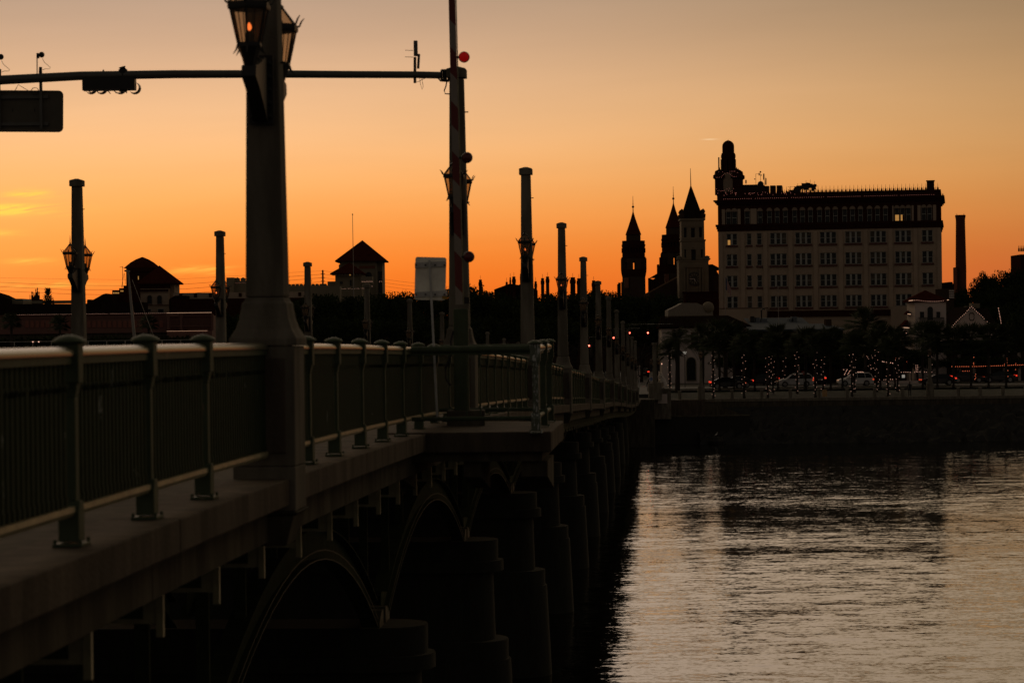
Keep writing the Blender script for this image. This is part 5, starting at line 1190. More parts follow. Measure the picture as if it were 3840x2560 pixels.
# --- right of the bridge: shore front buildings
f = Fac(c6(400, 0)[0], 344, c6(1000, 0)[0], 344); o = f.thing('tile_roof_house', 'white house with dark tile roof behind the date palm', 'house')
def g6(y, x=700): return f.z(*c6(x, y))
MB().box(0, f.w, 0, 9, 0, g6(165)).build('wall', M['white_w'], o)
MB().box(-.4, f.w + .4, -.4, 9, g6(163), g6(152)).build('eave', M['terracotta'], o)
u0, u1 = f.u(*c6(390, 150)), f.u(*c6(1015, 140))
MB().add([(u0, -.8, g6(152)), (u1, -.8, g6(150)), (u1 - 2.6, 6, g6(80)), (u0 + .6, 6, g6(88)), (u1, 9, g6(150)), (u0, 9, g6(152))], [(0, 1, 2, 3), (1, 4, 2), (4, 5, 3, 2), (5, 0, 3)]).build('roof', M['roof_d'], o)
tl = MB(); n = 48
for i in range(n):
    a = i / n; mb = tl.tube([(u0 + (u1 - u0) * a, -.86, g6(151)), (u0 + .6 + (u1 - 2.6 - u0 - .6) * a, 6, g6(84) + .08)], .09, 5)
tl.build('roof_tile', M['roof_d'], o, stuff=True)
win(f, o, 608, 650, 197, 293, c6, fm='sill'); win(f, o, 478, 500, 180, 240, c6, fm='sill'); win(f, o, 575, 636, 395, 520, c6, arch=True, fm='tan')
MB().box(0, f.w, -.12, -.003, g6(190), g6(184)).build('string_course', M['white_w'], o)
o = sil('gable_building', 'grey gabled building above the dark tile roof', [(448, 90), (448, 42), (530, 2), (545, -8), (645, -8), (752, 36), (757, 90)], c6, 372, mat('grey stucco', (.22, .19, .15), .9, var=.1))
MB().ball((P(2656, 1150, 372).x - o.location.x, .5, P(2656, 1154, 372).z - 5.8), .95, 2).build('dome_vent', M['stone'], o)
f = Fac(c6(1000, 0)[0], 352, c6(1412, 0)[0], 352); o = f.thing('metal_roof_building', 'low building with pale metal roof and vents in front of the bank', 'building')
zq = f.z(*c6(1200, 140)); MB().box(0, f.w, 0, 10, 0, zq).build('wall', M['stone_d'], o)
MB().add([(0, -.3, zq), (f.w, -.3, zq), (f.w, 9, f.z(*c6(1200, 92))), (0, 9, f.z(*c6(1200, 92)))], [(0, 1, 2, 3)]).build('roof', M['metalroof'], o)
for i in range(20): MB().add([(f.w * i / 20, -.32, zq + .03), (f.w * i / 20 + .06, -.32, zq + .03), (f.w * i / 20 + .06, 9, f.z(*c6(1200, 92)) + .05), (f.w * i / 20, 9, f.z(*c6(1200, 92)) + .05)], [(0, 1, 2, 3)]).build('roof_seam', M['metalroof'], o)
for xa, xb, yt in ((1022, 1052, 82), (1062, 1088, 90), (1100, 1140, 100), (1310, 1345, 84), (1290, 1320, 100)):
    u = f.u(*c6(xa, 100)); MB().box(u, f.u(*c6(xb, 100)), 3, 5, zq, f.z(*c6(xa, yt))).build('roof_vent', M['metalroof'] if xa != 1022 else M['black'], o)
MB().tube([(f.u(*c6(1105, 100)), 4, zq), (f.u(*c6(1105, 60)), 4, f.z(*c6(1105, 40))), (f.u(*c6(1118, 60)), 4, f.z(*c6(1115, 28))), (f.u(*c6(1130, 60)), 4, f.z(*c6(1125, 34)))], .12, 6).build('vent_pipe', M['black'], o)
f = Fac(c6(1004, 0)[0], 340, c6(1640, 0)[0], 340); o = f.thing('low_shop_building', 'long low brick building with blue grey roof above the palms', 'building')
zq = f.z(*c6(1300, 172)); MB().box(0, f.w, 0, 8, 0, zq).build('wall', M['brickb'], o)
MB().add([(-.3, -.6, zq + .02), (f.w + .2, -.6, zq + .02), (f.w - 1.6, 6, f.z(*c6(1300, 135))), (-.3, 6, f.z(*c6(1300, 135))), (-.3, -.6, zq - .25), (f.w + .2, -.6, zq - .25)], [(0, 1, 2, 3), (0, 4, 5, 1)]).build('roof', M['bluero'], o)
MB().add([(f.u(*c6(1505, 180)), -2.2, zq - .9), (f.u(*c6(1588, 180)), -2.2, zq - .9), (f.u(*c6(1588, 180)), 0, zq - .55), (f.u(*c6(1510, 180)), 0, zq - .55)], [(0, 1, 2, 3)]).build('awning', M['metalroof'], o)
MB().box(f.u(*c6(1545, 120)), f.u(*c6(1585, 120)), 3, 5, zq, f.z(*c6(1560, 103))).build('roof_vent', M['stone_d'], o)
for i in range(6): u = f.w * (i + .4) / 6; MB().box(u, u + 1.4, -.06, -.003, zq - 3.4, zq - 1.4).build('window', M['glassd'], o)
# --- white tower with pyramid roof
f = Fac(cF(282, 0)[0], 338, cF(650, 0)[0], 338); o = f.thing('white_tower_house', 'white tower house with pyramid roof, arched window and balcony', 'house')
def fz(y, x=460): return f.z(*cF(x, y))
MB().box(0, f.w, 0, f.w, 0, fz(262)).build('wall', M['white_w'], o)
MB().add([(0, 0, 0), (f.u(*cF(235, 400)), 3.2, 0), (f.u(*cF(235, 400)), 3.2, fz(262)), (0, 0, fz(262))], [(0, 1, 2, 3)]).build('side_wall', M['white_w'], o)
MB().box(f.u(*cF(235, 250)), f.w + .25, -.25, f.w, fz(262) + .003, fz(245)).build('cornice', M['white_w'], o)
u0, u1 = f.u(*cF(205, 240)) , f.u(*cF(675, 236))
hip(f, o, u0 + .3, u1 - .3, fz(238), fz(115, 437), f.w, M['roof_r'], over=.3, cu=f.u(*cF(437, 115)))
win(f, o, 430, 498, 345, 470, cF, arch=True, fm='white_w'); win(f, o, 342, 394, 372, 445, cF, fm='white_w'); win(f, o, 535, 583, 372, 445, cF, fm='white_w')
bu0, bu1 = f.u(*cF(325, 480)), f.u(*cF(607, 480)); bz0, bz1 = fz(525), fz(445)
bc = MB().box(bu0, bu1, -1.3, 0, bz0 - .25, bz0).build('balcony', M['stone_d'], o)
for i in range(30): u = bu0 + (bu1 - bu0) * i / 29; MB().box(u - .03, u + .03, -1.3, -1.24, bz0 + .003, bz1).build('baluster', M['black'], bc)
MB().box(bu0, bu1, -1.33, -1.22, bz1 + .003, bz1 + .08).build('handrail', M['black'], bc)
for u in (bu0, bu1): MB().box(u - .05, u + .05, -1.3, 0, bz1, bz1 + .06).build('handrail', M['black'], bc)
MB().prism([(f.u(*cF(130, 560)), fz(556)), (f.u(*cF(222, 560)), fz(560)), (f.u(*cF(222, 560)), fz(465))], 1.2, 4).build('lean_to_roof', M['roof_r'], o)
MB().prism([(f.u(*cF(190, 400)), fz(400)), (f.u(*cF(232, 400)), fz(404)), (f.u(*cF(232, 400)), fz(355))], 1.2, 3).build('lean_to_roof', M['roof_r'], o)
for xa, xb, ya, yb in ((130, 220, 556, 562), (192, 230, 398, 402), (206, 258, 244, 238), (656, 676, 235, 233)):
    MB().tube([(f.u(*cF(xa, ya)), -.5, fz(ya, xa)), (f.u(*cF(xb, yb)), -.5, fz(yb, xb))], .04, 5).build('light_strip', M['glare'], o)
for xx in (165, 205, 245): u = f.u(*cF(xx, 600)); MB().box(u - .1, u + .1, .5, .8, 0, fz(560)).build('porch_column', M['white_w'], o)
string_light('festoon of bulbs sagging under the eave of the white tower house', [f.o + f.dir * f.u(*cF(x_, y_)) - f.n * .6 + Vector((0, 0, fz(y_, x_))) for x_, y_ in [(275, 238), (300, 236), (325, 239), (352, 243), (378, 246), (404, 249), (430, 251), (456, 252), (481, 252), (507, 252), (533, 251), (559, 249), (585, 246), (610, 243)]], .045)
string_light('four porch bulbs left of the white tower house', [P(*cF(x_, y_), 334) for x_, y_ in ((148, 624), (185, 624), (223, 629), (262, 631))], .07)
win(f, o, 120, 250, 985, 1080, cF, arch=True, fm='white_w')
# --- gabled white house
f = Fac(cF(722, 0)[0], 345, cF(1188, 0)[0], 345); o = f.thing('gabled_white_house', 'white gabled house outlined with bulbs, with a quatrefoil window', 'house')
def hz(y, x=950): return f.z(*cF(x, y))
MB().prism([(0, 0), (f.w, 0), (f.w, hz(566, 1188)), (f.u(*cF(952, 318)), hz(318)), (0, hz(566, 722))], 0, .4).box(0, f.w, .4, 12, 0, hz(566)).build('wall', M['white_w'], o)
ra, rb_ = f.u(*cF(952, 312)), hz(310)
MB().add([(-.4, -.3, hz(574)), (ra, -.3, rb_), (ra, 14, rb_), (-.4, 14, hz(574))], [(0, 1, 2, 3)]).add([(f.w + .4, -.3, hz(574)), (ra, -.3, rb_), (ra, 14, rb_), (f.w + .4, 14, hz(574))], [(0, 1, 2, 3)]).build('roof', M['roof_d'], o)
u5 = f.u(*cF(1310, 572)); u6 = f.u(*cF(1268, 325))
MB().add([(f.w - .5, 2, hz(574)), (u5, 2, hz(572, 1310)), (u6, 8, hz(325, 1268)), (ra + .2, 8, hz(325))], [(0, 1, 2, 3)]).box(f.w, u5 - .3, 2.4, 12, 0, hz(574)).build('wing', M['roof_d'], o)
MB().add([(f.u(*cF(615, 566)), 2, hz(566)), (.5, 2, hz(566)), (.5, 8, hz(420)), (f.u(*cF(655, 420)), 8, hz(420))], [(0, 1, 2, 3)]).box(f.u(*cF(640, 566)), .3, 2.4, 10, 0, hz(566)).build('wing', M['roof_d'], o)
qc = f.uz(*cF(952, 430)); qf = MB()
for i in range(40):
    a = 2 * math.pi * i / 40; b = 2 * math.pi * (i + 1) / 40
    def qr(a): return (1 + .16 * abs(math.sin(2 * a)) ** .5 - .16 * (abs(math.cos(2 * a)) > .98)) * .86
    def qp(a, k): return (qc[0] + math.cos(a) * .44 * qr(a) * k, qc[1] + math.sin(a) * .66 * qr(a) * k)
    (x1_, z1_), (x2_, z2_), (x3_, z3_), (x4_, z4_) = qp(a, 1), qp(b, 1), qp(b, .76), qp(a, .76)
    qf.add([(x1_, -.08, z1_), (x2_, -.08, z2_), (x3_, -.08, z3_), (x4_, -.08, z4_)], [(0, 1, 2, 3)])
qf.build('quatrefoil_trim', M['roof_d'], o)
win(f, o, 808, 885, 580, 640, cF, fm='white_w'); win(f, o, 1027, 1102, 575, 640, cF, fm='white_w')
MB().box(f.u(*cF(985, 310)), f.u(*cF(1075, 310)), 6, 8, hz(325), hz(302)).build('roof_duct', M['stone'], o); MB().box(f.u(*cF(1062, 290)), f.u(*cF(1160, 290)), 7, 9, hz(325), hz(268)).build('roof_box', M['stone'], o)
for lab, pts in (('warm bulbs up the left rake of the gabled white house', [(722, 550), (737, 530), (755, 512), (772, 492), (790, 475), (808, 456), (825, 437), (845, 420), (864, 404), (882, 385), (900, 362), (917, 347), (932, 325), (952, 312)]),
                 ('warm bulbs down the right rake of the gabled white house', [(968, 328), (988, 346), (1007, 366), (1025, 383), (1045, 398), (1063, 416), (1083, 434), (1098, 455), (1135, 489), (1157, 507), (1176, 524), (1192, 546), (1208, 558)]),
                 ('bulbs along the right eave of the gabled white house', [(1212, 577), (1237, 577), (1262, 576), (1287, 574), (1308, 570)]), ('bulbs along the left eave of the gabled white house', [(618, 562), (645, 566), (668, 563), (690, 563), (703, 565)]),
                 ('upright row of bulbs at the far right corner of the gabled white house', [(1267, 328), (1270, 345), (1273, 362), (1277, 380), (1280, 400), (1283, 417), (1286, 433), (1290, 450), (1292, 467), (1296, 485), (1300, 505), (1302, 524), (1305, 545)])):
    string_light(lab, [P(*cF(x_, y_), 343.5) for x_, y_ in pts], .05)
string_light('bulb glowing in the left upper window of the gabled white house', [P(*cF(869, 592), 344), P(*cF(871, 594), 344)], .08, cord=False)
sil('roof_house', 'dark house roof with a chimney between the bank and the brick chimney', [(600, 30), (690, 42), (692, 22), (728, 22), (730, 40), (745, 44), (745, 70)], cF, 430, M['roof_d'])
f, o = block('striped_wall_house', 'pale banded wall of a house right of the bank', 'house', cF(600, 0)[0], cF(745, 0)[0], cF(0, 100)[1], 400, M['stone_d'], 6)
for i in range(4): MB().box(1.2, f.w, -.1, -.003, f.z(*cF(680, 135 + 26 * i)), f.z(*cF(680, 118 + 26 * i))).build('panel', M['white_w'], o)
o = thing('domed_church', 'edge of an ornate domed church cut by the right edge', 'church', P(*c3(2334, 1150), 700))
def d3(x, y): return P(*c3(x, y), 700) - o.location
MB().box(d3(2300, 0).x, 12, 0, 14, -25, d3(2300, 1010).z).build('wall', M['terracotta'], o)
for xx in (2291, 2306, 2320): s = 700 / F / 1.8234; MB().lathe([(6 * s, d3(xx, 990).z), (6 * s, d3(xx, 972).z), (3 * s, d3(xx, 965).z), (.05, d3(xx, 948).z)], 8, d3(xx, 0).x, .5).build('pinnacle', M['terracotta'], o)
MB().lathe([(9, d3(2334, 990).z)] + [(9 * math.cos(a), d3(2334, 990).z + 12 * math.sin(a)) for a in [i * .15 for i in range(1, 10)]], 16, 12, 8).build('dome', M['terracotta'], o)

# ------------------------------------------------------------------ vegetation
def crown_mesh(seed, n=4200):
    rnd = random.Random(seed); mb = MB(); bl_ = []
    for i in range(22):
        a = rnd.uniform(0, 6.28); r = rnd.uniform(.1, .78) ; bl_.append((math.cos(a) * r, math.sin(a) * r, rnd.uniform(-.3, .55) * (1 - r * .45), rnd.uniform(.22, .42)))
    bl_.append((0, 0, .15, .6))
    for i in range(n):
        bx, by, bz_, br_ = bl_[rnd.randrange(len(bl_))]
        v = Vector((rnd.gauss(0, 1), rnd.gauss(0, 1), rnd.gauss(0, 1))).normalized() * br_ * (rnd.random() ** .35) * rnd.uniform(.85, 1.12)
        c = Vector((bx, by, bz_ + .1)) + v; s = rnd.uniform(.022, .05)
        a = Vector((rnd.gauss(0, 1), rnd.gauss(0, 1), rnd.gauss(0, 1))).normalized() * s; b = Vector((rnd.gauss(0, 1), rnd.gauss(0, 1), rnd.gauss(0, 1))).normalized() * s
        mb.add([c - a, c + b, c + a, c - b], [(0, 1, 2, 3)])
    return mb.mesh('crown', M['leaf'])
def trunk_mesh():
    mb = MB().tube([(0, 0, 0), (.03, 0, .22), (0, .02, .42), (.04, 0, .6)], [.05, .038, .03, .02], 7)
    for a in (0.3, 1.6, 2.9, 4.1, 5.2): mb.tube([(0, 0, .36), (math.cos(a) * .2, math.sin(a) * .2, .52), (math.cos(a) * .42, math.sin(a) * .42, .66)], [.022, .014, .006], 5)
    return mb.mesh('trunk', M['bark'])
CR = [crown_mesh(i) for i in range(4)]; TR = trunk_mesh()
def oak(x, yt, d, wpx, label, group='live oaks on the skyline', zb=5.8):
    top = P(x, yt, d).z; h = top - zb;  w = wpx * d / F / 2
    i = random.randrange(4); o = thing('live_oak', label, 'tree', (P(x, yt, d).x, d, zb), random.uniform(0, 6.28), group)
    inst('trunk', TR, o, scale=(h * .9, h * .9, h * .9)); ch = h * .36
    inst('crown', CR[i], o, (0, 0, h - ch * .95), scale=(w, w, ch)); return o
rnd = random.Random(11)
mass = [(1075, 1108), (1130, 1098), (1185, 1082), (1245, 1087), (1310, 1092), (1370, 1090), (1425, 1096), (1465, 1080), (1520, 1078), (1575, 1083), (1640, 1075), (1715, 1060), (1775, 1045), (1815, 1072), (1870, 1090), (1925, 1096), (1985, 1092), (2040, 1090),
        (2095, 1083), (2150, 1078), (2205, 1074), (2255, 1070), (2300, 1078), (2350, 1092), (2410, 1094), (2470, 1090), (2520, 1098)]
for i, (x, y) in enumerate(mass): oak(x, y, rnd.uniform(392, 440), 205, 'dark live oak in the skyline row, %s from the left' % (['1st', '2nd', '3rd'][i] if i < 3 else '%dth' % (i + 1) if i != 20 and i != 21 and i != 22 else {20: '21st', 21: '22nd', 22: '23rd'}[i]))
low = [(1050, 1170), (1130, 1180), (1210, 1170), (1300, 1180), (1380, 1170), (1480, 1180), (1580, 1170), (1680, 1190), (1790, 1170), (1900, 1180), (2010, 1170), (2110, 1180), (2210, 1180), (2300, 1185), (2400, 1190), (2470, 1180), (860, 1165), (940, 1160), (780, 1200)]
for i, (x, y) in enumerate(low): oak(x, y, rnd.uniform(345, 380), 190, 'dark live oak low in front of the skyline row, near photo column %s' % ['one', 'two', 'three', 'four', 'five', 'six', 'seven', 'eight', 'nine', 'ten', 'eleven', 'twelve', 'thirteen', 'fourteen', 'fifteen', 'sixteen', 'cream terrace', 'cream terrace end', 'red wall'][i], 'live oaks in the plaza')
for i, (x, y, d, w_) in enumerate([(3605, 1060, 440, 90), (3685, 1010, 430, 150), (3755, 996, 425, 170), (3830, 985, 420, 190), (3650, 1075, 410, 150), (3740, 1060, 405, 170), (3830, 1040, 400, 170), (3600, 1130, 395, 140), (3900, 1010, 400, 160), (3700, 1130, 390, 180), (3800, 1120, 385, 180), (3860, 1150, 370, 180), (3590, 1190, 385, 110)]):
    oak(x, y, d, w_, 'dark tree right of the brick chimney, %s of the right hand clump' % (ORD[i]), 'trees in the right hand clump')
for i, (x, y, d, w_) in enumerate([(2790, 1285, 331, 190), (2900, 1270, 331, 200), (3010, 1280, 332, 190), (3110, 1268, 331, 200), (3220, 1275, 332, 190), (3320, 1285, 331, 150), (3560, 1262, 330, 190), (3660, 1272, 331, 170), (3750, 1262, 330, 190), (3850, 1240, 331, 200), (2720, 1330, 330, 130), (3440, 1300, 329, 170)] + [(2760 + 104 * k, 1322 + (k * 37) % 22, 328, 200) for k in range(11) if k not in (6,)]):
    oak(x, y, d, w_, 'dark street tree before the shops, %s of its clump from the bridge' % ORD[i] if i < 12 else 'low dark street tree in the front row, %s from the bridge' % ORD[i - 12], 'street trees before the shops')
# palms
def sabal_crown(seed, r=1.0):
    rnd = random.Random(seed); mb = MB()
    for i in range(78):
        el = rnd.uniform(-.75, 1.35); az = rnd.uniform(0, 6.28); L_ = rnd.uniform(.78, 1.05)
        dr = Vector((math.cos(el) * math.cos(az), math.cos(el) * math.sin(az), math.sin(el))); side = dr.cross(Vector((0, 0, 1)))
        if side.length < .1: side = Vector((1, 0, 0))
        side.normalize(); up = side.cross(dr); base = dr * (.42 * L_) + Vector((0, 0, -.04))
        mb.tube([(0, 0, -.05), base], .010, 3)
        for k in range(11):
            a = (k - 5) * .24; d2 = (dr * math.cos(a) + side * math.sin(a)).normalized(); ln = L_ * .55 * (1 - .25 * abs(a) / 1.2); tip = base + d2 * ln + Vector((0, 0, -.12 * ln - .10 * abs(a) * ln)); wv = side * .018
            mid_ = base + d2 * ln * .55; mb.add([base, mid_ - wv - up * .01, tip, mid_ + wv + up * .01], [(0, 1, 2, 3)])
    return mb.mesh('crown', M['palm'])
SC = [sabal_crown(i) for i in range(3)]
STK = MB().tube([(0, 0, 0), (.02, .01, .3), (-.01, 0, .6), (0, 0, 1)], [.20, .17, .155, .16], 9).mesh('trunk', M['bark'])
def sabal(x, yb, ytrunk, d, r, label, group, zb=None):
    p = P(x, yb, d); zb = p.z if zb is None else zb; h = P(x, ytrunk, d).z - zb
    o = thing('cabbage_palm', label, 'palm tree', (p.x, d, zb), rnd.uniform(0, 6), group)
    inst('trunk', STK, o, scale=(1, 1, h)); inst('crown', SC[rnd.randrange(3)], o, (0, 0, h + r * .1), scale=(r, r, r * .95)); return o
pal = [(757, 615, 300, 294), (967, 625, 300, 295), (1130, 625, 310, 294), (1165, 600, 290, 300), (1245, 505, 330, 318 + 8), (1330, 600, 300, 296), (1455, 610, 305, 295), (1508, 605, 275, 297), (1705, 615, 290, 295), (1722, 600, 280, 299), (1828, 560, 300, 326), (1875, 595, 262, 301), (1952, 610, 300, 295), (2018, 585, 290, 299), (2243, 600, 285, 297), (460, 560, 330, 304)]
nm = ['alone nearest the bridge', 'second along the promenade, before the dark sedan tail', 'left stem of the first close pair', 'right stem of the first close pair', 'thin one across the road behind the silver wagon', 'in front of the silver wagon doors', 'just right of the silver wagon', 'beside the tan litter bin', 'left stem before the white wagon', 'right stem before the white wagon', 'behind the white wagon tail', 'with its lights reaching highest', 'short one before the low white wall', 'before the arch of the white tower house', 'behind the right seawall lamp', 'before the white house wall near the lion']
for i, ((x, yb, yt, d), nmn) in enumerate(zip(pal, nm)):
    X_, _ = c6(x, 0); zb = 5.08 if d < 296 else (5.5 if d < 305 else 5.86); r_ = rnd.uniform(1.9, 2.5)
    ytop = c6(0, yt)[1]
    o = sabal(X_, 1480, ytop, d, r_, 'light wrapped cabbage palm, ' + nmn, 'light wrapped palms along the waterfront', zb)
    h = P(X_, ytop, d).z - zb; pts = []
    n = 17 if i not in (4, 10, 12) else 11; top = h * (.97 if i != 12 else .6)
    for k in range(n):
        a = k * 2.35 + i; z = .25 + (top - .25) * (k + rnd.uniform(-.4, .4)) / n; pts.append((o.location.x + math.cos(a) * .24 + rnd.uniform(-.04, .04), d + math.sin(a) * .24, zb + z))
    string_light('fairy lights wound round the palm trunk: ' + nmn, pts, .031, 'bulb', cord=True)
# more palms filling the crown band (unlit)
for i, (x, yc, d, r_) in enumerate([(690, 255, 301, 3.0), (800, 235, 303, 3.3), (900, 250, 305, 3.2), (1040, 280, 303, 2.5), (1200, 255, 304, 2.9), (1390, 265, 303, 2.8), (1560, 265, 302, 2.8), (1640, 290, 304, 2.5), (1800, 160, 322, 3.6), (1900, 250, 304, 3.0), (2000, 260, 305, 2.8), (2190, 235, 303, 3.0), (2290, 240, 304, 3.0), (2400, 260, 303, 3.0), (2520, 250, 304, 3.0), (2640, 255, 303, 3.0), (2760, 250, 303, 3.0)]):
    sabal(c6(x, 0)[0], 1480, c6(0, yc)[1], d, r_, 'unlit bushy cabbage palm in the dark waterfront row, %s from the bridge' % (ORD[i] if i < 13 else ['fourteenth', 'fifteenth', 'sixteenth', 'seventeenth'][i - 13]), 'unlit palms along the waterfront', 5.8)
for i, (x, yc, r_) in enumerate([(150, 1050, 3.0), (760, 1070, 2.9), (1880, 1065, 2.8)]):
    sabal(cA(x, 0)[0], 1400, cA(0, yc)[1], 312, r_ * .62, ['dark palm before the left end of the pink wall', 'dark palm just left of the nearest left pylon', 'dark palm right of the sailboat mast'][i], 'palms before the pink wall', 5.6)
# date palm with long arching fronds
def date_palm(x, yb, yt, d, label, seed=1):
    zb = 5.6; p = P(x, yb, d); h = P(x, yt, d).z - zb; o = thing('date_palm', label, 'palm tree', (p.x, d, zb)); rn = random.Random(seed)
    MB().tube([(0, 0, 0), (.05, 0, h * .5), (0, 0, h)], [.34, .28, .36], 10).build('trunk', M['bark'], o); mb = MB()
    for i in range(46):
        az = i * 2.4; el = rn.uniform(-.2, 1.3); L_ = rn.uniform(2.6, 3.4); pts = []
        for k in range(9):
            s = k / 8; r_ = L_ * s * math.cos(el) * (1 - .12 * s) + .3 * s; z = L_ * s * math.sin(el) - 1.9 * s * s * (1.1 - el * .35); pts.append(Vector((math.cos(az) * r_, math.sin(az) * r_, h + z)))
        mb.tube(pts, [.035 - .003 * k for k in range(9)], 3); sd = Vector((-math.sin(az), math.cos(az), 0))
        for k in range(1, 9):
            for q in (0, .33, .66):
                c = pts[k - 1].lerp(pts[k], q); dn = (pts[k] - pts[k - 1]).normalized(); ln = .55 * math.sin(math.pi * min(.95, (k + q) / 9.5)) + .12
                for s_ in (-1, 1): mb.add([c - dn * .025, c + dn * .025, c + sd * s_ * ln + dn * .25 - Vector((0, 0, .22))], [(0, 1, 2)])
    mb.build('frond', M['palm'], o, stuff=True); return o
date_palm(c6(512, 0)[0], 1480, c6(0, 245)[1], 303, 'date palm with long arching fronds beside the lion statue', 1)
date_palm(c6(840, 0)[0], 1480, c6(0, 205)[1], 312, 'date palm in front of the tile roof house gutter', 2)
# norfolk pine on the left skyline
p = P(*cA(605, 800), 455); o = thing('norfolk_pine', 'tiered norfolk pine on the left skyline', 'tree', (p.x, 455, 5.8)); hh = P(*cA(603, 640), 455).z - 5.8; rn = random.Random(4)
MB().tube([(0, 0, 0), (0, 0, hh)], [.3, .04], 6).build('trunk', M['bark'], o); mb = MB(); s = 455 / F / 3.36
for tier in range(8):
    z = hh - (8 + tier * 22) * s; w_ = (30 + tier * 6.5) * s
    for k in range(9):
        a = k * .7 + tier; tip = Vector((math.cos(a) * w_, math.sin(a) * w_, z + .35 + .3 * (tier < 3))); b = Vector((0, 0, z - .15)); mb.tube([b, b.lerp(tip, .6) - Vector((0, 0, .1)), tip], [.08, .09, .04], 4)
        for q in range(6): c = b.lerp(tip, .3 + q * .13); mb.add([c, c + Vector((rn.uniform(-.4, .4), rn.uniform(-.4, .4), rn.uniform(.0, .28))), c + Vector((rn.uniform(-.25, .25), rn.uniform(-.3, .3), .0))], [(0, 1, 2)])
mb.build('foliage', M['leaf'], o, stuff=True)
oak(cA(670, 0)[0], cA(0, 715)[1], 456, 26, 'small bush of a tree beside the norfolk pine', None)

# ------------------------------------------------------------------ seawall posts and lamps
pm = MB().cbox(0, 0, 0, .95, .36).add(*(lambda q: (q.v, q.f))(MB().cbox(0, 0, .952, 1.02, .42, .42, .34, .34))).mesh('post', M['concrete'], bevel=.015)
for i, xs in enumerate([2549, 2745, 2857, 2964, 3071, 3177, 3280, 3385, 3594, 3676, 3761, 3845]):
    p = P(xs, 1495, 290.25); o = inst('seawall_post', pm, None, (p.x, 290.25, 5.143)); tag(o, 'short square concrete post on the seawall, %s from the bridge end' % ORD[i], 'post', 'concrete posts on the seawall')
def sealamp(xs, label, lant=True, ht=4.6):
    p = P(xs, 1500, 290.3); o = thing('seawall_lamp', label, 'lamp post', (p.x, 290.3, 5.14), group='lamp posts on the seawall')
    MB().cbox(0, 0, 0, 1.5, .85, .85, .80, .80).build('plinth', M['concrete'], o, bevel=.02); MB().cbox(0, 0, 1.503, 2.0, .62, .62, .42, .42).build('foot', M['concrete'], o); MB().cbox(0, 0, 2.003, ht, .40, .40, .30, .30).build('shaft', M['concrete'], o)
    l_ = inst('lantern', LAN, o, (0, 0, ht + .25), scale=(1.5, 1.5, 1.5)); inst('glass', LGL, l_); return o
sealamp(2630, 'seawall lamp post nearest the bridge, with a lantern on top'); sealamp(3488, 'seawall lamp post before the white tower house')
p = P(2457, 1520, 284); o = thing('bridge_end_post', 'tall lamp pylon at the bridge end beside the lion statue', 'lamp post', (p.x, 284, 5.3))
zt_ = P(2457, 1284, 284).z - 5.3
MB().cbox(0, 0, 0, 2.0, 1.5).build('plinth', M['concrete'], o); MB().cbox(0, 0, 2.003, zt_ - .3, .5, .5, .42, .42).build('shaft', M['concrete'], o); MB().cbox(0, 0, zt_ - .297, zt_, .6).build('capstone', M['concrete'], o)
for s_ in (-1, 1):
    l_ = inst('lantern', LAN, o, (s_ * .45, -.3, 4.1), scale=(1.2, 1.2, 1.2)); inst('glass', LGL, l_); inst('bracket', BRK, l_, (0, .0, 0))

# ------------------------------------------------------------------ figures
def skin_fig(name, nodes, edges, mt, parent, sub=2):
    me = bpy.data.meshes.new(name); me.from_pydata([n[:3] for n in nodes], edges, []); o = bpy.data.objects.new(name, me); sc.collection.objects.link(o); o.parent = parent
    sk = o.modifiers.new('skin', 'SKIN'); sb_ = o.modifiers.new('sub', 'SUBSURF'); sb_.levels = sub; sb_.render_levels = sub; sk.use_smooth_shade = True
    me.skin_vertices[0].data[0].use_root = True
    for i, n in enumerate(nodes): r = n[3]; me.skin_vertices[0].data[i].radius = (r, r) if not isinstance(r, tuple) else r
    me.materials.append(mt); return o
p = P(2483, 1456, 285); o = thing('lion_statue', 'white marble seated lion statue at the bridge end', 'statue', (p.x, 285, p.z - .75), R(200))
def lion(sgn=1):
    n = [(-.42, 0, .30, .30), (-.30, 0, .62, .31), (-.10, 0, .95, .30), (.06, 0, 1.22, .27), (.20, 0, 1.44, .23), (.42, 0, 1.40, .13),
         (.20, .17, .78, .13), (.24, .19, .40, .10), (.26, .19, .08, .09), (.42, .19, .05, .075), (.20, -.17, .78, .13), (.24, -.19, .40, .10), (.26, -.19, .08, .09), (.42, -.19, .05, .075),
         (-.25, .30, .34, .20), (-.08, .32, .12, .12), (.16, .32, .06, .08), (-.25, -.30, .34, .20), (-.08, -.32, .12, .12), (.16, -.32, .06, .08), (-.68, 0, .10, .05), (-.75, .20, .06, .04), (-.55, .45, .06, .045)]
    e = [(0, 1), (1, 2), (2, 3), (3, 4), (4, 5), (2, 6), (6, 7), (7, 8), (8, 9), (2, 10), (10, 11), (11, 12), (12, 13), (0, 14), (14, 15), (15, 16), (0, 17), (17, 18), (18, 19), (0, 20), (20, 21), (21, 22)]
    skin_fig('body', n, e, M['marble'], o); 
    mn = MB(); rn = random.Random(1)
    for i in range(70):
        a = rn.uniform(0, 6.28); q = rn.uniform(0, 1); r_ = .27 - .05 * q; mn.ball((-.02 + .24 * q + rn.uniform(-.05, .05) - .1 * math.sin(a), math.cos(a) * r_, 1.0 + .50 * q + math.sin(a) * .2), rn.uniform(.07, .11), 1)
    mn.build('mane', M['marble'], o, smooth=60)
    for s_ in (-1, 1): MB().ball((.16, s_ * .15, 1.66), .05, 1).build('ear', M['marble'], o)
lion(); 
for ch in o.children: pass
sc_ = (1456 - 1404) / F * 285 / 1.62
o.scale = (sc_ * 1.05,) * 3; o.location.z = p.z
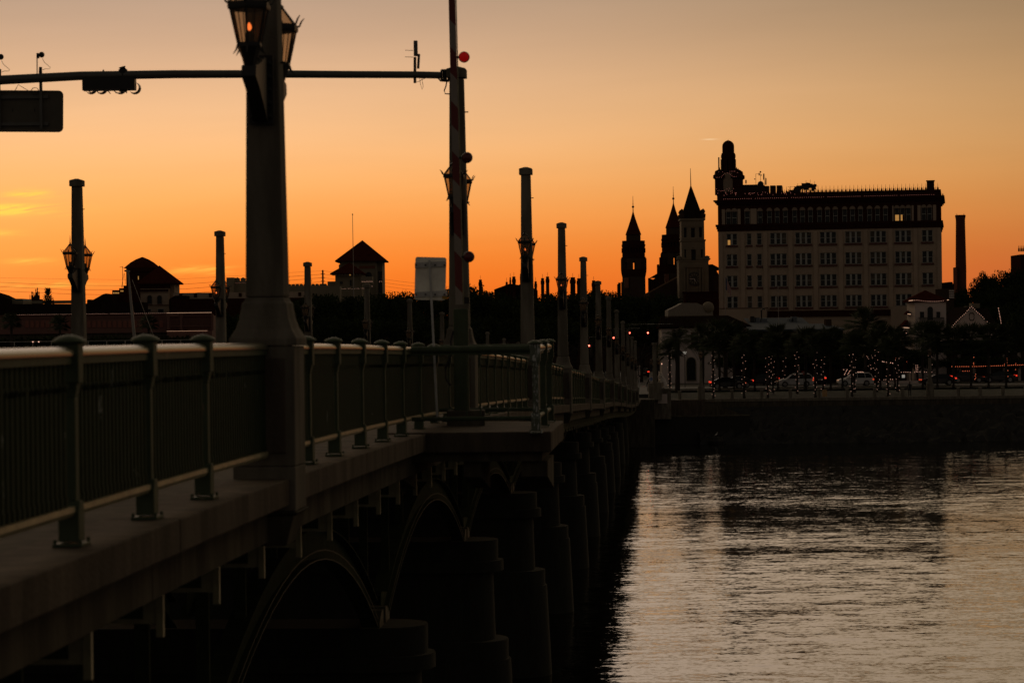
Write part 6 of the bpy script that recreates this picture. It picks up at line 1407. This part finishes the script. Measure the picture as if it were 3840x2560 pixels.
q = thing('statue_pedestal', 'concrete pedestal with a pale plaque under the lion statue', 'pedestal', (p.x, 285, 0))
MB().box(-1.0, 1.0, -.6, .9, 3.0, p.z - .2).build('block', M['concrete'], q, bevel=.02); MB().box(-1.15, 1.15, -.75, 1.05, p.z - .197, p.z - .01).build('slab', M['concrete'], q, bevel=.02)
MB().box(-.55, .55, -.64, -.603, p.z - 1.75, p.z - .65).build('plaque', M['white_w'], q)

def person(loc, rz, label, h=1.75):
    o = thing('person', label, 'person', loc, rz); k = h / 1.75
    n = [(0, 0, .98, .15), (0, 0, 1.15, .145), (0, 0, 1.34, .17), (0, 0, 1.47, .09), (0, .0, 1.54, .06), (0, .02, 1.65, .10),
         (.10, 0, .90, .10), (.11, .02, .50, .07), (.12, -.02, .08, .05), (.12, .12, .04, .045), (-.10, 0, .90, .10), (-.12, .10, .50, .07), (-.13, .04, .08, .05), (-.13, .18, .04, .045),
         (.20, 0, 1.42, .07), (.26, .02, 1.15, .05), (.24, .14, .92, .035), (-.20, 0, 1.42, .07), (-.26, .02, 1.15, .05), (-.24, .14, .92, .035)]
    e = [(0, 1), (1, 2), (2, 3), (3, 4), (4, 5), (0, 6), (6, 7), (7, 8), (8, 9), (0, 10), (10, 11), (11, 12), (12, 13), (3, 14), (14, 15), (15, 16), (3, 17), (17, 18), (18, 19)]
    skin_fig('body', n, e, M['cloth'], o, 1)
    MB().lathe([(.02, 1.53), (.075, 1.56), (.085, 1.64), (.07, 1.72), (.02, 1.76)], 10, 0, .03).build('face', M['skin'], o, smooth=60)
    MB().lathe([(.095, 1.62), (.10, 1.70), (.075, 1.765), (.02, 1.79)], 10, 0, .0).build('hair', M['bark'], o, smooth=60)
    for s_ in (-1, 1):
        hn = MB().tube([(s_ * .24, .14, .92), (s_ * .24, .17, .86)], [.035, .03], 6)
        for f_ in range(5): hn.tube([(s_ * .24 + (f_ - 2) * .012, .17, .865), (s_ * .24 + (f_ - 2) * .015, .185, .83 - .01 * (2 - abs(f_ - 2)))], .008, 4)
        hn.build('hand', M['skin'], o)
    o.scale = (k,) * 3; return o
pp_ = P(*cF(225, 1330), 293); person((pp_.x, 293, 5.07), R(160), 'dark clothed person standing on the promenade left of the right seawall lamp')
pp_ = P(*cG(465, 1010), 300); person((pp_.x, 300, 5.6), R(20), 'person in dark clothes on foot behind the blue round sign')
# egret
p = P(*c6(777, 906), 284); o = thing('egret', 'white egret standing at the water edge below the seawall', 'bird', (p.x, 284, p.z), R(20)); k = .62
skin_fig('body', [(0, 0, .42, .11), (.12, 0, .50, .10), (.20, 0, .62, .045), (.14, 0, .75, .03), (.20, 0, .88, .03), (.26, 0, .92, .028), (-.18, 0, .34, .06), (-.30, 0, .28, .02)], [(0, 1), (1, 2), (2, 3), (3, 4), (4, 5), (0, 6), (6, 7)], M['feather'], o, 1)
MB().tube([(.27, 0, .92), (.42, 0, .89)], [.018, .004], 5).build('bill', M['bin'], o)
for s_ in (-1, 1): MB().tube([(0, s_ * .04, .36), (-.02, s_ * .04, .18), (.0, s_ * .04, 0)], .010, 4).build('leg', M['black'], o)
o.scale = (k,) * 3
mb = MB().lathe([(.9, -.6), (1.0, p.z * .4), (.7, p.z - .02), (.1, p.z)], 9, 0, 0); q = mb.build('shore_rock', M['rock'], None, loc=(p.x, 284, 0)); tag(q, 'low wet rock the egret stands on', 'rock')

# ------------------------------------------------------------------ vehicles
def car_proto(kind, paint, lights='tail'):
    L_, Wd = (4.65, 1.80) if kind == 'suv' else (4.7, 1.80)
    root = thing('parked_car' if False else ('wagon_car' if kind == 'suv' else 'sedan_car'), 'x', 'car'); R_ = .36
    if kind == 'suv':
        body = [(-2.30, .42), (-2.32, .75), (-2.28, 1.02), (-2.18, 1.06), (1.05, 1.04), (1.75, .98), (2.15, .86), (2.30, .70), (2.32, .45), (2.25, .28)]
        gh = [(-2.20, 1.06), (-1.98, 1.52), (-1.60, 1.64), (.10, 1.66), (.45, 1.60), (1.15, 1.04)]
    else:
        body = [(-2.32, .45), (-2.34, .78), (-2.25, .95), (-1.70, 1.0), (.95, .95), (1.70, .88), (2.15, .76), (2.33, .60), (2.34, .40), (2.25, .26)]
        gh = [(-1.85, .99), (-1.15, 1.38), (-.70, 1.44), (.05, 1.44), (.40, 1.38), (1.15, .94)]
    low_ = []
    for cx in (1.42, -1.38):
        low_ += [(cx + (R_ + .05) * math.cos(a), .26 + max(0, (R_ + .14) * math.sin(a))) for a in [math.pi * i / 8 for i in range(9)]]
    low_.append((-2.22, .26)); poly = body + low_
    # two-step width: tumblehome on the flanks
    def wv(z): return Wd / 2 * (1 - .05 * max(0, z - .75) / .3)
    n = len(poly); vs = [(x_, -wv(z_), z_) for x_, z_ in poly] + [(x_, wv(z_), z_) for x_, z_ in poly]
    MB().add(vs, [tuple(range(n)), tuple(reversed(range(n, 2 * n)))] + [(i, i + n, (i + 1) % n + n, (i + 1) % n) for i in range(n)]).build('body', paint, root, bevel=.035)
    zr0, zr1 = gh[0][1], max(g[1] for g in gh)
    def gw(z): return Wd / 2 * (.95 - .24 * (z - zr0) / (zr1 - zr0))
    n = len(gh); vs = [(x_, -gw(z_), z_) for x_, z_ in gh] + [(x_, gw(z_), z_) for x_, z_ in gh]
    MB().add(vs, [tuple(range(n)), tuple(reversed(range(n, 2 * n)))] + [(i, i + n, (i + 1) % n + n, (i + 1) % n) for i in range(n)]).build('cabin_glass', M['glassd'], root)
    rf = MB(); i0, i1 = 2, 3
    xa, xb = gh[2][0] - .25, gh[4][0] - .12; zt_ = gh[2][1]
    rf.add([(xa, -gw(zt_ - .05) - .01, zt_ - .09), (xb, -gw(zt_ - .05) - .01, zt_ - .09), (xb, gw(zt_ - .05) + .01, zt_ - .09), (xa, gw(zt_ - .05) + .01, zt_ - .09), (xa + .1, -gw(zt_) + .05, zt_ + .03), (xb - .1, -gw(zt_) + .05, zt_ + .03), (xb - .1, gw(zt_) - .05, zt_ + .03), (xa + .1, gw(zt_) - .05, zt_ + .03)],
           [(0, 1, 5, 4), (1, 2, 6, 5), (2, 3, 7, 6), (3, 0, 4, 7), (4, 5, 6, 7), (0, 3, 2, 1)])
    for s_ in (-1, 1):
        rf.tube([(gh[5][0], s_ * gw(zr0), zr0), (gh[4][0] + .02, s_ * gw(gh[4][1]), gh[4][1] - .02)], .035, 4); rf.tube([(gh[0][0] + .02, s_ * gw(zr0), zr0), (gh[1][0], s_ * gw(gh[1][1]), gh[1][1]), (gh[2][0] - .2, s_ * gw(zt_ - .05), zt_ - .05)], .05, 4)
        for xx in (-.15, -1.15): rf.tube([(xx - .05, s_ * (gw(zr0) + .01), zr0), (xx, s_ * (gw(zt_ - .08)), zt_ - .06)], .03, 4)
        if kind == 'suv': rf.tube([(xa, s_ * .58, zt_ + .08), (xb, s_ * .58, zt_ + .08)], .02, 4)
    rf.build('roof', paint, root)
    for cx in (1.42, -1.38):
        for s_ in (-1, 1):
            w_ = MB().lathe([(R_ - .06, -.11), (R_, -.09), (R_, .09), (R_ - .06, .11)], 20).build('wheel', M['tyre'], root, loc=(cx, s_ * (Wd / 2 - .13), R_), smooth=40); w_.rotation_euler = (R(90) * s_ * -1, 0, 0)
            rm_ = MB().lathe([(.23, .10), (.24, .115), (.20, .112)], 16)
            for k in range(5): a = k * 1.2566; rm_.box(-.03, .03, .03, .22, .105, .118) if k == 0 else rm_.add([(math.cos(a) * q[0] - math.sin(a) * q[1], math.sin(a) * q[0] + math.cos(a) * q[1], q[2]) for q in [(x_, y_, z_) for z_ in (.105, .118) for y_ in (.03, .22) for x_ in (-.03, .03)]], [(0, 2, 3, 1), (4, 5, 7, 6), (0, 1, 5, 4), (2, 6, 7, 3), (0, 4, 6, 2), (1, 3, 7, 5)])
            rm_.build('rim', M['rim'], w_)
    for s_ in (-1, 1):
        MB().box(-2.345, -2.12, s_ * (Wd / 2 - .18) - .17, s_ * (Wd / 2 - .18) + .165, body[1][1] - .0, body[1][1] + .20).build('tail_light', M['taild'] if kind == 'suv' else M['taill'], root, bevel=.02)
        MB().box(2.0, 2.28, s_ * (Wd / 2 - .2) - .16, s_ * (Wd / 2 - .2) + .18, .64, .80).build('headlight', M['headl'] if kind == 'suv' else M['taild'], root, bevel=.02)
        MB().box(.85, 1.05, s_ * (Wd / 2 + .03) - .09, s_ * (Wd / 2 + .03) + .09, 1.0, 1.14).build('mirror', paint, root, bevel=.02)
        for xx in (-1.0, -.1, .95): MB().box(xx - .006, xx + .006, s_ * Wd / 2 - .004, s_ * Wd / 2 + .004, .4, .98).build('door_gap', M['black'], root)
    MB().box(-2.36, -2.30, -.75, .75, .35, .55).box(2.28, 2.36, -.7, .7, .32, .5).build('bumper', M['black'], root)
    MB().box(-2.375, -2.361, -.26, .26, .60, .74).build('number_plate', M['signw'], root)
    return root
pr = [(car_proto('suv', M['car_s']), 'silver wagon driving left behind the lit palm trunk', c6(1317, 560), 314, 180, 4.65), (car_proto('suv', M['car_w']), 'white wagon driving left behind the pair of lit palm stems', c6(1727, 556), 314.5, 180, 4.65)]
for o, lab, (xs, ys_), d, rz_d, _l in pr:
    p = P(xs, ys_, d); o.location = (p.x, d, 5.905); o.rotation_euler = (0, 0, R(rz_d)); o['label'] = lab; o['group'] = 'cars on the waterfront road'
sd = car_proto('sedan', M['car_k']); sd['group'] = 'cars on the waterfront road'; p = P(*c6(905, 560), 313); sd.location = (p.x + .1, 313, 5.905); sd.rotation_euler = (0, 0, R(180)); sd['label'] = 'black sedan with glowing tail light behind the first palms'
def carcopy(src, x, y, d, rz, label, group='cars on the waterfront road', z=5.905):
    p = P(x, y, d); return copy_tree(src, (p.x, d, z), R(rz), label=label, group=group)
carcopy(sd, *c6(855, 590), 307.5, 0, 'black sedan closest to the seawall, partly behind the other sedan')
carcopy(sd, *c6(2290, 520), 313, 180, 'black sedan right of the low white wall')
carcopy(sd, *c6(1470, 500), 326, 90, 'dark car parked across the road between the two wagons', 'cars parked across the road')
carcopy(sd, *cF(900, 1150), 325, 0, 'dark car with a red light parked far right', 'cars parked across the road')
carcopy(sd, *cF(1270, 1160), 325, 180, 'dark car with glinting headlight parked at the far right edge', 'cars parked across the road')
carcopy(sd, *c6(1085, 470), 326, 180, 'dark van like car behind the first close palm pair', 'cars parked across the road')
# queue on the street running away from the bridge
gq = 'cars queuing on the street beyond the bridge'
for (x, d, lab) in ((2406, 560, 'farthest queuing car with two bright tail lights'), (2403, 470, 'queuing car with pale roof glints below the farthest one'), (2412, 390, 'nearest queuing car, right lane, only its tail light glowing'), (2295, 420, 'queuing car in the left lane between far pylons'), (2262, 350, 'oncoming side car glinting low between the sixth and seventh pylons'), (2330, 520, 'queuing car with windows glinting above the left lane')):
    carcopy(sd, x, 1400, d, 90, lab, gq)
# ------------------------------------------------------------------ signals and small signs
for lab, (x, y), d in (('red traffic light hanging above the street beyond the ninth pylon', cG(212, 345), 345), ('brightest red traffic light right of the bridge end', cG(452, 345), 338), ('red traffic light beside the seventh pylon lantern', cG(4, 411), 320), ('tiny red light low behind the sixth pylon', (2209, 1297), 330)):
    p = P(x, y, d); o = thing('traffic_light', lab, 'traffic light', p, group='red traffic lights')
    MB().box(-.17, .17, .02, .25, -.85, .22).build('housing', M['black'], o); MB().tube([(0, .15, .2), (0, .15, 1.2)], .03, 5).tube([(0, .15, 1.2), (3.5, .3, 1.25)], .05, 5).build('mast', M['black'], o)
    for k, (zz, mm) in enumerate(((0.05, 'siglit'), (-.3, 'black'), (-.62, 'black'))):
        l_ = MB().lathe([(.11, 0), (.08, .05), (.01, .07)], 12).build('lens', M[mm], o, loc=(0, .02, zz)); l_.rotation_euler = (R(90), 0, 0)
        v_ = MB().lathe([(.13, 0), (.135, .16)], 12, cap=False).build('visor', M['black'], o, loc=(0, .02, zz)); v_.rotation_euler = (R(90), 0, 0)
def textobj(s, size, mt, parent, loc):
    cu_ = bpy.data.curves.new('lettering', 'FONT'); cu_.body = s; cu_.size = size; cu_.align_x = 'CENTER'; cu_.align_y = 'CENTER'; cu_.extrude = .004
    o = bpy.data.objects.new('lettering', cu_); sc.collection.objects.link(o); dg = bpy.context.evaluated_depsgraph_get(); me = bpy.data.meshes.new_from_object(o.evaluated_get(dg)); bpy.data.objects.remove(o)
    me.materials.clear(); me.materials.append(mt); n = bpy.data.objects.new('lettering', me); sc.collection.objects.link(n); n.parent = parent; n.location = loc; n.rotation_euler = (R(90), 0, 0); return n
dsg = 292
p = P(*cG(330, 1050), dsg); o = thing('route_sign', 'stacked white route signs with number one and arrows at the bridge end', 'road sign', p)
def G_(x, y): return P(*cG(x, y), dsg) - p
for xa, xb, cols2 in ((305, 352, 1), (246, 290, 0)):
    for ya, yb, kind in ((768, 790, 't'), (806, 828, 't'), (836, 892, '1'), (900, 942, 'a')):
        a, b = G_(xa, yb), G_(xb, ya); pn = MB().box(a.x, b.x, 0, .02, a.z, b.z).build('plate', M['signw'], o); cx, cz = (a.x + b.x) / 2, (a.z + b.z) / 2
        if kind == 't': MB().box(a.x + .08, b.x - .08, -.012, -.003, cz - .10, cz - .03).box(a.x + .08, b.x - .08, -.012, -.003, cz + .03, cz + .10).build('text_bar', M['black'], pn)
        if kind == '1': textobj('1', 1.0, M['black'], pn, (cx, -.004, cz))
        if kind == 'a':
            s_ = 1 if cols2 else -1; MB().tube([(cx - .22 * s_, -.02, cz - .2), (cx + .15 * s_, -.02, cz + .15)], .03, 4).prism([(cx + .24 * s_, cz + .24), (cx + .24 * s_, cz - .05), (cx - .05 * s_, cz + .24)], -.02, -.003).build('arrow', M['black'], pn)
    MB().tube([((G_(xa, 0).x + G_(xb, 0).x) / 2, .06, -.6), ((G_(xa, 0).x + G_(xb, 0).x) / 2, .06, G_(xa, 768).z)], .04, 5).build('post', M['alu'], o)
p = P(*cG(491, 1040), 290); o = thing('blue_round_sign', 'white square sign with a blue disc beside the bridge end pylon', 'road sign', p)
a = P(*cG(468, 979), 290) - p; b = P(*cG(516, 907), 290) - p
MB().box(a.x, b.x, 0, .02, a.z, b.z).build('plate', M['white_w'], o); cz = (a.z + b.z) / 2
d_ = MB().lathe([(.42 * abs(b.x - a.x), 0), (.42 * abs(b.x - a.x), .008)], 20).build('disc', M['blue'], o, loc=((a.x + b.x) / 2, -.003, cz)); d_.rotation_euler = (R(90), 0, 0); d_.scale = (1, 1.35, 1)
MB().tube([(0, -.02, cz - .25), (0, -.02, cz + .12)], .03, 5).ball((0, -.02, cz + .22), .06, 1).build('walking_figure', M['white_w'], o); MB().tube([(0, .05, 0), (0, .05, b.z)], .04, 5).build('post', M['alu'], o)
p = P(*cH(650, 1062), 303); o = thing('yield_sign', 'small red yield triangle on a thin post before the silver wagon', 'road sign', p)
def Y_(x, y): return P(*cH(x, y), 303) - p
a, b, c = Y_(606, 748), Y_(684, 748), Y_(645, 808)
MB().prism([(a.x, a.z), (b.x, b.z), (c.x, c.z)], 0, .02).build('plate', M['signr'], o); cx, cz = (a.x + b.x + c.x) / 3, (a.z + b.z + c.z) / 3
MB().prism([(cx + (q.x - cx) * .5, cz + (q.z - cz) * .5) for q in (a, b, c)], -.006, -.002).build('white_triangle', M['signw'], o)
MB().tube([(0, .05, -.3), (c.x, .05, b.z)], .04, 5).build('post', M['black'], o)
p = P(*cH(572, 1010), 301); o = thing('parking_sign', 'narrow white sign at the lit palm before the silver wagon', 'road sign', p); a = P(*cH(566, 740), 301) - p; b = P(*cH(582, 675), 301) - p
MB().box(a.x, b.x, 0, .02, a.z, b.z).build('plate', M['white_w'], o); MB().tube([(.03, .04, 0), (.03, .04, b.z)], .025, 5).build('post', M['alu'], o)
p = P(*cH(953, 1125), 292.5); o = thing('litter_bin', 'tan litter bin on the promenade between lit palms', 'bin', p); h = P(*cH(953, 1025), 292.5).z - p.z
MB().lathe([(.24, 0), (.29, .03), (.29, h - .15), (.25, h - .1)], 14).build('barrel', M['bin'], o, smooth=40); MB().lathe([(.31, h - .1), (.31, h - .04), (.15, h)], 14).build('lid', M['bin'], o, smooth=40)
# flag and flagpoles
p = P(*c3(297, 1500), 352); o = thing('flagpole', 'flagpole with a drooping striped flag in front of the bank', 'flagpole', (p.x, 352, 5.8)); zt_ = P(*c3(295, 1138), 352).z - 5.8
MB().tube([(0, 0, 0), (-.1, 0, zt_)], [.08, .04], 6).build('pole', M['sail'], o); s = 352 / F / 1.8234
z0 = P(*c3(300, 1160), 352).z - 5.8
for i in range(9):
    x0_, x1_ = 0.02 + i * .085, .02 + (i + 1) * .085
    q = [(x0_, .06 * math.sin(i * 1.3), z0 - i * .22), (x1_, .06 * math.sin((i + 1) * 1.3), z0 - (i + 1) * .22 * .9), (x1_, .06 * math.sin((i + 1) * 1.3), z0 - 1.9 - i * .14), (x0_, .06 * math.sin(i * 1.3), z0 - 1.9 - i * .12)]
    MB().add(q, [(0, 1, 2, 3)]).build('flag_fold', M['blue_c'] if i < 2 else (M['red_c'] if i % 2 else M['white_c']), o)
for lab, x, yt in (('bare pole in front of the third window column of the bank', 653, 1240), ('short bare pole before the palms under the bank', 1283, 1345)):
    p = P(*c3(x, yt), 345); o = thing('flagpole', lab, 'flagpole', (p.x, 345, 5.8)); MB().tube([(0, 0, 0), (0, 0, p.z - 5.8)], [.07, .035], 6).build('pole', M['sail'], o); MB().ball((0, 0, p.z - 5.75), .07, 1).build('ball_finial', M['sail'], o)
# small street lamp near the date palm
p = P(*cG(933, 610), 318); o = thing('street_lamp', 'small pale box street lamp before the white house arch', 'street lamp', (p.x, 318, 5.86)); h = p.z - 5.86
MB().tube([(0, 0, 0), (0, 0, h - .1)], .05, 6).build('pole', M['black'], o); MB().cbox(0, 0, h - .1, h + .25, .28, .28, .5, .5).build('lamp_head', M['lampw'], o)
# warm wall lamps and festoons among the shop fronts
for lab, pts, d, r_ in (('red tinged festoon along the terrace rail at the right edge', [(720 + 22 * i, 1016 - 2.2 * max(0, i - 12) * .35) for i in range(39)], 322, .045),
                        ('short bulb row above the low white wall', [(125, 1083), (155, 1083), (180, 1081), (203, 1080), (230, 1083), (282, 1083), (345, 1078), (370, 1077), (397, 1080), (422, 1081)], 322, .045),
                        ('bulbs on the gate pillar of the white tower house', [(297, 1000), (297, 1015), (298, 1030), (300, 1046), (300, 1062), (302, 1078), (317, 1002), (318, 1020), (318, 1040), (319, 1060), (320, 1080)], 321, .04),
                        ('scattered bulbs on dark trunks at the far right', [(978, 908), (975, 972), (977, 990), (1000, 1105), (993, 1127), (1000, 1148), (990, 1165), (1140, 918), (1368, 915), (1368, 940), (1370, 970), (1355, 1055), (1378, 1062), (1380, 1132), (1340, 985), (1472, 980), (1467, 1052), (850, 1070), (877, 1068), (903, 1068), (927, 1067)], 316, .045),
                        ('few bulbs at the low white wall foot', [(0, 1166), (22, 1166), (50, 1166), (0, 1280)], 320, .045)):
    string_light(lab, [P(*cF(x_, y_), d) for x_, y_ in pts], r_, 'bulb_r' if 'red' in lab else 'bulb', cord='scattered' not in lab)
string_light('dotted bulbs strung above the white wagon', [P(*cH(x_, y_), 320) for x_, y_ in ((1800, 608), (1822, 612), (1860, 618), (1920, 627), (1950, 632))], .065)
string_light('bulb cluster by the windscreen of the white wagon', [P(*cH(1228 + (i * 37) % 98, 728 + (i * 23) % 92), 321) for i in range(22)], .045, cord=False)
string_light('bulbs along the roof line of the white wagon', [P(*cH(x_, y_), 320.5) for x_, y_ in ((1438, 762), (1455, 762), (1472, 762), (1485, 761), (1505, 762), (1520, 765))], .055)
string_light('bulbs along the low white wall behind the palms', [P(*cH(x_, y_), 319) for x_, y_ in ((1757, 873), (1820, 874), (1850, 872), (1868, 870), (1917, 870), (1950, 871), (1985, 869))], .04)
string_light('loose bulbs on a dark tree far behind the road', [P(*cH(1570 + (i * 53) % 100, 530 + (i * 37) % 190), 330) for i in range(30)], .035, cord=False)
string_light('bulbs on the trunk beside the far pylons', [P(*cC(0, 0), 400), P(*cC(2, 2), 400)] and [P(1442 + 6.5 * (i % 2) + (i * 7 % 5), 1358 + 5.5 * i, 330) for i in range(16)], .035, cord=False)
for lab, (x, y), d, mm in (('amber wall lantern right of the white tower house arch', cF(318, 922), 330, 'bulb'), ('amber wall lantern left of the white tower house arch', cF(60, 925), 330, 'bulb_r'), ('amber lamp inside the white tower house arch', cF(189, 965), 331, 'bulb_r'), ('amber crossing signal right of the bridge end pylon', cG(596, 771), 300, 'bulb_r'), ('white lamp beside the crossing signal', cG(633, 747), 302, 'bulb'), ('pale bulb by the dark porch at the far right', cF(510, 1002), 328, 'bulb')):
    p = P(x, y, d); o = thing('wall_lamp', lab, 'lamp', p); MB().lathe([(.02, -.08), (.05, -.05), (.065, .05), (.02, .1)], 8).build('lamp_glass', M[mm], o); MB().tube([(0, 0, .2), (0, .3, .28)], .02, 4).build('bracket', M['black'], o)
# low white wall with menu boards near the tower house
f = Fac(cH(1750, 0)[0], 323.5, cF(440, 0)[0], 323.5, zb=5.86); o = f.thing('low_white_wall', 'low white garden wall with a lit notice behind the palms', 'wall')
MB().box(0, f.w, 0, .3, 0, f.z(*cF(300, 1182))).build('wall', M['white_w'], o); MB().box(f.u(*cF(132, 1130)), f.u(*cF(166, 1130)), -.1, -.003, f.z(*cF(150, 1148)), f.z(*cF(150, 1112))).build('notice_board', M['lampw'], o)
# shop fronts, dark, filling behind the trees
f, o = block('shop_row', 'dark shop row behind the waterfront palms', 'building', 2760, 3400, 1345, 336, M['brickb'], 3)
for i in range(9): MB().box(f.w * (i + .2) / 9, f.w * (i + .8) / 9, -.06, -.003, .4, 2.9).build('shop_window', M['glassd'], o)
f, o = block('restaurant_front', 'dark restaurant front with pillars at the far right', 'building', cF(700, 0)[0], 3900, cF(0, 850)[1], 336, M['stone_d'], 3)
for i in range(6): MB().box(f.w * (i + .4) / 6, f.w * (i + .4) / 6 + .35, -1.4, -1.05, 0, f.z(3700, cF(0, 850)[1])).build('pillar', M['white_w'], o)

# ------------------------------------------------------------------ sailboat in the basin left of the bridge
pb = P(*cA(1690, 1190), 140); o = thing('sailboat', 'moored sailboat, only its grey mast and stay showing above the railing', 'boat', (pb.x, 140, 0))
def S_(x, y): return P(*cA(x, y), 140) - o.location
top = S_(1612, 385); bot = S_(1690, 1190); base = bot + (bot - top) * ((bot.z - 1.3) / (top.z - bot.z))
MB().tube([base, bot, top], [.10, .10, .06], 8).build('mast', M['sail'], o)
st = S_(1665, 500); sb2 = S_(1975, 1310); sb3 = sb2 + (sb2 - st) * ((sb2.z - 1.3) / (st.z - sb2.z))
MB().tube([st, sb3], .016, 5).build('forestay', M['sail'], o)
MB().tube([S_(1570, 380), S_(1640, 395)], .03, 5).build('spreader', M['sail'], o)
hl = []
for k, (y_, w_, zb_) in enumerate(((-4.2, .1, 1.0), (-2.5, 1.0, .0), (0, 1.5, -.3), (2.5, 1.4, -.2), (4, 1.0, .2))): hl += [(w_ * 1.0, y_, 1.25), (w_ * .7, y_, zb_ + .2), (0, y_, zb_ - .1), (-w_ * .7, y_, zb_ + .2), (-w_, y_, 1.25)]
MB().add([(y_ + base.x - .3, x_ + base.y, z_) for x_, y_, z_ in hl], [(k * 5 + i, k * 5 + i + 1, (k + 1) * 5 + i + 1, (k + 1) * 5 + i) for k in range(4) for i in range(4)] + [(0, 1, 2, 3, 4), (20, 21, 22, 23, 24)] + [(k * 5, (k + 1) * 5, (k + 1) * 5 + 4, k * 5 + 4) for k in range(4)]).build('hull', M['white_w'], o)
MB().box(base.x - 1.8, base.x + 1.2, base.y - .8, base.y + .8, 1.253, 1.75).build('cabin', M['white_w'], o, bevel=.1)
